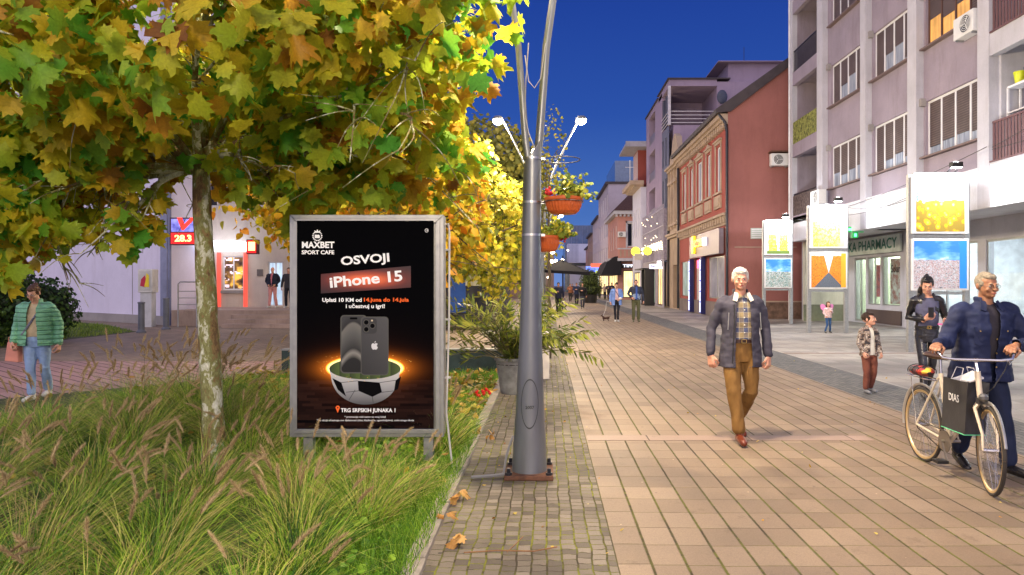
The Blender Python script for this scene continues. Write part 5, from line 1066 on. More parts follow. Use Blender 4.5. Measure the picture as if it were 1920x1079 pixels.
# ================================================================ BICYCLE
def bicycle():
    r0 = Vector((3.42, 6.2, 0)); f0 = Vector((3.375, 5.19, 0)); d = (f0-r0).normalized(); s = Vector((-d.y, d.x, 0)); WB = (f0-r0).length
    s = -s if s.x < 0 else s       # s points to image right
    T = lambda a, b, z: r0+d*a+s*b+Vector((0, 0, z))
    t = thing('bicycle', 'cream city bicycle pushed by the man in the navy work jacket', 'bicycle', r0); RR = .335
    TY = M('tyre_rubber', (.035, .03, .028), .75); RIM = M('bike_rim', (.50, .40, .26), .35, metal=.7); CH = M('chrome', (.62, .62, .64), .2, metal=.95); CRM = M('cream_paint', (.62, .54, .42), .4, var=.12, ns=12); TW = M('tan_sidewall', (.38, .26, .12), .6)
    def wheel(a, steer):
        c = T(a, 0, RR); dd = (d*math.cos(steer)+s*math.sin(steer)); ss = dd.cross(Vector((0, 0, 1))); n = 48
        circ = lambda rad, off=0.: [c+ss*off+dd*rad*math.cos(2*math.pi*k/n)+Vector((0, 0, rad*math.sin(2*math.pi*k/n))) for k in range(n+1)]
        w = thing('wheel', None, None, (0, 0, 0)); w.parent = t; w.location = -t.location
        def mk(m, nm, mt, sm=True):
            return m.build(nm, mt, w, smooth=sm)
        mk(MB().tube(circ(RR-.015), .0155, 8, cap=False), 'tyre', TY); mk(MB().tube(circ(RR-.029), .013, 8, cap=False), 'sidewall', TW); mk(MB().tube(circ(RR-.042), .010, 6, cap=False), 'rim', RIM)
        m = MB()
        for k in range(32): an = 2*math.pi*k/32; hb = an+(.5 if k % 2 else -.5); m.tube([c+ss*(.03 if k % 4 < 2 else -.03)+dd*.02*math.cos(hb)+Vector((0, 0, .02*math.sin(hb))), c+dd*(RR-.045)*math.cos(an)+Vector((0, 0, (RR-.045)*math.sin(an)))], .0014, 4)
        mk(m, 'spokes', CH, False); mk(MB().tube([c-ss*.05, c+ss*.05], .018, 10), 'hub', CH)
        return c, dd, ss
    wheel(0, 0); st = -R(15); c, dd, ss = wheel(WB, st)
    bb = T(.45, 0, .28); seat = T(.30, 0, .83); ht = T(.84, 0, .92); hb = T(.88, 0, .70)
    fr = MB(); fr.tube([bb, seat], .019, 10); fr.tube([bb, hb], .019, 10); fr.tube([T(.33, 0, .66), T(.85, 0, .86)], .015, 10); fr.tube([hb, ht], .021, 10)
    for q in (-1, 1): fr.tube([bb+s*.03*q, T(0, .06*q, RR)], .010, 8); fr.tube([seat+s*.02*q-Vector((0, 0, .03)), T(0, .06*q, RR)], .009, 8)
    fr.build('frame', CRM, t, smooth=True)
    fk = MB(); crown = T(.89, 0, .69)
    for q in (-1, 1): fk.tube([crown+ss*.0, crown+ss*.045*q-Vector((0, 0, .05)), c+ss*.05*q+Vector((0, 0, .12))-dd*.02, c+ss*.05*q], [.014, .013, .010, .008], 8)
    fk.build('fork', CRM, t, smooth=True)
    fd = MB()
    def arc(cc, dir_, a0, a1, rad): return [cc+dir_*rad*math.cos(R(a))+Vector((0, 0, rad*math.sin(R(a)))) for a in np.linspace(a0, a1, 18)]
    fd.tube(arc(T(0, 0, RR), d, 20, 190, RR+.022), .020, 8, flat=.5); fd.tube(arc(c, dd, 15, 150, RR+.022), .020, 8, flat=.5); fd.tube([T(0, .05, RR), T(-.33, .02, RR+.12)], .003, 4); fd.tube([c, c-dd*.30+Vector((0, 0, .18))], .003, 4)
    fd.build('mudguard', M('silver_mudguard', (.55, .54, .52), .35, metal=.7), t, smooth=True)
    sm = MB(); sm.tube([seat, T(.29, 0, .95)], .013, 8); sm.build('seat_post', CH, t)
    sa = MB(); vs = []; fs = []; N0 = 14; st_ = [(.09, .975, .01, .006), (.11, .98, .06, .022), (.15, .985, .082, .028), (.20, .98, .075, .028), (.26, .972, .045, .024), (.33, .972, .024, .020), (.40, .97, .018, .014), (.42, .965, .006, .005)]
    for a_, z_, w_, h_ in st_:
        for k in range(N0): an = 2*math.pi*k/N0; vs.append(T(a_, w_*math.cos(an), z_+h_*math.sin(an)))
    for i_ in range(len(st_)-1):
        for k in range(N0): fs.append((i_*N0+k, i_*N0+(k+1) % N0, (i_+1)*N0+(k+1) % N0, (i_+1)*N0+k))
    sa.add(vs, fs+[tuple(range(N0))[::-1], tuple((len(st_)-1)*N0+k for k in range(N0))]); o = sa.build('saddle', M('brown_saddle', (.05, .025, .02), .45), t, smooth=True)
    cr = MB(); n = 28; cr.tube([bb-s*.045, bb-s*.05], .095, n); cr.tube([bb-s*.08, bb+s*.08], .014, 8)
    a = R(-60); v = d*math.cos(a)+Vector((0, 0, math.sin(a)))
    cr.tube([bb-s*.07, bb-s*.07+v*.17], .009, 6); cr.tube([bb+s*.07, bb+s*.07-v*.17], .009, 6); cr.build('crank', M('worn_chrome', (.28, .25, .22), .4, metal=.8), t, smooth=True)
    for q, vv in ((-1, v), (1, -v)):
        p = bb+s*.07*q+vv*.17; m = MB(); e = [p+s*q*.01, p+s*q*.10]; x1 = d*.045; m.hexa([e[0]-x1-Vector((0, 0, .012)), e[1]-x1-Vector((0, 0, .012)), e[1]+x1-Vector((0, 0, .012)), e[0]+x1-Vector((0, 0, .012)), e[0]-x1+Vector((0, 0, .012)), e[1]-x1+Vector((0, 0, .012)), e[1]+x1+Vector((0, 0, .012)), e[0]+x1+Vector((0, 0, .012))]); m.build('pedal', BLACK, t)
    ch = MB(); ch.tube([bb-s*.048+Vector((0, 0, .09)), T(0, -.048, RR+.035), T(-.035, -.048, RR), T(0, -.048, RR-.035), bb-s*.048-Vector((0, 0, .09))], .005, 5); ch.build('chain', M('chain_dark', (.05, .04, .03), .5, metal=.6), t)
    top = T(.815, 0, 1.01); hs = MB(); hs.tube([ht, top], .012, 8); hs.tube([top, top+dd*.05], .014, 8); hs.build('stem', CH, t)
    e = ss if ss.x > 0 else -ss; e = (e*.9+s*.1).normalized(); bc = top+dd*.05
    bar = MB(); 
    for q in (-1, 1): bar.tube([bc, bc+e*q*.16, bc+e*q*.24-dd*.01+Vector((0, 0, .01)), bc+e*q*.262-dd*.05+Vector((0, 0, .045)), bc+e*q*.27-dd*.14+Vector((0, 0, .075))], .011, 8)
    bar.build('handlebar', CH, t, smooth=True); gp = []
    for q in (-1, 1):
        g0 = bc+e*q*.262-dd*.05+Vector((0, 0, .045)); g1 = bc+e*q*.27-dd*.16+Vector((0, 0, .082)); MB().tube([g0, g1], .016, 10).build('grip', BLACK, t, smooth=True); gp.append((g0+g1)/2)
    bk = MB(); bk.tube([bc+e*.20+dd*.02, bc+e*.20+dd*.06-Vector((0, 0, .02)), bc+e*.25-dd*.05+Vector((0, 0, .0))], .007, 6); bk.tube([bc-e*.20+dd*.02, bc-e*.24-dd*.06], .006, 6); bk.build('brake_lever', CH, t)
    cb = MB(); cb.tube([bc+e*.2+dd*.03, bc+e*.16+dd*.10-Vector((0, 0, .06)), bc+e*.08+dd*.10-Vector((0, 0, .2)), crown+Vector((0, 0, .03))], .004, 5); cb.build('brake_cable', BLACK, t)
    lp = MB(); lp.ball(crown+dd*.06+Vector((0, 0, .04)), (.035, .035, .035), 10); lp.box(crown.x-.03, crown.x+.03, crown.y-.02, crown.y+.02, crown.z-.02, crown.z+.03); lp.build('brake', M('worn_chrome2', (.2, .2, .2), .35, metal=.8), t)
    rk = MB()
    for q in (-1, 1): rk.tube([seat+s*.03*q-Vector((0, 0, .06)), T(.14, .05*q, .76), T(-.20, .05*q, .76)], .006, 6); rk.tube([T(-.12, .05*q, .76), T(0, .065*q, RR)], .005, 6)
    rk.tube([T(-.2, -.05, .76), T(-.2, .05, .76)], .006, 6); rk.build('rear_rack', CH, t)
    # the things it carries
    bd = thing('cargo_bundle', 'dark bundle with red and yellow patches strapped on the bicycle rack', 'bundle', T(-.02, 0, .77)); m = MB(); cc = T(-.03, 0, .815); m.ball(cc, (.085, .165, .05), 16)
    def bm_():
        g = G('bundle_cloth'); vec, *_ = g.xyz('Object'); v = g.voro(vec, 22, out='Color'); sp = g.N.new('ShaderNodeSeparateXYZ'); g.L.new(v, sp.inputs[0]); return g.set(g.ramp(sp.outputs[0], [(0, (.02, .02, .03)), (.35, (.06, .02, .03)), (.5, (.45, .04, .03)), (.7, (.7, .45, .04)), (.82, (.35, .03, .04))], 'CONSTANT'), .6)
    m.build('bag', bm_(), bd, smooth=True); m = MB()
    for k in (-.08, .0, .09): m.tube([cc+d*k+s*.087*math.cos(R(a))+Vector((0, 0, .052*math.sin(R(a)))) for a in range(-20, 201, 20)], .004, 5)
    m.build('strap', BLACK, bd)
    bg = thing('paper_carrier_bag', 'black paper carrier bag with green bottom edge hung on the bicycle frame', 'carrier bag', T(.62, .0, .55))
    o = T(.66, -.02, .66); U = d; Sx = s; tilt = Vector((0, 0, 1))+U*.10
    def bp(a, b, z): return o+U*a+Sx*b+tilt*z
    m = MB(); q = []
    for z, g_ in ((-.25, 1.0), (.0, 1.02), (.17, 1.05)):
        q.append([bp(-.17*g_, -.06*g_, z), bp(.17*g_, -.06*g_, z), bp(.17*g_, .02, z), bp(.17*g_, .10*g_, z), bp(-.17*g_, .10*g_, z), bp(-.17*g_, .02, z)])
    q[1][2] -= U*.02; q[2][2] -= U*.05; vs = sum(q, []); fs = []
    for i in range(2):
        for k in range(6): fs.append((i*6+k, i*6+(k+1) % 6, (i+1)*6+(k+1) % 6, (i+1)*6+k))
    fs.append((5, 4, 3, 2, 1, 0)); m.add(vs, fs); bb_ = m.build('bag_body', M('black_paper', (.035, .035, .04), .45, var=.25, ns=5, bump=.5, bs=7), bg); sol = bb_.modifiers.new('s', 'SOLIDIFY'); sol.thickness = .002
    m = MB(); q0 = [bp(-.172, -.062, -.25), bp(.172, -.062, -.25), bp(.172, .102, -.25), bp(-.172, .102, -.25), bp(-.172, -.062, -.25)]; m.tube(q0, .004, 5); m.build('green_edge', M('mint_edge', (.12, .55, .28), .5), bg)
    m = MB(); m.poly3([bp(-.14, -.02, .15), bp(.15, -.03, .17), bp(.16, .07, .20), bp(.02, .06, .24), bp(-.12, .07, .19)], (0, 0, .01)); m.build('tissue', M('white_tissue', (.66, .66, .70), .8), bg)
    n_ = -Sx; text('DIAS', .085, face(bp(.0, -.067, .02), tuple(U), tuple(n_), R(0)), M('bag_white', (.75, .75, .75), .5), bg, off=.001, ext=.0004, width=.15)
    m = MB()
    for b_ in (-.06, .10): m.tube([bp(-.07, b_, .16), bp(-.05, b_*.5, .27), bp(.05, b_*.5, .27), bp(.07, b_, .16)], .003, 5)
    m.build('handle', MATS['white_tissue'], bg)
    return gp
GRIPS = bicycle()
# ================================================================ PLANTERS, LOW WALL
pot = thing('oleander_pot', 'large dented grey pot with a spreading oleander behind the lamp post', 'potted plant', (gx(957, 10), 10.0, 0)); pcx = gx(962, 10)
MB().lathe((pcx, 10.0, .01), [(.17, 0), (.19, .05), (.255, .48), (.275, .49), (.28, .53), (.26, .53), (.24, .47), (.2, .1)], 28).build('pot', M('grey_plastic_pot', (.19, .20, .21), .6, var=.3, ns=9), pot, smooth=True)
MB().lathe((pcx, 10, .44), [(.25, 0), (.25, .01)], 20).build('soil', MATS['dark_soil'], pot)
OLE = leaf_mat('oleander_leaf', [(.1, (.05, .09, .012)), (.45, (.16, .22, .03)), (.8, (.40, .42, .06))], .45, .3)
def shrub(t, c, n, H, spread, leafs, lsz, mat, bias=(0, 0), seed=1, per=9, low=.35):
    random.seed(seed); mb = MB(); P, Nn, Tt = [], [], []
    for k in range(n):
        a = random.uniform(0, 6.283); p = Vector((c[0]+.06*math.cos(a), c[1]+.06*math.sin(a), c[2])); d = Vector((math.cos(a)*random.uniform(.1, spread)+bias[0], math.sin(a)*random.uniform(.1, spread)+bias[1], 1)).normalized(); L = H*random.uniform(.6, 1.08); pts = [p.copy()]; m = 8
        bend = random.uniform(.02, .18)
        for q in range(m):
            p = p+d*L/m; d = (d+Vector((d.x*bend, d.y*bend, -bend*.9))+Vector((random.gauss(0, .05), random.gauss(0, .05), 0))).normalized(); pts.append(p.copy())
            f = (q+1)/m
            if f > low:
                for w in range(per):
                    an = random.uniform(0, 6.283); out = d.cross(Vector((math.cos(an), math.sin(an), .3))).normalized(); tt = (d*.7+out*.9).normalized(); P.append(p-d*random.random()*L/m); Tt.append(tt); Nn.append(out.cross(tt)+Vector((0, -.3, .4)))
        mb.tube(pts, [.011*(1-.85*i/m) for i in range(m+1)], 5)
    mb.build('stem', M('shrub_stem', (.17, .15, .08), .8), t); P = np.array([tuple(v) for v in P]); leaf_mesh('leaves', leafs, P, RNG.uniform(lsz*.65, lsz*1.25, len(P)), np.array([tuple(v) for v in Nn]), np.array([tuple(v) for v in Tt]), mat, t, .2)
shrub(pot, (pcx, 10, .45), 34, 1.35, .75, LANCE_LEAF, .15, OLE, seed=5, per=8, low=.3)
shrub(pot, (pcx+.1, 9.95, .45), 6, 1.25, .35, LANCE_LEAF, .14, OLE, bias=(1.1, -.1), seed=8, per=7, low=.5); shrub(pot, (pcx-.1, 9.95, .45), 6, 1.15, .35, LANCE_LEAF, .13, OLE, bias=(-1.1, -.1), seed=9, per=6, low=.5)
shrub(pot, (pcx, 9.95, .45), 16, .38, .5, LANCE_LEAF, .13, OLE, seed=15, per=6, low=.2)
for i, (yy, l_) in enumerate(((11.5, 'nearer white trough planter beside the lamp post'), (13.0, 'farther white trough planter behind the first white one'))):
    mb = MB(); x1 = gx(1030 if i == 0 else 1028, yy); h = .5 if i == 0 else .62
    mb.box(x1-.55, x1, yy, yy+.9, .0, h); mb.box(x1-.57, x1+.02, yy-.02, yy+.92, h, h+.05); pl = thing('white_planter', l_, 'planter', (x1-.27, yy+.45, 0)); mb.build('trough', M('white_planter_paint', (.72, .68, .62), .6, var=.12), pl, bevel=.012)
    MB().box(x1-.5, x1-.05, yy+.05, yy+.85, h+.051, h+.06).build('soil', MATS['dark_soil'], pl)
    shrub(pl, (x1-.3, yy+.45, h), 10, .8, .6, LANCE_LEAF, .12, OLE, seed=21+i, per=6)
lw = thing('low_garden_wall', 'low dark green painted wall with a pale metal edge behind the grass bed', 'low wall', (-2.7, 12.4, 0)); mb = MB()
mb.box(gx(528, 12.3), gx(950, 12.3), 12.3, 12.42, 0, .41); mb.build('panel', M('dark_green_wall', (.028, .05, .052), .5, var=.5, ns=3), lw); MB().box(gx(527, 12.3), gx(951, 12.3), 12.28, 12.5, .412, .44).build('cap_edge', ALU, lw)
lf2 = sheet('raised_side_paving', rect(gx(527, 12.3), -1.0, 12.5, 17.6), .43, T_SLAB); lf2.name = 'raised_side_paving'
hb = MB(); hb.box(gx(527, 12.3), -1.0, 12.43, 17.6, .0, .425); tag(hb.build('raised_base', P_SLAB), kind='structure')
lfence = thing('low_fence', 'low dark picket fence behind the raised side paving', 'fence', (-3.5, 17.6, .43)); mb = MB(); x_ = -6.2
while x_ < -1.5: mb.box(x_, x_+.03, 17.58, 17.61, .43, .80); x_ += .16
mb.build('pickets', M('rust_dark', (.05, .03, .025), .7), lfence); MB().box(-6.2, -1.5, 17.55, 17.64, .43, .50).build('rail', MATS['rust_dark'], lfence)
# ================================================================ TREES
def bark_plane():
    g = G('plane_bark'); vec, x, y, z = g.xyz('Object', scale=(1, 1, .5)); w = g.noise(vec, 5, 4, .7); v2 = g.N.new('ShaderNodeVectorMath'); v2.operation = 'ADD'; g.L.new(vec, v2.inputs[0]); nn = g.N.new('ShaderNodeTexNoise'); nn.inputs['Scale'].default_value = 9; g.L.new(vec, nn.inputs['Vector']); sc = g.N.new('ShaderNodeVectorMath'); sc.operation = 'SCALE'; g.L.new(nn.outputs['Color'], sc.inputs[0]); sc.inputs['Scale'].default_value = .12; g.L.new(sc.outputs[0], v2.inputs[1])
    v = g.noise(v2.outputs[0], 7, 4, .7); c = g.ramp(v, [(0, (.16, .10, .05)), (.40, (.24, .16, .07)), (.45, (.20, .20, .075)), (.50, (.27, .28, .12)), (.545, (.55, .57, .46)), (.60, (.66, .68, .62))], 'CONSTANT')
    f = g.noise(vec, 70, 4); c = g.mix(.8, c, g.ramp(f, [(.3, (.65, .62, .55)), (.7, (1.2, 1.2, 1.15))]), 'MULTIPLY'); g.bump(g.math('ADD', v, g.math('MULTIPLY', f, .3)), .7, .012); return g.set(c, .85)
BARK = bark_plane(); BARKD = M('dark_bark', (.09, .07, .045), .9, var=.4, ns=12, bump=.6, stretch=(3, 3, .5))
def limbs(root, parent, mat, base, targets, r0, seed, sub=4, nm='branch', xmax=99):
    random.seed(seed); mb = MB()
    def br(a, b, r, depth):
        if b.x > xmax: return
        n = 6; pts = []; L = (b-a).length
        off = Vector((random.gauss(0, 1), random.gauss(0, 1), random.gauss(0, .6)))*L*.07
        for i in range(n+1): t = i/n; pts.append(a.lerp(b, t)+off*math.sin(math.pi*t)+Vector((0, 0, L*.08*math.sin(math.pi*t))))
        mb.tube(pts, [r*(1-.7*i/n) for i in range(n+1)], 6 if r > .02 else 4)
        if depth:
            for k in range(sub):
                i = random.randint(2, n); d = (pts[i]-pts[i-1]).normalized(); q = (d+Vector((random.gauss(0, .7), random.gauss(0, .7), random.gauss(-.05, .5)))).normalized(); br(pts[i], pts[i]+q*L*random.uniform(.3, .6), r*.42, depth-1)
    for a, b, r in targets: br(Vector(a), Vector(b), r, 2)
    return mb.build(nm, mat, parent, smooth=False)
tr1 = thing('plane_tree', 'young plane tree with mottled bark and yellow green lobed leaves in the foreground', 'tree', (gx(405, 5.9), 5.9, 0))
tp = [(gx(406, 5.9), 5.9, -.05), (gx(403, 5.9), 5.9, .12), (gx(398, 5.9), 5.9, .6), (gx(392, 5.9), 5.9, 1.1), (gx(383, 5.9), 5.92, 1.7), (gx(374, 5.9), 5.94, 2.3), (gx(370, 5.9), 5.95, 2.9), (gx(369, 5.9), 5.95, 3.6), (gx(372, 5.9), 5.95, 4.6)]
tp2 = []; rr2 = []
for i in range(len(tp)-1):
    for k in range(6):
        f = k/6; tp2.append(Vector(tp[i]).lerp(Vector(tp[i+1]), f)+Vector((random.gauss(0, .0015), 0, 0)))
rads = [np.interp(p.z, [-.05, .12, .5, 1.1, 1.7, 2.3, 3.6, 4.6], [.125, .104, .088, .083, .079, .073, .055, .035])*(1+.03*math.sin(p.z*9)+random.gauss(0, .01)) for p in tp2]
MB().tube(tp2, rads, 20).build('trunk', BARK, tr1, smooth=True)
E1 = [((-3.0, 6.0, 4.1), (2.3, 2.0, 1.5), 2300), ((-4.5, 5.9, 3.0), (1.15, 1.0, 1.25), 1300), ((-4.9, 5.0, 3.8), (1.3, 1.2, 1.0), 950), ((-1.35, 5.3, 3.75), (1.15, 1.1, 1.0), 1250), ((-2.1, 6.5, 3.15), (1.3, .9, .75), 1000), ((-3.6, 4.5, 3.45), (1.1, .75, .75), 520), ((-2.2, 4.4, 3.35), (1.0, .6, .72), 520), ((-.75, 4.5, 3.75), (.6, .6, .75), 300), ((-1.75, 5.9, 2.8), (.85, .7, .5), 420), ((-3.9, 5.6, 2.7), (.6, .7, .6), 400), ((-4.75, 5.9, 2.15), (.6, .6, .55), 230), ((-3.05, 5.15, 3.0), (1.0, .45, .42), 420), ((-3.9, 6.2, 3.0), (.9, .5, .5), 300), ((-4.15, 5.6, 2.25), (.28, .3, .3), 60), ((-5.0, 5.8, 1.9), (.35, .3, .3), 60), ((-4.5, 5.9, 2.3), (.7, .5, .45), 180), ((-3.65, 5.9, 2.1), (.2, .3, .25), 36), ((-2.3, 5.6, 2.55), (.35, .3, .3), 60), ((-1.2, 5.0, 2.85), (.3, .3, .3), 50), ((-3.85, 5.9, 2.5), (.55, .6, .5), 200), ((-2.55, 6.5, 2.6), (.6, .5, .5), 190), ((-1.35, 6.6, 2.8), (.8, .6, .6), 300)]
limbs(None, tr1, BARK, None, [((-3.02, 5.95, 2.6), e[0], .035) for e in E1]+[((-3.0, 5.95, 3.0), (-4.9, 5.9, 2.5), .03), ((-3., 5.95, 3.2), (-.8, 5.0, 3.6), .03)], .04, 3, 5, xmax=-.45)
P, N_ = [], []
for c, r, n in E1:
    p, d = ell_points(c, r, int(n*1.3), .30); P.append(p); N_.append(d)
P = np.vstack(P); N_ = np.vstack(N_)
keep = (P[:, 2] > 1.62) & (P[:, 1] > 3.2)
# thin the crown by a 3-D noise so that gaps and clusters appear
keep &= np.array([mnoise.noise(Vector(p)*1.7+Vector((7, 3, 1))) > -.08 for p in P])
P, N_ = P[keep], N_[keep]
n = len(P); nrm = N_*.5+RNG.normal(0, .6, (n, 3))+np.array([.0, -.45, .30]); tip = RNG.normal(0, .6, (n, 3))+np.array([0, -.1, -.75])+N_*.5
PLM = leaf_mat('plane_leaf', [(.04, (.25, .10, .017)), (.15, (.58, .30, .022)), (.27, (.70, .53, .034)), (.44, (.63, .61, .036)), (.64, (.43, .56, .04)), (.88, (.11, .42, .045))], .5, .53, 1.1)
leaf_mesh('crown', PLANE_LEAF, P, RNG.uniform(.08, .20, n), nrm, tip, PLM, tr1, .45)
# low hanging twig at left
tw = MB(); tw.tube([(-4.6, 5.7, 2.35), (-4.45, 5.4, 2.0), (-4.15, 5.1, 1.75)], .006, 5); tw.build('twig', BARKD, tr1)
q = np.array([[-4.2, 5.1, 1.74], [-4.1, 5.1, 1.70], [-4.3, 5.15, 1.78], [-3.98, 5.1, 1.76], [-4.4, 5.3, 1.90], [-4.25, 5.1, 1.62], [-4.12, 5.05, 1.83]]); leaf_mesh('low_leaves', PLANE_LEAF, q, np.array([.17, .14, .13, .16, .15, .12, .18]), RNG.normal(0, .4, (7, 3))+np.array([0, -1, .1]), RNG.normal(0, .5, (7, 3))+np.array([0, 0, -1]), PLM, tr1, .4)
def tree(name, lab, base, H, rt, ells, leaf, lsz, mat, seed, bark=BARKD, lean=(0, 0), thr=-.22, fr_=1.1, up=.35):
    t = thing(name, lab, 'tree', base); x, y, z = base; random.seed(seed); n = 12
    pts = [(x+lean[0]*i/n+random.gauss(0, .01), y+lean[1]*i/n, z-.05+H*i/n) for i in range(n+1)]; MB().tube(pts, [rt*(1.25 if i == 0 else 1-.6*i/n) for i in range(n+1)], 12).build('trunk', bark, t, smooth=True)
    top = Vector(pts[-1]); mid = Vector(pts[n//2]); limbs(None, t, bark, None, [(mid.lerp(top, random.random()), e[0], rt*.45) for e in ells for _ in (0, 1)], rt, seed, 4)
    P, N_ = [], []
    for c, r, k in ells:
        p, d = ell_points(c, r, k, .35); P.append(p); N_.append(d)
    P = np.vstack(P); N_ = np.vstack(N_); k_ = np.array([mnoise.noise(Vector(p)*fr_+Vector((seed, 3, 1))) > thr for p in P]); P, N_ = P[k_], N_[k_]; k = len(P)
    leaf_mesh('crown', leaf, P, RNG.uniform(lsz*.6, lsz*1.3, k), N_*.6+RNG.normal(0, .6, (k, 3))+np.array([0, -.4, up]), RNG.normal(0, .6, (k, 3))+np.array([0, 0, -.7])+N_*.3, mat, t, .3); return t
YEL = leaf_mat('yellow_leaf', [(.08, (.30, .28, .025)), (.3, (.48, .48, .03)), (.5, (.78, .60, .03)), (.72, (.82, .48, .03)), (.9, (.75, .28, .03))], .5, .5, 1.3)
YGR = leaf_mat('yellow_green_leaf', [(.1, (.13, .17, .02)), (.35, (.36, .40, .03)), (.6, (.68, .58, .04)), (.85, (.78, .66, .07))], .5, .5, 1.1)
OLV = leaf_mat('olive_leaf', [(.1, (.05, .06, .015)), (.45, (.12, .13, .025)), (.8, (.26, .24, .04))], .55, .3, .8)
DGR = leaf_mat('evergreen_leaf', [(.1, (.008, .022, .006)), (.45, (.02, .06, .012)), (.8, (.06, .13, .02))], .5, .15, 1.)
tree('yellow_tree', 'yellow leaved tree with heart shaped leaves right behind the advertising lightbox', (-3.1, 9.8, .0), 2.6, .09, [((-2.4, 9.3, 3.0), (1.7, 1.1, 1.35), 2700), ((-1.4, 8.9, 2.5), (.7, .8, .85), 900), ((-3.6, 9.6, 3.3), (1.3, 1.1, 1.2), 1200), ((-1.55, 8.6, 2.0), (.5, .45, .5), 260)], HEART_LEAF, .105, YEL, 31)
tree('yellow_tree', 'broad yellow green maple like tree between the lightbox and the lamp post', (-2.95, 19.0, .43), 3.2, .20, [((-3.5, 18.6, 3.9), (2.5, 1.6, 2.5), 5500), ((-1.5, 18.4, 2.9), (1.35, 1.2, 1.8), 3000), ((-5.6, 18.8, 4.0), (2.2, 1.5, 2.2), 2200)], MAPLE_LEAF, .15, YGR, 32, thr=-.25)
tree('olive_green_tree', 'dull olive green tree rising behind the foreground lamp post', (-1.9, 25.0, 0), 5.0, .2, [((-2.2, 25, 5.4), (2.0, 1.6, 2.5), 6000), ((-.9, 24.6, 5.0), (1.0, 1.0, 1.9), 1900), ((-4.2, 25, 5.2), (2.2, 2, 2.6), 3600)], HEART_LEAF, .17, OLV, 33)
tree('yellow_tree', 'smaller yellow tree far behind the oleander on the left of the street', (-2.6, 33, 0), 3.6, .2, [((-2.4, 33, 4.2), (3.2, 2.2, 2.8), 4200)], MAPLE_LEAF, .22, YGR, 34)
tree('yellow_tree', 'tall yellow green tree behind the betting shop terrace corner', (-7.2, 21.5, 0), 4.4, .2, [((-7.0, 21.5, 6.6), (3.6, 2.4, 2.7), 5200), ((-10.2, 22, 7.8), (3.0, 2.2, 2.4), 2600)], MAPLE_LEAF, .20, YGR, 35)
# right of the pole: a sparse light twig tree
tree('slender_tree', 'slender sparse tree whose twigs show right of the foreground lamp post', (.05, 14.8, 0), 3.6, .05, [((.12, 14.8, 4.3), (.35, .35, 1.3), 300), ((-.2, 14.8, 3.2), (.4, .4, .8), 160)], HEART_LEAF, .075, OLV, 36, thr=-.5)
# evergreen shrubs
def bush(name, lab, ells, leaf, lsz, mat, cat='shrub'):
    c0 = ells[0][0]; t = thing(name, lab, cat, (c0[0], c0[1], 0)); P, N_ = [], []
    for c, r, k in ells: p, d = ell_points(c, r, k, .55); P.append(p); N_.append(d)
    P = np.vstack(P); N_ = np.vstack(N_); m = P[:, 2] > .02; P, N_ = P[m], N_[m]; k = len(P)
    leaf_mesh('foliage', leaf, P, RNG.uniform(lsz*.6, lsz*1.3, k), N_*1.0+RNG.normal(0, .5, (k, 3)), RNG.normal(0, .6, (k, 3))+N_*.6, mat, t, .3)
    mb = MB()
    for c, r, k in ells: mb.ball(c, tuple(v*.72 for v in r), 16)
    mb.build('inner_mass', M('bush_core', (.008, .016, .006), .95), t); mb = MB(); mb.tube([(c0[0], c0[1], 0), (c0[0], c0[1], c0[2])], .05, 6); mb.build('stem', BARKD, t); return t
bush('evergreen_bush', 'big dark evergreen bush at the left edge behind the woman in green', [((-14.6, 17.6, 1.3), (1.35, 1.2, 1.35), 6500), ((-16.3, 18.2, 1.5), (1.5, 1.2, 1.5), 3000), ((-13.9, 18.8, .9), (.9, .9, .95), 2200)], HEART_LEAF, .09, DGR)
bush('potted_bush', 'round green bush in a dark pot far down the promenade', [((gx(1107, 60), 60, 2.0), (.95, .8, 1.1), 1500), ((gx(1107, 60), 60, 1.2), (1.1, .8, .9), 900)], LANCE_LEAF, .25, leaf_mat('far_bush_leaf', [(.1, (.02, .04, .01)), (.8, (.10, .14, .03))], .5, .2, 1.), 'potted bush'); tag(MB().lathe((gx(1107, 60), 59.7, 0), [(.5, 0), (.6, .7), (.65, .75)], 16).build('bush_pot', BLACK), 'dark round pot under the far green bush', 'pot')
# cafe parasol down the street and a market stall glow
cp = thing('cafe_parasol', 'black square cafe parasol past the oleander on the left', 'parasol', (gx(1058, 40), 40, 0)); cx_ = gx(1052, 40)
mb = MB(); mb.poly3([(cx_-1.3, 38.6, 2.45), (cx_+1.6, 38.6, 2.3), (cx_+.0, 40, 3.05)], (0, .02, 0)); mb.poly3([(cx_+1.6, 38.6, 2.3), (cx_+1.6, 42.0, 2.3), (cx_+.0, 40, 3.05)], (.01, 0, .02)); mb.poly3([(cx_-1.3, 38.6, 2.45), (cx_+.0, 40, 3.05), (cx_-1.3, 42.0, 2.45)], (0, 0, .02)); mb.poly3([(cx_-1.3, 38.59, 2.30), (cx_+1.6, 38.59, 2.12), (cx_+1.6, 38.59, 2.3), (cx_-1.3, 38.59, 2.45)], (0, -.02, 0)); mb.build('canopy', MATS['black_awning'], cp); mb = MB(); mb.tube([(cx_+.1, 40, 0), (cx_+.1, 40, 3.3)], .04, 8); mb.build('pole', FR_D, cp)
cl = MB(); random.seed(5)
for k in range(16): cl.ball((gx(1036, 52)+random.gauss(0, .55), 52+random.gauss(0, 1), 3.2+random.gauss(0, .7)), random.uniform(.05, .16), 8)
tag(cl.build('cafe_string_lights', M('cafe_glow', (1, .9, .7), .5, emit=(1., .82, .58), es=22.)), 'cluster of bright cafe lights glowing behind the lower flower bowl', 'string lights')
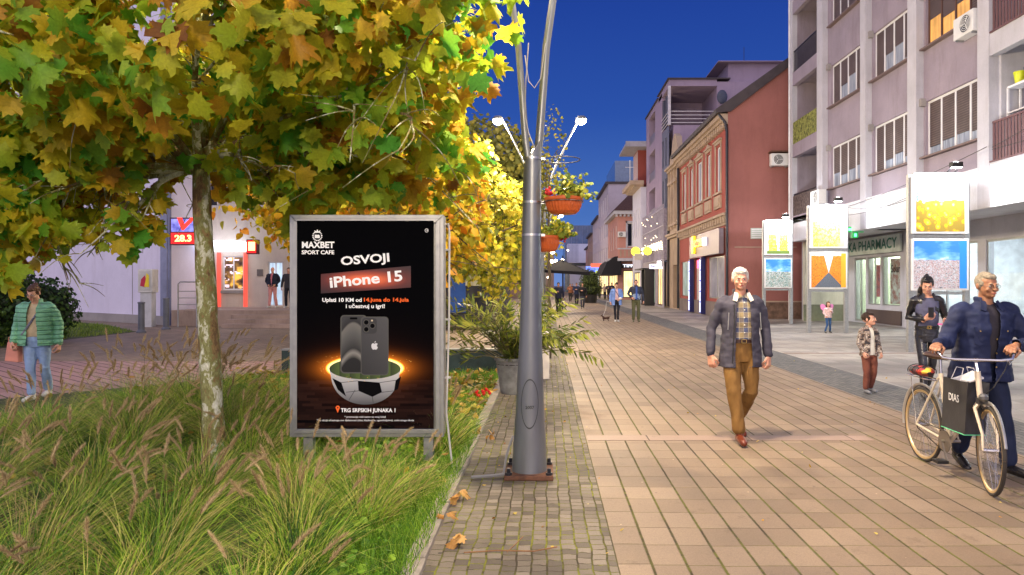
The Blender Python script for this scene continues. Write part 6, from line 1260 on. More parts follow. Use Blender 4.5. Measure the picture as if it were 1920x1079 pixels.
kb_ = thing('market_kiosk', 'dark cafe kiosk with blue side panel seen under the yellow trees', 'kiosk', (-4.2, 27, 0)); MB().box(-7.6, -1.6, 27, 30, 0, 2.1).build('body', M('kiosk_dark', (.05, .05, .06), .7, var=.5, ns=1.5), kb_); MB().box(-3.85, -3.2, 26.9, 26.98, .5, 1.9).build('blue_panel', M('blue_cloth', (.03, .10, .38), .7), kb_); MB().box(-8, -1.4, 26.6, 30.2, 2.1, 2.25).build('roof', P_SLAB, kb_); MB().box(-3.3, -1.8, 26.92, 26.98, 1.55, 2.05).build('lit_window', pane_lit('lit_kiosk', (.7, .6, .35), .5), kb_)
# ================================================================ GRASSES
def ribbon_mesh(name, base, L, lean, droop, w, seg, mats, mi=None, stiff=.0):
    """grass blades: base (n,3), length, horizontal lean vector (n,2), droop amount, width"""
    n = len(base); t = np.linspace(0, 1, seg+1)
    ld = np.linalg.norm(lean, axis=1, keepdims=True)+1e-6; dirh = lean/ld; hx = L[:, None]*(ld*t[None]+droop[:, None]*t[None]**2.4)*.8; hz = L[:, None]*(t[None]-droop[:, None]*.62*t[None]**3.0)*np.sqrt(np.clip(1-.45*ld**2, .15, 1))
    c = np.zeros((n, seg+1, 3)); c[:, :, 0] = base[:, :1]+dirh[:, :1]*hx; c[:, :, 1] = base[:, 1:2]+dirh[:, 1:2]*hx; c[:, :, 2] = base[:, 2:3]+hz
    ang = RNG.random(n)*math.pi; sd = np.stack([np.cos(ang), np.sin(ang)*.4, np.zeros(n)], 1); wd = w[:, None]*(1-t[None]**1.6*.95)
    a = c+sd[:, None]*wd[:, :, None]; b = c-sd[:, None]*wd[:, :, None]; V = np.stack([a, b], 2).reshape(-1, 3)
    k = (seg+1)*2; bi = np.arange(n)[:, None, None]*k; q = np.array([[2*i, 2*i+1, 2*i+3, 2*i+2] for i in range(seg)]); Fc = (bi+q[None]).reshape(-1, 4)
    return V, Fc, c
def raw_mesh(name, chunks, mats, parent=None):
    """chunks: list of (V, F, material index), F may hold triangles or quads"""
    V = np.vstack([c[0] for c in chunks]); off = 0; ls = []; li = []; mi = []; pos = 0
    for v, f, m in chunks:
        li.append((f+off).ravel()); k = f.shape[1]; ls.append(pos+np.arange(len(f))*k); mi.append(np.full(len(f), m)); pos += f.size; off += len(v)
    me = bpy.data.meshes.new(name); me.vertices.add(len(V)); me.vertices.foreach_set('co', V.ravel()); li = np.concatenate(li).astype(np.int32); me.loops.add(len(li)); me.loops.foreach_set('vertex_index', li)
    ls = np.concatenate(ls).astype(np.int32); me.polygons.add(len(ls)); me.polygons.foreach_set('loop_start', ls)
    for m in mats: me.materials.append(m)
    me.update(calc_edges=True); me.polygons.foreach_set('material_index', np.concatenate(mi).astype(np.int32)); me.update(); return link(name, me, parent)
def blade_mat(name, stops, trans=.3):
    g = G(name); vec, x, y, z = g.xyz('Object'); geo = g.N.new('ShaderNodeNewGeometry'); n = g.noise(vec, 1.3, 2); f = g.math('SUBTRACT', g.math('MULTIPLY_ADD', n, .8, g.math('MULTIPLY', geo.outputs['Random Per Island'], .8)), .3)
    c = g.ramp(f, stops); g.set(c, .5); g.b.inputs['Specular IOR Level'].default_value = .3
    tr = g.N.new('ShaderNodeBsdfTranslucent'); g.L.new(c, tr.inputs[0]); ms = g.N.new('ShaderNodeMixShader'); ms.inputs[0].default_value = trans; g.L.new(g.b.outputs[0], ms.inputs[1]); g.L.new(tr.outputs[0], ms.inputs[2]); g.L.new(ms.outputs[0], g.N['Material Output'].inputs[0]); return g.m
GR = blade_mat('fountain_grass_blade', [(.08, (.012, .04, .008)), (.32, (.06, .18, .015)), (.48, (.20, .40, .025)), (.64, (.44, .58, .06)), (.78, (.60, .52, .17)), (.92, (.46, .33, .16))], .18)
GL = blade_mat('low_grass_blade', [(.05, (.03, .10, .008)), (.5, (.13, .32, .018)), (.9, (.36, .55, .05))], .2)
PLU = blade_mat('grass_plume', [(.1, (.26, .17, .09)), (.45, (.50, .37, .20)), (.8, (.70, .56, .32)), (.97, (.74, .64, .36))], .35)
def clumps(spots):
    ch = []; plume = []
    for (cx, cy, H, nb, npl, rad) in spots:
        n = nb; a = RNG.random(n)*2*np.pi; r = rad*.30*np.sqrt(RNG.random(n)); base = np.stack([cx+r*np.cos(a), cy+r*np.sin(a), np.full(n, .01)], 1)
        a2 = a+RNG.normal(0, .5, n); m = RNG.random(n)**.7*.95; lean = np.stack([np.cos(a2)*m+.06, np.sin(a2)*m], 1); L = H*RNG.uniform(.55, 1.3, n)
        V, Fc, _ = ribbon_mesh('', base, L, lean, RNG.uniform(.2, 1.05, n), RNG.uniform(.0018, .0038, n), 6, None); ch.append((V, Fc, 0))
        n = npl; a = RNG.random(n)*2*np.pi; r = rad*.28*np.sqrt(RNG.random(n)); base = np.stack([cx+r*np.cos(a), cy+r*np.sin(a), np.full(n, .01)], 1)
        m = .08+RNG.random(n)*.42; lean = np.stack([np.cos(a)*m+.14, np.sin(a)*m*.8], 1); L = H*RNG.uniform(.80, 1.22, n)
        V, Fc, c = ribbon_mesh('', base, L, lean, RNG.uniform(.0, .28, n), RNG.uniform(.0011, .0016, n), 8, None); ch.append((V, Fc, 0)); plume.append(c)
    C = np.vstack(plume)     # plume centre lines continue from the stalk tip
    tip = C[:, -1]; d = C[:, -1]-C[:, -2]; d /= np.linalg.norm(d, axis=1, keepdims=True); n = len(tip); K = 300; PLn = RNG.uniform(.10, .20, n)
    down = np.array([0, 0, -1.]); s = RNG.random((n, K)); cen = tip[:, None]+d[:, None]*(PLn[:, None, None]*s[..., None])+down*(s[..., None]**2)*(PLn[:, None, None]*.22)
    rnd = RNG.normal(size=(n, K, 3)); rnd -= d[:, None]*(rnd*d[:, None]).sum(2, keepdims=True); rnd /= np.linalg.norm(rnd, axis=2, keepdims=True)+1e-9
    prof = np.sin(np.pi*np.clip(s*.9+.08, 0, 1))**.6; out = rnd*(prof*RNG.uniform(.006, .024, (n, K)))[..., None]+d[:, None]*RNG.uniform(.012, .028, (n, K, 1)); sd = np.cross(out, rnd[:, ::-1]+.01); sd /= np.linalg.norm(sd, axis=2, keepdims=True)+1e-9; wv = .0015
    V = np.stack([cen+sd*wv, cen-sd*wv, cen+out], 2).reshape(-1, 3); Fc = (np.arange(n*K)[:, None]*3+np.array([[0, 1, 2]])); ch.append((V, Fc, 1))
    # core of each plume: a slim spindle
    t = np.linspace(0, 1, 7); u1 = np.cross(d, np.array([.3, .9, .1])); u1 /= np.linalg.norm(u1, axis=1, keepdims=True); u2 = np.cross(d, u1); rr = np.array([.001, .0045, .0055, .0055, .0045, .003, .0005]); cc = tip[:, None]+d[:, None]*(PLn[:, None, None]*t[None, :, None])+down*(t[None, :, None]**2)*(PLn[:, None, None]*.22)
    ang = np.arange(5)*2*np.pi/5; V = cc[:, :, None]+rr[None, :, None, None]*(np.cos(ang)[None, None, :, None]*u1[:, None, None]+np.sin(ang)[None, None, :, None]*u2[:, None, None]); V = V.reshape(-1, 3); f = np.array([[i*5+k, i*5+(k+1) % 5, (i+1)*5+(k+1) % 5, (i+1)*5+k] for i in range(6) for k in range(5)]); Fc = (np.arange(n)[:, None, None]*35+f[None]).reshape(-1, 4); ch.append((V, Fc, 1))
    return ch
spots = []; random.seed(21)
def cl(x, y, H, nb=620, npl=16, rad=.5): spots.append((x, y, H, int(nb*1.25), int(npl*1.1), rad))
for (x, y, H, npl) in ((-4.3, 7.5, .86, 26), (-4.9, 6.9, .60, 14), (-3.75, 7.2, .90, 26), (-4.6, 6.3, .70, 14), (-3.8, 6.3, .76, 16), (-5.6, 6.0, .42, 7), (-3.05, 7.9, .72, 8), (-2.75, 7.3, .80, 8), (-5.7, 7.1, .36, 5),
                    (-3.4, 5.2, .62, 18), (-4.3, 5.3, .62, 20), (-5.0, 5.0, .52, 14), (-2.5, 5.0, .54, 12), (-3.0, 4.35, .56, 14), (-3.8, 4.3, .60, 16), (-4.4, 4.2, .60, 12), (-2.3, 4.2, .52, 12), (-2.75, 3.65, .62, 12), (-2.05, 3.55, .60, 12), (-3.3, 3.6, .62, 12), (-1.75, 4.9, .44, 10), (-1.35, 5.1, .44, 9), (-1.55, 4.25, .44, 12), (-2.0, 5.3, .42, 6), (-1.05, 5.0, .38, 5), (-1.2, 4.5, .46, 7), (-1.35, 3.7, .50, 8), (-1.0, 6.3, .62, 10), (-1.15, 6.9, .55, 9), (-1.9, 2.9, .52, 5), (-1.3, 3.0, .45, 4), (-2.6, 3.0, .52, 6), (-3.1, 2.6, .52, 5), (-3.0, 6.6, .70, 12), (-4.0, 7.8, .90, 26), (-3.45, 7.6, .84, 22), (-4.6, 7.4, .80, 22), (-3.35, 6.9, .80, 18), (-2.6, 6.0, .58, 12), (-2.3, 6.9, .50, 6)): cl(x, y, H, npl=npl, nb=560 if x < -2.3 else 460)
fg = raw_mesh('fountain_grass', clumps(spots), [GR, PLU]); tag(fg, 'tall fountain grass with feathery brown plumes filling the planting bed', 'grass', kind='stuff')
def short_grass(name, lab, poly, n, h, x0, x1, y0, y1, mat, z=.012, wd=(.0018, .0035)):
    P = np.stack([RNG.uniform(x0, x1, n), RNG.uniform(y0, y1, n)], 1); m = np.array([in_poly(a, b, poly) for a, b in P]); P = P[m]; nz = np.array([mnoise.noise(Vector((a*1.3, b*1.3, 0))) for a, b in P]); k = nz > -.28; P = P[k]; n = len(P)
    base = np.column_stack([P, np.full(n, z)]); a = RNG.random(n)*6.28; m = RNG.random(n)*.7; V, Fc, _ = ribbon_mesh('', base, h*RNG.uniform(.4, 1.3, n), np.stack([np.cos(a)*m, np.sin(a)*m], 1), RNG.uniform(.05, .5, n), RNG.uniform(*wd, n), 3, None)
    o = raw_mesh(name, [(V, Fc, 0)], [mat]); tag(o, lab, 'grass', kind='stuff'); return o
short_grass('low_grass', 'low bright green grass covering the planting bed and spilling over the kerb', BED[:-2]+[(-6.5, 8.8), (-6.5, -6)], 70000, .14, -6.5, -.78, 2.6, 12.2, GL)
short_grass('low_grass_edge', 'tufts of green grass along the stone kerb of the bed', rect(-1.25, XK-.02, 2.6, 7.5), 9000, .15, -1.25, XK-.02, 2.6, 7.5, GL)
LAWN = [(-40, 30), (-22.5, 30.4), (-17.2, 26.6), (-13.9, 22.9), (-14.0, 20), (-13.7, 16.7), (-26, 13)]
short_grass('lawn', 'green lawn below the blank lilac wall', LAWN, 42000, .13, -25, -13.6, 14, 30.4, blade_mat('lawn_blade', [(.1, (.05, .10, .012)), (.5, (.14, .24, .02)), (.9, (.30, .40, .05))]), wd=(.006, .010))
# moss and weeds in the cobble strip, broad leaved weeds near the kerb
n = 1500; P = np.column_stack([RNG.uniform(-1.35, -.80, n)-np.abs(RNG.normal(0, .25, n)), RNG.uniform(3.0, 8.0, n), np.full(n, .06)]); P[:, 2] += RNG.random(n)*.07
w = leaf_mesh('weeds', ROUND_LEAF, P, RNG.uniform(.02, .055, n), RNG.normal(0, .5, (n, 3))+np.array([0, -.3, 1]), RNG.normal(size=(n, 3)), GL, None, .3); tag(w, 'round leaved green weeds at the foot of the bed', 'weeds', kind='stuff')
# fallen leaves
FAL = leaf_mat('fallen_leaf', [(.1, (.22, .09, .02)), (.35, (.46, .24, .03)), (.6, (.60, .42, .04)), (.85, (.50, .42, .10))], .6, .15)
n = 1500; xx = RNG.uniform(-5.2, -.8, n); yy = 8.0+RNG.random(n)*4.2; P = np.column_stack([xx, yy, RNG.uniform(.03, .10, n)]); P2 = np.column_stack([RNG.uniform(-4.9, -.8, 90), RNG.uniform(4.5, 8, 90), RNG.uniform(.05, .2, 90)]); P3 = np.column_stack([RNG.uniform(-7.5, -3.5, 70), RNG.uniform(9.5, 14, 70), np.full(70, .02)]); P4 = np.column_stack([np.concatenate([RNG.uniform(-.66, .5, 90), RNG.uniform(.4, 6, 50)]), RNG.uniform(4, 16, 140), np.full(140, .018)])
Pa = np.vstack([P, P2, P3, P4]); n = len(Pa); sz = RNG.uniform(.06, .12, n); sz[-140:] *= .28
w = leaf_mesh('fallen_leaves', HEART_LEAF, Pa, sz, RNG.normal(0, .35, (n, 3))+np.array([0, 0, 1]), RNG.normal(size=(n, 3)), FAL, None, .35); tag(w, 'fallen yellow and brown leaves lying over the bed and paving', 'fallen leaves', kind='stuff')
DRY = leaf_mat('dry_leaf', [(.1, (.30, .14, .035)), (.5, (.50, .25, .06)), (.9, (.60, .36, .12))], .6, .1)
for i, (x, y, s, l_) in enumerate([(850, 948, .20, 'curled dry brown leaf on the kerb level with the lamp post foot'), (853, 1030, .19, 'large dry orange leaf at the bed edge nearest the bottom of the photo'), (832, 985, .12, 'small dry leaf on the kerb between the two large dry leaves'), (917, 828, .14, 'dry yellow brown leaf on the cobbles left of the lamp post'), (893, 822, .15, 'dry orange leaf in the grass beside the lightbox cable'), (905, 700, .16, 'dry pale leaf in the bed before the low dark green wall')]):
    D = 2048/(y-534); n = 3; p = np.array([[gx(x, D)+.02*k, D+.02*k, .055+.008*k] for k in range(n)]); o = leaf_mesh('dry_leaf', PLANE_LEAF, p, np.full(n, s*.38), RNG.normal(0, .6, (n, 3))+np.array([0, -.3, 1]), RNG.normal(size=(n, 3)), DRY, None, 1.5); tag(o, l_, 'dry leaf', 'large dry leaves by the kerb')
rf = MB(); random.seed(3)
for k in range(14): rf.ball((gx(905, 9.2)+random.gauss(0, .05), 9.2+random.gauss(0, .1), .12+random.random()*.05), .022, 6)
tag(rf.build('red_flowers', M('geranium_red2', (.55, .01, .01), .5)), 'small red flowers in the bed left of the grey oleander pot', 'flowers')
tg = MB(); tg.tube([(gx(868, 3.95), 4.0, .03), (gx(930, 3.9), 3.98, .05), (gx(1000, 3.95), 4.02, .03), (gx(1045, 4.0), 4.1, .025)], .004, 5); tg.tube([(gx(950, 3.95), 3.98, .04), (gx(965, 3.8), 4.1, .05), (gx(975, 3.8), 4.25, .03)], .003, 4); tag(tg.build('fallen_twig', M('dry_twig', (.26, .13, .06), .8)), 'thin dry twig lying across the cobbles in front of the lamp post', 'twig')
# ================================================================ PEOPLE
class Blob:      # overlapping closed primitives fused into one continuous surface by a voxel remesh
    def __init__(s): s.m = MB()
    def ell(s, c, r, n=16): s.m.ball(c, r, n); return s
    def cap(s, pts, rad, n=14, flat=1.):
        pts = [Vector(p) for p in pts]; P = []; Rr = []
        a, b = pts[0], pts[-1]; d0 = (pts[0]-pts[1]).normalized(); d1 = (pts[-1]-pts[-2]).normalized()
        for k in (80, 50, 25): P.append(a+d0*rad[0]*math.sin(R(k))); Rr.append(rad[0]*math.cos(R(k)))
        P += pts; Rr += list(rad)
        for k in (25, 50, 80): P.append(b+d1*rad[-1]*math.sin(R(k))); Rr.append(rad[-1]*math.cos(R(k)))
        s.m.tube(P, Rr, n, flat=flat); return s
    def loft(s, rings, n=28, p=2.3):    # rings: (cx, cy, z, rx, ry)
        vs = []; fs = []
        for cx, cy, z, rx, ry in rings:
            for k in range(n):
                a = 2*math.pi*k/n; c, q = math.cos(a), math.sin(a); vs.append((cx+rx*math.copysign(abs(c)**(2/p), c), cy+ry*math.copysign(abs(q)**(2/p), q), z))
        for i in range(len(rings)-1):
            for k in range(n): fs.append((i*n+k, i*n+(k+1) % n, (i+1)*n+(k+1) % n, (i+1)*n+k))
        fs.append(tuple(range(n))[::-1]); fs.append(tuple((len(rings)-1)*n+k for k in range(n))); s.m.add(vs, fs); return s
    def mesh(s, name, mat, parent, vox=.008, it=4, wr=0., wf=14., cut=None, solid=0., stretch=(1, 1, 1), seed=0, xf=None):
        me = bpy.data.meshes.new('tmp'); me.from_pydata(s.m.v, [], s.m.f); o = bpy.data.objects.new('tmp', me); COL.objects.link(o)
        r = o.modifiers.new('r', 'REMESH'); r.mode = 'VOXEL'; r.voxel_size = vox; sm = o.modifiers.new('s', 'SMOOTH'); sm.factor = .5; sm.iterations = it
        bpy.context.view_layer.update(); m2 = bpy.data.meshes.new_from_object(o.evaluated_get(bpy.context.evaluated_depsgraph_get())); bpy.data.objects.remove(o); bpy.data.meshes.remove(me)
        if wr:
            nn = [v.normal.copy() for v in m2.vertices]; sv = Vector((seed*3.1, seed*1.7, 0))
            for v, n_ in zip(m2.vertices, nn):
                q = Vector((v.co.x*stretch[0], v.co.y*stretch[1], v.co.z*stretch[2]))*wf+sv; v.co += n_*wr*(mnoise.noise(q)+.5*mnoise.noise(q*2.1)-.2)
        if cut:
            bm = bmesh.new(); bm.from_mesh(m2); dl = [f for f in bm.faces if cut(f.calc_center_median(), f.normal)]; bmesh.ops.delete(bm, geom=dl, context='FACES')
            b = [v for v in bm.verts if v.is_boundary]
            for _ in range(3): bmesh.ops.smooth_vert(bm, verts=[v for v in bm.verts if v.is_boundary], factor=.5, use_axis_x=True, use_axis_y=True, use_axis_z=True)
            bm.to_mesh(m2); bm.free()
        if xf is not None: m2.transform(xf)
        m2.name = name; o = bpy.data.objects.new(name, m2); COL.objects.link(o); o.parent = parent; m2.materials.clear(); m2.materials.append(mat); m2.polygons.foreach_set('use_smooth', [True]*len(m2.polygons))
        if solid: k = o.modifiers.new('k', 'SOLIDIFY'); k.thickness = solid; k.offset = -1
        return o
def cloth(name, col, rough=.8, var=.2, ns=9, bump=.35, bs=22, stretch=(1, 1, 1), coat=0., spec=.3, fine=True, ring=0, ringcol=.55):
    if name in MATS: return MATS[name]
    g = G(name); vec, x, y, z = g.xyz('Object', scale=stretch); n = g.noise(vec, ns, 5); f = g.noise(vec, bs, 4); w = g.noise(vec, 320, 2)
    c = g.ramp(n, [(.3, tuple(v*(1-var) for v in col)), (.7, tuple(v*(1+var) for v in col))]); h = g.math('ADD', f, g.math('MULTIPLY', w, .08))
    if ring:    # quilting
        r_ = g.math('ABSOLUTE', g.math('SUBTRACT', g.math('FRACT', g.math('ADD', g.math('MULTIPLY', z, ring), g.math('MULTIPLY', n, .35))), .5)); k = g.math('POWER', g.math('MULTIPLY', r_, 2.), 6.); c = g.mix(k, c, tuple(v*ringcol for v in col)); h = g.math('SUBTRACT', h, g.math('MULTIPLY', k, 1.5))
    g.bump(h, bump, .02); g.b.inputs['Specular IOR Level'].default_value = spec
    if coat: g.b.inputs['Coat Weight'].default_value = coat
    return g.set(c, rough)
def skin(name, col):
    if name in MATS: return MATS[name]
    g = G(name); vec, *_ = g.xyz('Object'); n = g.noise(vec, 16, 4); m_ = g.noise(vec, 90, 3); c = g.ramp(n, [(.3, (col[0]*.86, col[1]*.72, col[2]*.68)), (.6, col), (.75, (col[0]*1.08, col[1]*1.02, col[2]))]); g.bump(m_, .25, .004); g.b.inputs['Subsurface Weight'].default_value = .08; g.b.inputs['Subsurface Radius'].default_value = (.02, .008, .004); return g.set(c, .5)
def plaid():
    g = G('plaid_shirt'); vec, x, y, z = g.xyz('Object'); a = g.math('FRACT', g.math('MULTIPLY', x, 11.)); b = g.math('FRACT', g.math('MULTIPLY', z, 10.))
    A = g.math('LESS_THAN', a, .48); B = g.math('LESS_THAN', b, .48); c = g.mix(A, (.26, .20, .10), (.06, .075, .15)); c2 = g.mix(B, (.28, .22, .12), (.05, .07, .16)); c = g.mix(.5, c, c2)
    l = g.math('MAXIMUM', g.math('LESS_THAN', g.math('FRACT', g.math('MULTIPLY', x, 22.)), .08), g.math('LESS_THAN', g.math('FRACT', g.math('MULTIPLY', z, 20.)), .08)); c = g.mix(g.math('MULTIPLY', l, .4), c, (.6, .58, .5)); g.bump(g.noise(vec, 18, 4), .4, .02); return g.set(c, .8)
SK1 = skin('skin_fair_old', (.62, .33, .23)); SK2 = skin('skin_tan', (.36, .18, .10)); SK3 = skin('skin_fair', (.60, .34, .25)); SKF = skin('skin_far', (.50, .28, .20))
LIP = M('lip_skin', (.36, .10, .09), .5); EYEW = M('eye_white', (.55, .52, .5), .25, var=.02); IRIS = M('eye_dark', (.02, .013, .01), .2)
def hand(bl, wr, d, pn, side, curl, s=1., vox=.006):
    """palm and five bent fingers. d: direction wrist->knuckles, pn: palm normal (fingers curl towards it), side: thumb side vector"""
    d = Vector(d).normalized(); pn = Vector(pn); pn = (pn-d*pn.dot(d)).normalized(); sd = d.cross(pn); sd = sd if sd.dot(Vector(side)) > 0 else -sd
    wr = Vector(wr); bl.cap([wr-d*.04*s, wr+d*.01*s], [.026*s, .025*s], 10); k0 = wr+d*.085*s
    for o in (-.024, -.008, .008, .024): bl.cap([wr+sd*o*.7*s+d*.01*s, k0+sd*o*s], [.016*s, .0135*s], 10)
    for i, o in enumerate((.030, .010, -.010, -.029)):
        L = (.040, .045, .042, .033)[i]*s; p = k0+sd*o*s-d*.006*s; r = .0092*s; pts = [p]; a = R(12)+curl*.25
        for q in range(3):
            dd = d*math.cos(a)+pn*math.sin(a)+sd*(.05*(1.5-i)); p = p+dd.normalized()*L*(1, .72, .58)[q]; pts.append(p.copy()); a += curl*(1, .9, .7)[q]
        bl.cap(pts, [r, r*.96, r*.9, r*.8], 8)
    t0 = wr+d*.025*s+sd*.026*s+pn*.006*s; t1 = t0+(sd*.75+d*.75+pn*.25).normalized()*.036*s; t2 = t1+(d*.8+sd*(.3-.35*curl)+pn*(.2+.45*curl)).normalized()*.030*s; t3 = t2+(d*.6-sd*.2*curl+pn*(.2+.6*curl)).normalized()*.024*s
    bl.cap([t0, t1, t2, t3], [.014*s, .0115*s, .0105*s, .009*s], 8)
def person(label, X, Y, H, yaw=0., pose=None, top=None, legs=None, shoes=None, skinm=SKF, hair=None, vox=.008, head=(0, 0), lod=0, group=None, build=1., kid=False, name='person', z0=.008, z=None):
    """local frame at build: +x = image right when facing the camera, -y = towards the camera, height 1.75"""
    J = dict(hip=.092, shz=1.425, shw=.185, eL=(-.27, .02, 1.14), wL=(-.28, -.06, .90), eR=(.27, .02, 1.14), wR=(.28, -.06, .90), kL=(-.10, -.03, .50), aL=(-.11, .02, .09), kR=(.10, -.03, .50), aR=(.11, .02, .09), tL=(-.1, -1), tR=(.1, -1), lean=(0, 0), hc=.0, hL=.9, hR=.9, dL=None, dR=None, pL=None, pR=None)
    J.update(pose or {}); root = thing(name, label, name, (X, Y, z0 if z is None else z), group); root.rotation_euler = (0, 0, yaw); sc = H/1.75; root.scale = (sc, sc, sc)
    V = lambda k: Vector(J[k]); lx, ly = J['lean']; hs = 1.36 if kid else 1.; nk = Vector((lx, ly, 1.475)); hcn = Vector((lx+J['hc'], ly-.015, 1.63 if not kid else 1.66))
    sh = {s: Vector((q*J['shw']+lx, ly+.005, J['shz'])) for s, q in (('L', -1), ('R', 1))}; hp = {s: Vector((q*J['hip'], 0, .93)) for s, q in (('L', -1), ('R', 1))}; B = build
    # ---- body: one continuous surface
    b = Blob(); lw = min(1., (legs or {}).get('w', 1.)*.92); HM = Matrix.Translation(nk+Vector((0, 0, .03)))@Euler((R(head[1]), 0, R(head[0]))).to_matrix().to_4x4()@Matrix.Translation(-(nk+Vector((0, 0, .03))))
    def hl(x, y, z): return HM@(hcn+Vector((x, y, z))*hs)
    def he(x, y, z, r, n=14):
        k = len(b.m.v); b.m.ball((0, 0, 0), tuple(q*hs for q in r), n); c = hl(x, y, z); Rm = HM.to_3x3()
        for i in range(k, len(b.m.v)): b.m.v[i] = tuple(Rm@Vector(b.m.v[i])+c)
    b.cap([nk-Vector((0, 0, .05)), hl(0, .012, -.06)], [.060, .052], 14)
    he(0, .018, .025, (.076, .094, .090)); he(0, -.018, -.02, (.066, .070, .088)); he(0, -.040, -.068, (.044, .044, .038)); he(0, -.010, -.055, (.056, .060, .044))
    if lod < 2:
        for q in (-1, 1): he(q*.079, .014, -.005, (.010, .019, .030), 8); he(q*.030, -.082, .024, (.022, .011, .008), 8); he(q*.038, -.068, -.026, (.022, .018, .019), 8)
        he(0, -.094, -.004, (.011, .015, .030), 10); he(0, -.104, -.024, (.016, .016, .011), 10); he(0, -.082, -.080, (.022, .016, .013), 8); he(0, -.086, -.052, (.026, .012, .008), 8); he(0, -.086, -.062, (.022, .012, .007), 8)
    b.loft([(0, 0, .86, .13*B, .09*B), (0, 0, .95, .135*B, .092*B), (lx*.3, ly*.3, 1.08, .125*B, .088*B), (lx*.7, ly*.7, 1.25, .135*B, .090*B), (lx, ly, 1.40, .135*B, .078), (lx, ly+.005, 1.46, .09, .06), (lx, ly+.005, 1.49, .055, .05)])
    for s, q in (('L', -1), ('R', 1)):
        b.cap([sh[s]-Vector((q*.02, 0, .02)), V('e'+s), V('w'+s)], [.050, .040, .026], 12); kk = V('k'+s); b.cap([hp[s], kk, V('a'+s)], [.074*lw, .048*lw, .033*lw], 12)
        fa = (V('w'+s)-V('e'+s)).normalized(); d = Vector(J['d'+s]) if J['d'+s] else (fa+Vector((0, 0, -.15))); pn = Vector(J['p'+s]) if J['p'+s] else Vector((-q*1., .2, 0)); hand(b, V('w'+s)+d.normalized()*.01, d, pn, (0, -1, .0), J['h'+s], 1.12)
    b.mesh('body', skinm, root, vox if lod else min(vox, .0058), 3)
    # ---- face details
    if lod < 2:
        for q in (-1, 1):
            m = MB(); c = hl(q*.030, -.0775, .004); m.ball(c, (.0125*hs, .010*hs, .0075*hs), 10); e = m.build('eye', EYEW, None, True); e.parent = root; m = MB(); c = hl(q*.030+.002, -.086, .003); m.ball(c, (.0055*hs, .003*hs, .006*hs), 8); e2 = m.build('iris', IRIS, None, True); e2.parent = e
            m = MB(); m.tube([hl(q*.014, -.090, .022), hl(q*.030, -.090, .028), hl(q*.048, -.078, .022)], [.003, .0045, .003], 6); bm_ = m.build('eyebrow', (hair or {}).get('brow', M('brow_dark', (.03, .02, .015), .8)), None, True); bm_.parent = root
        m = MB(); m.tube([hl(-.022, -.091, -.056), hl(-.008, -.099, -.0545), hl(.008, -.099, -.0545), hl(.022, -.091, -.056)], [.002, .0045, .0045, .002], 6); mm = m.build('mouth', LIP, None, True); mm.parent = root
    # ---- trousers
    t = Blob(); w = (legs or {}).get('w', 1.); tm = legs['mat']; ins = (legs or {}).get('hem', .07); skirt = legs.get('skirt')
    t.loft([(0, 0, .80, .155*B, .105), (0, .004, .90, .168*B, .118*B), (lx*.2, 0, 1.0, .155*B, .112*B), (lx*.25, 0, 1.04, .148*B, .108*B)])
    for s in ('L', 'R'):
        kk = V('k'+s); an = V('a'+s); a2 = an+(kk-an).normalized()*(ins-.03); t.cap([hp[s]-Vector((0, 0, .03)), hp[s].lerp(kk, .55), kk, kk.lerp(a2, .5), a2], [.092*w, .082*w, .066*w, .064*w, .058*w*(legs.get('flare', 1.))], 16)
    wrk = legs.get('wr', .010) if lod < 2 else .0
    t.mesh('trousers', tm, root, vox, 3, wr=wrk, wf=7, stretch=(1.5, 1.5, .7), seed=2)
    # ---- shoes
    sm = shoes or M('shoe_black', (.015, .015, .017), .35)
    for s in ('L', 'R'):
        an = V('a'+s); tx, ty = J['t'+s]; td = Vector((tx, ty, 0)).normalized(); f = Blob(); fl = an.z-.09; up = Vector((0, 0, 1))
        pit = J.get('pitch'+s, 0.); heel = Vector((an.x, an.y, fl+.038))-td*.035; toe = heel+td*.205*math.cos(pit)-up*.205*math.sin(pit); mid = heel.lerp(toe, .5)+up*.006
        f.cap([heel+up*.004, mid, toe-up*.006], [.040, .043, .036], 12, 1.); f.cap([heel+up*.05, heel+td*.035+up*.03], [.042, .038], 10)
        o = f.mesh('shoe', sm, root, max(vox*.8, .006), 3)
        # flatten the sole
        for v in o.data.vertices:
            if v.co.z < .004 and fl < .02: v.co.z = .004
    # ---- upper garment
    tp = top; hem = tp.get('hem', .80); g_ = tp.get('g', 1.); k = B*g_; T_ = Blob(); ex = tp.get('flare', .0)
    rings = [(lx*.1, 0, hem, .185*k+ex, .135*k+ex*.5), (lx*.15, 0, min(hem+.1, .98), .18*k+ex*.8, .130*k+ex*.3), (lx*.35, ly*.35, 1.08, .172*k, .127*k), (lx*.75, ly*.75, 1.26, .182*k, .130*k), (lx, ly+.004, 1.39, .185*k, .112*k), (lx, ly+.006, 1.455, .125*k, .085), (lx, ly+.006, 1.485, .075, .07)]
    if tp.get('collar'): rings += [(lx, ly+.012, 1.51, .078, .074), (lx, ly+.016, 1.535, .082, .078)]
    T_.loft(rings); slv = tp.get('sleeve', 1.); sr = tp.get('sr', 1.)
    for s, q in (('L', -1), ('R', 1)):
        e = V('e'+s); wv = V('w'+s); end = e.lerp(wv, slv*.97); T_.cap([sh[s]-Vector((q*.035, 0, .012)), sh[s]+Vector((q*.005, 0, -.03)), sh[s].lerp(e, .55), e, e.lerp(end, .5), end], [.070*sr, .070*sr, .064*sr, .058*sr, .053*sr, .045*sr], 16)
    op = tp.get('open'); cut = None
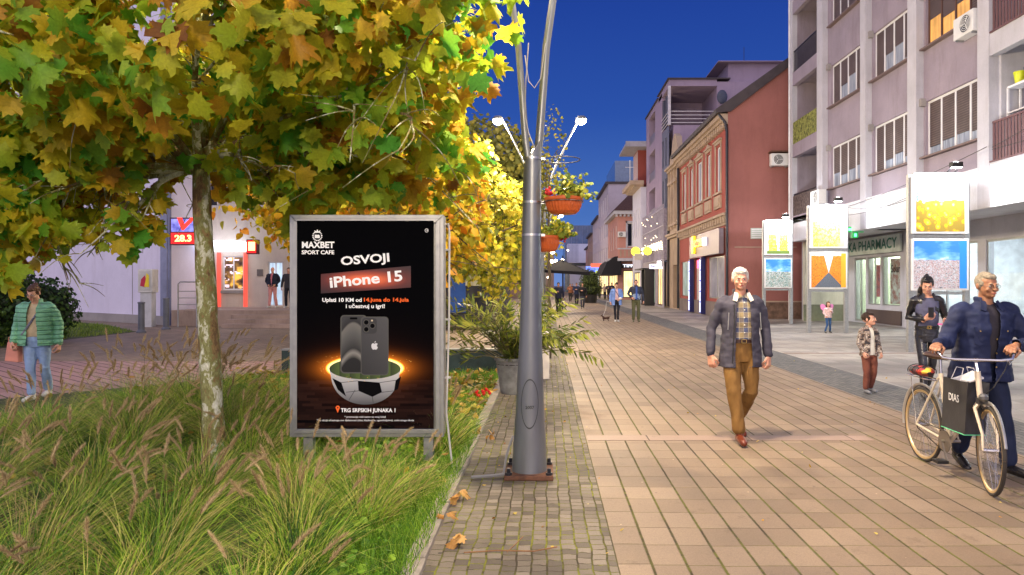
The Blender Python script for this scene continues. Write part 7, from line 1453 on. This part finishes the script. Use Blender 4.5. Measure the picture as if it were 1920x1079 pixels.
    if op:
        w0, w1 = op    # half width at the neck and at the hem
        def cut(c, n_):
            zz = min(max((c.z-hem)/(1.50-hem), 0), 1); hw = w1+(w0-w1)*zz; xc = c.x-lx*(.15+.85*zz); 
            return c.y < ly-.02 and abs(xc) < hw and n_.y < .25 and c.z < 1.56
    T_.mesh(tp.get('name', 'jacket'), tp['mat'], root, vox, 3, wr=tp.get('wr', .012) if lod < 2 else 0., wf=tp.get('wf', 8), stretch=tp.get('ws', (1, 1, 1.4)), cut=cut, solid=.006 if op else 0., seed=5)
    if tp.get('under'):
        U = Blob(); um = tp['under']; U.loft([(lx*.1, 0, tp.get('uhem', .98), .158*B, .116*B), (lx*.35, ly*.35, 1.08, .155*B, .116*B), (lx*.75, ly*.75, 1.26, .165*B, .118*B), (lx, ly+.004, 1.38, .16, .10), (lx, ly+.006, 1.44, .11, .075), (lx, ly+.006, tp.get('uneck', 1.475), .07, .064)]); U.mesh('shirt', um, root, vox, 3, wr=.004, wf=9, seed=9)
    if tp.get('collar_mat') and lod < 2:    # turned collar flaps
        for q in (-1, 1):
            m = MB(); a = Vector((lx+q*.045, ly-.075, 1.49)); m.poly3([a, a+Vector((q*.030, .02, .012)), a+Vector((q*.060, -.03, -.070)), a+Vector((q*.022, -.045, -.085)), a+Vector((q*.0, -.02, -.03))], (0, -.006, .004)); c_ = m.build('collar_flap', tp['collar_mat'], None); c_.parent = root
    if tp.get('shirt_collar') and lod < 2:
        for q in (-1, 1):
            m = MB(); a = Vector((lx+q*.008, ly-.078, 1.465)); m.poly3([a, a+Vector((q*.042, .022, .035)), a+Vector((q*.062, .0, -.005)), a+Vector((q*.04, -.018, -.04))], (0, -.004, .002)); c_ = m.build('shirt_collar', tp['shirt_collar'], None); c_.parent = root
    if legs.get('belt'):
        m = MB(); n = 32; zc = 1.015; m.add([(lx*.2+(.151*B+.008*g2)*math.cos(6.2832*i/n)*1.02, (.110*B+.008*g2)*math.sin(6.2832*i/n), zc+dz) for g2, dz in ((1, -.017), (1, .017)) for i in range(n)], [(i, (i+1) % n, n+(i+1) % n, n+i) for i in range(n)]); o = m.build('belt', legs['belt'], None); o.parent = root; so = o.modifiers.new('k', 'SOLIDIFY'); so.thickness = .006; so.offset = 1
        m = MB(); y_ = -.110*B-.018
        for a0, a1, b0, b1 in ((-.026, .026, .015, .020), (-.026, .026, -.020, -.015), (-.026, -.020, -.02, .02), (.020, .026, -.02, .02)): m.box(a0, a1, y_-.006, y_, zc+b0, zc+b1)
        o2 = m.build('buckle', legs.get('buckle', M('brass', (.6, .42, .14), .3, metal=.9)), None); o2.parent = o
    # ---- hair
    if hair:
        h = Blob(); hm = hair['mat']; kind = hair.get('kind', 'short'); RM = HM.to_3x3()
        def hh(x, y, z, r, n=16):
            k = len(h.m.v); h.m.ball((0, 0, 0), tuple(q*hs for q in r), n); c = hl(x, y, z)
            for i in range(k, len(h.m.v)): h.m.v[i] = tuple(RM@Vector(h.m.v[i])+c)
        v = hair.get('vol', 1.); hh(0, .030, .038, (.082*v, .090*v, .086*v)); hh(0, -.020, .078, (.058*v, .058*v, .034*v))
        for q in (-1, 1): hh(q*.050, .020, .02, (.034, .060, .055))
        if kind == 'tail': hh(0, .11, .085, (.035, .045, .04)); hh(-.02, .135, .02, (.03, .035, .08)); hh(-.05, .10, -.06, (.034, .035, .09)); hh(-.085, .05, -.13, (.036, .04, .09)); hh(-.105, -.01, -.22, (.034, .034, .09)); hh(-.10, -.035, -.30, (.028, .03, .06))
        if kind == 'long': hh(0, .06, -.05, (.085, .05, .11)); hh(-.07, .02, -.06, (.025, .04, .09)); hh(.07, .02, -.06, (.025, .04, .09)); hh(0, .05, -.16, (.10, .05, .09))
        if kind == 'bun': hh(0, .10, .09, (.04, .04, .04))
        inv = HM.inverted()
        h.mesh('hair', hm, root, vox if lod else .0055, 2, wr=.004*v, wf=38, seed=3)
    return root, hl, HM
def add_to(o, root): o.parent = root; return o
HW = cloth('hair_white', (.62, .60, .55), .7, ns=60, bump=.8, bs=90, stretch=(1, .3, 1)); HG = cloth('hair_grey', (.30, .26, .20), .7, var=.4, ns=50, bump=.7, bs=90); HB = cloth('hair_black', (.010, .009, .012), .35, ns=30, bump=.8, bs=60, stretch=(1, 1, .2)); HBR = cloth('hair_brown', (.07, .03, .015), .5, ns=40, bump=.7, bs=70); HDB = cloth('hair_dark_brown', (.028, .015, .010), .55, ns=40, bump=.6, bs=70)
# ---- the old man walking towards the camera
yo = 6.98; NAVY = cloth('slate_jacket', (.052, .050, .074), .75, .25, 6, .30, 8, (1, 1, 1.8), spec=.3)
om, hl, HM_ = person('white haired person in a slate jacket, plaid shirt and tan trousers', gx(1388, yo), yo, 1.765,
    pose=dict(shw=.178, eL=(-.285, .03, 1.13), wL=(-.31, -.03, .88), eR=(.265, .04, 1.13), wR=(.285, -.01, .865), kL=(-.095, -.10, .50), aL=(-.045, -.14, .10), kR=(.10, -.03, .50), aR=(.065, .33, .17), tL=(-.05, -1), tR=(.15, -1), pitchR=.45, dL=(.08, -.1, -1), dR=(-.05, -.1, -1), pL=(1, .9, .1), pR=(-1, .9, .1), hL=1.6, hR=1.5),
    top=dict(mat=NAVY, hem=.75, g=1.06, flare=.018, open=(.060, .085), under=plaid(), uhem=.99, collar=True, collar_mat=M('jacket_lining', (.62, .60, .55), .8), shirt_collar=MATS['plaid_shirt'], wr=.011, sr=.95), legs=dict(mat=cloth('tan_trousers', (.19, .10, .028), .8, .3, 5, .35, 7, (1.6, 1.6, .8)), w=1.10, wr=.011, belt=M('dark_belt', (.03, .012, .01), .4)), shoes=M('brown_leather', (.14, .028, .012), .35, spec=.45), skinm=SK1, hair=dict(mat=HW, kind='short', vol=1.06, brow=HW), head=(-10, 3), build=1.04)
m = MB()
for k in range(5): m.ball((0.004, -.128-.012*(k < 4), 1.10+.075*k), (.007, .004, .007), 8)
add_to(m.build('shirt_button', M('button_white', (.6, .6, .55), .4)), om)
for q in (-1, 1): add_to(MB().tube([(q*.155, -.150, 1.30), (q*.165, -.150, 1.13)], .004, 6).build('zip', M('zip_metal', (.5, .5, .48), .3, metal=.9)), om)
m = MB(); m.tube([(-.098, -.135, 1.38), (-.100, -.155, 1.2), (-.112, -.158, 1.0), (-.118, -.155, .80)], .006, 5); add_to(m.build('zip_edge', BLACK), om)
# ---- the man with the bicycle
NV = cloth('navy_work_jacket', (.012, .019, .062), .7, .3, 4, .3, 7, (1, 1, 1.3)); xb_, yb_ = 3.72, 5.86
gl = [(g_-Vector((xb_, yb_, 0)))/(1.70/1.75) for g_ in sorted(GRIPS, key=lambda v: v.x)]
def wrist(g_, e): g_ = Vector((g_.x, g_.y, g_.z+.035)); e = Vector(e); return g_+(e-g_).normalized()*.085
eL, eR = (-.37, -.10, 1.13), (.33, -.16, 1.12); wL, wR = wrist(gl[0], eL), wrist(gl[1], eR)
bm2, hl, HM_ = person('person in a navy work jacket with short grey hair pushing the bicycle', xb_, yb_, 1.70,
    pose=dict(shw=.215, lean=(.01, -.05), eL=eL, wL=tuple(wL), eR=eR, wR=tuple(wR), kL=(-.08, .02, .50), aL=(-.06, .22, .12), kR=(.13, -.10, .50), aR=(.16, -.14, .095), tL=(-.1, -1), tR=(.25, -1), pitchL=.3, hL=1.5, hR=1.5, pL=(.1, .3, -1), pR=(-.1, .3, -1), hc=.0),
    top=dict(mat=NV, hem=.80, g=1.16, flare=.02, open=(.05, .012), under=cloth('charcoal_shirt', (.035, .032, .045), .8), uhem=.95, collar=True, collar_mat=NV, wr=.016, sr=1.18), legs=dict(mat=cloth('navy_trousers', (.009, .015, .045), .8, .25, 5, .4, 7, (1.6, 1.6, .8)), w=1.18, wr=.013), shoes=M('black_leather', (.012, .011, .012), .25, spec=.6), skinm=SK2, hair=dict(mat=HG, kind='short', vol=.99, brow=HG), head=(4, 6), build=1.15)
for q in (-1, 1):
    m = MB(); m.poly3([(q*.07, -.172, 1.26), (q*.16, -.165, 1.26), (q*.155, -.165, 1.13), (q*.115, -.175, 1.11), (q*.075, -.178, 1.13)], (0, -.008, 0)); pk_ = add_to(m.build('pocket', NV, None, bevel=.003), bm2); m = MB(); m.poly3([(q*.065, -.184, 1.275), (q*.165, -.176, 1.275), (q*.16, -.177, 1.235), (q*.115, -.184, 1.22), (q*.07, -.186, 1.235)], (0, -.006, 0)); f_ = m.build('pocket_flap', NV); f_.parent = pk_; m = MB(); m.ball((q*.115, -.193, 1.24), (.008, .004, .008), 8); f_ = m.build('button', MATS['brass']); f_.parent = pk_
m = MB()
for x_, z_ in ((.03, 1.05), (.028, .93), (.035, 1.17), (-.13, 1.42), (.16, 1.41)): m.ball((x_, -.178 if z_ < 1.3 else -.09, z_), (.008, .005, .008), 8)
add_to(m.build('button', MATS['brass']), bm2); m = MB(); m.ball((.10, -.188, 1.31), (.02, .003, .006), 8); add_to(m.build('chest_badge', M('badge_red', (.5, .1, .12), .5)), bm2)
m = MB()
for q in (-1, 1): c = [hl(q*.031+.021*math.cos(a*.6283), -.098, .003+.015*math.sin(a*.6283)) for a in range(11)]; m.tube(c, .0014, 5, cap=False); m.tube([hl(q*.052, -.098, .006), hl(q*.078, .0, .008)], .0014, 5)
m.tube([hl(-.010, -.10, .006), hl(.010, -.10, .006)], .0014, 5); add_to(m.build('glasses', M('glasses_wire', (.1, .1, .1), .3, metal=.8)), bm2)
# ---- the woman in black leather
LEA = M('black_leather_cloth', (.010, .010, .012), .24, spec=.7, var=.3, ns=9, bump=.5, bs=14); LEG_ = M('black_leggings', (.012, .013, .020), .22, spec=.75, var=.3, ns=6, bump=.4, bs=12, stretch=(1, 1, 1.8)); yw = 9.6
wb, hl, HM_ = person('person in a black leather jacket and shiny leggings looking down at a phone', gx(1738, yw), yw, 1.72, yaw=R(-16),
    pose=dict(shw=.165, hip=.085, eL=(-.23, .06, 1.14), wL=(-.07, -.20, 1.13), eR=(.25, .05, 1.13), wR=(.20, -.17, 1.09), kL=(-.07, -.08, .50), aL=(-.06, -.10, .10), kR=(.075, .02, .50), aR=(.05, .22, .15), tL=(0, -1), tR=(.1, -1), pitchR=.4, hL=1.2, hR=1.2, dL=(.4, -.5, .5), pL=(.3, .3, .2), dR=(.1, -1, .1), pR=(-.2, 0, 1)),
    top=dict(mat=LEA, hem=.97, g=.90, open=(.075, .075), under=cloth('slate_blue_top', (.075, .08, .15), .6), uhem=1.0, uneck=1.43, collar=False, collar_mat=LEA, wr=.006, sr=.86), legs=dict(mat=LEG_, w=.86, wr=.003, belt=M('black_belt', (.01, .01, .01), .4)), skinm=SK3, hair=dict(mat=HB, kind='tail', vol=1.05), head=(-10, 24), build=.95)
ph_ = thing('phone', 'dark mobile phone held up by the person in black leather', 'phone', (0, 0, 0)); c = Vector((gx(1738, yw)-.12, yw-.31, 1.19)); ph_.location = c; MB().box(c.x-.035, c.x+.04, c.y-.005, c.y+.005, c.z-.04, c.z+.10).build('case', BLACK, ph_, bevel=.003)
pp_ = thing('pink_notebook', 'pink notebook held in the other hand of the person in black leather', 'notebook', (gx(1738, yw)+.13, yw-.36, 1.05)); c = Vector(pp_.location); m = MB(); m.box(c.x-.14, c.x+.09, c.y-.06, c.y+.08, c.z+.0, c.z+.022); m.build('cover', M('pink_cover', (.72, .12, .42), .5), pp_, bevel=.003); MB().box(c.x-.135, c.x+.085, c.y-.065, c.y+.07, c.z+.004, c.z+.018).build('pages', M('paper', (.75, .7, .75), .7), pp_)
m = MB(); m.lathe((.0, 0, 0), [(.001, 0)], 3); 
for q in (-1, 1): m.tube([(q*.012+.026*math.cos(a*.5)-0.0, -.138, 1.015+.022*math.sin(a*.5)) for a in range(1 if q > 0 else 7, 12 if q > 0 else 18)], .0045, 6)
add_to(m.build('round_buckle', MATS['brass']), wb)
# ---- the boy
yk = 10.05
def camo():
    g = G('camo_jacket'); vec, *_ = g.xyz('Object'); n = g.noise(vec, 13, 3); return g.set(g.ramp(n, [(0, (.02, .02, .03)), (.42, (.10, .06, .045)), (.49, (.36, .30, .26)), (.54, (.05, .045, .06)), (.60, (.45, .40, .36))], 'CONSTANT'), .7)
boy, hl, HM_ = person('child in a mottled hooded jacket and rust trousers looking to the right', gx(1629, yk), yk, 1.14, yaw=R(10), kid=True, name='person',
    pose=dict(shw=.17, eL=(-.24, .02, 1.12), wL=(-.22, -.12, .93), eR=(.23, .0, 1.12), wR=(.20, -.14, .92), kL=(-.09, -.06, .48), aL=(-.09, -.02, .09), kR=(.10, -.04, .48), aR=(.12, .12, .10), hL=1.1, hR=1.1),
    top=dict(mat=camo(), hem=.84, g=1.06, open=(.04, .06), under=cloth('white_check_shirt', (.62, .62, .58), .8), uhem=.86, collar=True, wr=.012, sr=1.05), legs=dict(mat=cloth('rust_trousers', (.15, .05, .035), .8, .3, 6, .7, 10), w=1.12, wr=.010), shoes=M('grey_trainers', (.16, .17, .20), .6), skinm=SK3, hair=dict(mat=HDB, kind='short', vol=1.0), head=(42, -4), build=1.08); boy['category'] = 'child'
m = Blob(); m.ell((0, .10, 1.42), (.13, .07, .08)); m.mesh('hood', MATS['camo_jacket'], boy, .01)
# ---- the little girl with wings
yg = 22.4
girl, hl, HM_ = person('small child in a pale jacket and jeans wearing pink butterfly wings', gx(1553, yg), yg, 1.0, kid=True, vox=.012, lod=1,
    pose=dict(shw=.16, eL=(-.26, .0, 1.16), wL=(-.20, -.14, 1.0), eR=(.24, 0, 1.16), wR=(.12, -.18, 1.25), kL=(-.10, -.10, .48), aL=(-.20, -.05, .10), kR=(.11, 0, .48), aR=(.14, .10, .11)),
    top=dict(mat=cloth('pale_pink_jacket', (.62, .45, .45), .8, .3, 14), hem=.88, g=1.08, wr=.01), legs=dict(mat=cloth('blue_jeans_kid', (.035, .09, .22), .8), w=.95), skinm=SK3, hair=dict(mat=HBR, kind='long'), build=1.05); girl['category'] = 'child'
for q in (-1, 1):
    m = MB(); m.poly3([(q*.03, .16, 1.36), (q*.12, .17, 1.60), (q*.28, .18, 1.68), (q*.38, .18, 1.58), (q*.34, .18, 1.38), (q*.22, .17, 1.28), (q*.26, .17, 1.14), (q*.16, .17, 1.08), (q*.05, .16, 1.2)], (0, .02, 0)); add_to(m.build('wing', M('wing_pink', (.85, .28, .60), .5)), girl)
# ---- the woman in the green quilted jacket
yq = 9.4; GREEN = cloth('green_quilted', (.15, .40, .24), .5, .2, 7, .6, 16, ring=15, spec=.5)
wg, hl, HM_ = person('person in a green quilted jacket and light jeans looking down', gx(70, yq), yq, 1.60, yaw=R(12),
    pose=dict(shw=.185, lean=(.0, -.03), hip=.09, eL=(-.27, .02, 1.13), wL=(-.27, -.10, .90), eR=(.28, .03, 1.13), wR=(.30, -.02, .86), kL=(-.06, -.06, .50), aL=(-.03, -.10, .10), kR=(.10, .0, .50), aR=(.05, .22, .13), dR=(0, -.15, -1), hL=1.3),
    top=dict(mat=GREEN, hem=.83, g=1.12, flare=.01, open=(.05, .075), under=cloth('cream_top', (.52, .42, .27), .7), uhem=.96, collar=True, wr=.010, sr=1.12), legs=dict(mat=cloth('light_jeans', (.26, .38, .62), .8, .25, 6, .5, 14), w=1.05, wr=.010), shoes=M('white_trainers', (.55, .55, .55), .6), skinm=SK3, hair=dict(mat=HBR, kind='bun', vol=1.03), head=(-6, 26), build=1.16)
add_to(MB().tube([(.12, -.10, 1.44), (.06, -.155, 1.30), (-.03, -.165, 1.15), (-.13, -.150, 1.00), (-.19, -.09, .96)], .016, 8, flat=.4).build('bag_strap', M('patterned_strap', (.20, .20, .30), .7, var=.8, ns=50)), wg)
m = MB()
for q in (-1, 1): m.tube([hl(q*.031+.021*math.cos(a*.6283), -.098, .003+.016*math.sin(a*.6283)) for a in range(11)], .0016, 5, cap=False); m.tube([hl(q*.052, -.098, .006), hl(q*.078, .0, .008)], .0016, 5)
add_to(m.build('glasses', MATS['glasses_wire']), wg)
hb_ = thing('handbag', 'salmon pink handbag held beside the person in the green jacket', 'handbag', (gx(33, yq), yq-.12, .62)); c = Vector(hb_.location); m = MB(); m.poly3([(c.x-.09, c.y, .56), (c.x+.10, c.y, .54), (c.x+.09, c.y, .80), (c.x-.05, c.y, .82)], (0, .09, 0)); m.build('bag_body', M('salmon_leather', (.62, .25, .19), .5), hb_, bevel=.012); m = MB(); m.tube([(c.x-.05, c.y+.03, .80), (c.x-.05, c.y+.03, .88), (c.x+.07, c.y+.03, .88), (c.x+.08, c.y+.03, .79)], .006, 6); m.build('handle', MATS['salmon_leather'], hb_)
# ---- the couple in the middle of the street
yc = 29.2
cw, hl, HM_ = person('person in an open light blue shirt with a small white shoulder bag', gx(1156, yc), yc, 1.68, vox=.014, lod=1, pose=dict(eR=(.25, 0, 1.12), wR=(.14, -.14, 1.02), kL=(-.07, -.04, .5), kR=(.07, -.02, .5), aL=(-.06, -.06, .09), aR=(.07, .08, .09)),
    top=dict(mat=cloth('light_blue_shirt', (.15, .25, .58), .7), hem=.74, g=1.18, flare=.03, open=(.04, .09), under=cloth('pink_tee', (.62, .42, .46), .8), sr=1.1), legs=dict(mat=cloth('black_trousers', (.012, .013, .022), .8), w=.85), shoes=MATS['white_trainers'], skinm=SK3, hair=dict(mat=HDB, kind='bun'), head=(-6, 16), build=1.02)
add_to(MB().tube([(-.10, -.13, 1.44), (0, -.165, 1.28), (.12, -.17, 1.08)], .010, 6).build('bag_strap', BLACK), cw); m = Blob(); m.ell((.15, -.19, 1.04), (.085, .04, .06)); m.mesh('shoulder_bag', M('white_bag', (.66, .64, .62), .5), cw, .01)
cm, hl, HM_ = person('person in a two tone blue jacket and olive trousers', gx(1192.5, yc), yc, 1.80, vox=.014, lod=1, pose=dict(shw=.20, eL=(-.32, .03, 1.16), wL=(-.20, -.12, 1.02), eR=(.29, .04, 1.12), wR=(.31, -.03, .88)),
    top=dict(mat=cloth('two_tone_jacket', (.025, .03, .055), .7), hem=.90, g=1.08, collar=True), legs=dict(mat=cloth('olive_trousers', (.085, .09, .045), .8), w=1.08), shoes=M('khaki_shoes', (.12, .12, .07), .6), skinm=SK3, hair=dict(mat=HDB, kind='short'), build=1.05)
m = Blob(); m.loft([(0, -.008, .92, .192, .140), (.0, -.008, 1.10, .188, .136), (.0, -.006, 1.18, .19, .137)]); m.mesh('jacket_panel', cloth('pale_blue_panel', (.20, .27, .40), .7), cm, .014); add_to(MB().box(-.035, .035, -.155, -.14, .94, 1.46).build('blue_front', M('royal_blue_panel', (.03, .08, .35), .7)), cm)
# ---- terrace men
pm, hl, HM_ = person('bald person in a navy pullover and pink trousers standing on the shop terrace', gx(513, 29), 28.9, 1.72, vox=.014, lod=1, z=PZ, pose=dict(shw=.20, eL=(-.29, .02, 1.15), wL=(-.16, -.10, 1.0), eR=(.29, .02, 1.15), wR=(.16, -.10, 1.0), kL=(-.10, -.02, .5), aL=(-.15, .0, .09), kR=(.1, 0, .5), aR=(.13, .1, .09)),
    top=dict(mat=cloth('navy_pullover', (.010, .014, .03), .8), hem=.90, g=1.10, open=(.05, .0), under=cloth('pink_shirt', (.60, .20, .24), .8), uhem=.95), legs=dict(mat=cloth('pink_trousers', (.58, .26, .24), .8), w=1.05), shoes=MATS['white_trainers'], skinm=SK1, build=1.08)
person('person in a dark jacket partly hidden by the lightbox on the terrace', gx(541, 28.6), 28.6, 1.70, vox=.018, lod=2, z=PZ, top=dict(mat=cloth('dark_jacket', (.03, .028, .035), .8), hem=.85), legs=dict(mat=MATS['black_trousers']), shoes=MATS['white_trainers'], hair=dict(mat=HDB), name='person')
# ---- distant walkers
def far(lab, xp, D, H, c1, c2, hr_=HDB, **k): return person(lab, gx(xp, D), D, H, vox=.022, lod=2, top=dict(mat=cloth('far_top_%d' % int(xp), c1, .8), hem=.86), legs=dict(mat=cloth('far_leg_%d' % int(xp), c2, .8)), hair=dict(mat=hr_), pose=dict(kL=(-.08, -.06, .5), aL=(-.05, -.12, .1), aR=(.08, .15, .12), eL=(-.28, -.02, 1.2), wL=(-.12, -.18, 1.22)), **k)
far('person with fair hair in a black top walking left of the couple', 1092, 45.0, 1.70, (.012, .012, .016), (.05, .055, .075), HBR)
far('person in dark clothes glimpsed through the oleander twigs', 1047, 37, 1.72, (.02, .025, .05), (.015, .015, .02))
far('person in a blue dark coat standing behind the black top walker', 1081, 52, 1.74, (.02, .03, .07), (.02, .02, .03))
far('dark dressed person farthest left below the boutique awning', 1124, 78, 1.72, (.02, .02, .025), (.02, .02, .02))
far('person with pale top between two dark ones below the awning', 1134, 72, 1.66, (.35, .28, .24), (.02, .02, .02))
far('dark dressed broad person below the boutique awning', 1141, 70, 1.75, (.03, .03, .04), (.02, .02, .02))
far('dark dressed person just left of the light blue shirt', 1147.5, 66, 1.78, (.02, .02, .03), (.02, .02, .02))
far('person crossing far away by the green potted bush', 1073, 84, 1.72, (.05, .05, .08), (.02, .02, .03))
far('person in an orange brown coat far down the street', 1069, 62, 1.68, (.25, .10, .05), (.03, .03, .03), HBR)
# ---- small dog
dgx, dgy = gx(1136, 29.6), 29.6; dg = thing('dog', 'small dark dog on a thin white lead before the couple', 'dog', (dgx, dgy, 0)); m = Blob()
m.cap([(dgx-.09, dgy, .15), (dgx+.0, dgy, .145), (dgx+.10, dgy, .16)], [.060, .052, .062]); m.cap([(dgx-.10, dgy, .18), (dgx-.155, dgy-.01, .235)], [.04, .034]); m.ell((dgx-.17, dgy-.01, .25), (.045, .036, .036)); m.cap([(dgx-.19, dgy-.01, .245), (dgx-.235, dgy-.01, .235)], [.022, .014]); m.cap([(dgx+.15, dgy, .19), (dgx+.20, dgy, .26)], [.016, .008])
for s in (-1, 1):
    m.cap([(dgx-.155, dgy-.01+s*.025, .275), (dgx-.15, dgy-.01+s*.04, .31)], [.014, .006]); m.cap([(dgx-.09, dgy+s*.035, .13), (dgx-.10, dgy+s*.035, .07), (dgx-.095, dgy+s*.035, .02)], [.024, .015, .013]); m.cap([(dgx+.10, dgy+s*.035, .14), (dgx+.08, dgy+s*.035, .09), (dgx+.115, dgy+s*.035, .06), (dgx+.10, dgy+s*.035, .02)], [.030, .018, .014, .013])
for v in range(len(m.m.v)): m.m.v[v] = (m.m.v[v][0]-dgx, m.m.v[v][1]-dgy, m.m.v[v][2])
m.mesh('body', cloth('dog_fur', (.05, .025, .02), .8, .4, 30), dg, .008)
tag(MB().tube([(dgx-.12, dgy, .24), (dgx+.0, dgy, .55), (dgx+.02, dgy, .85), (gx(1156, yc)-.26, yc-.05, .88)], .010, 6).build('dog_lead', M('white_lead', (.6, .6, .6), .6)), 'thin white dog lead held beside the light blue shirt', 'lead')
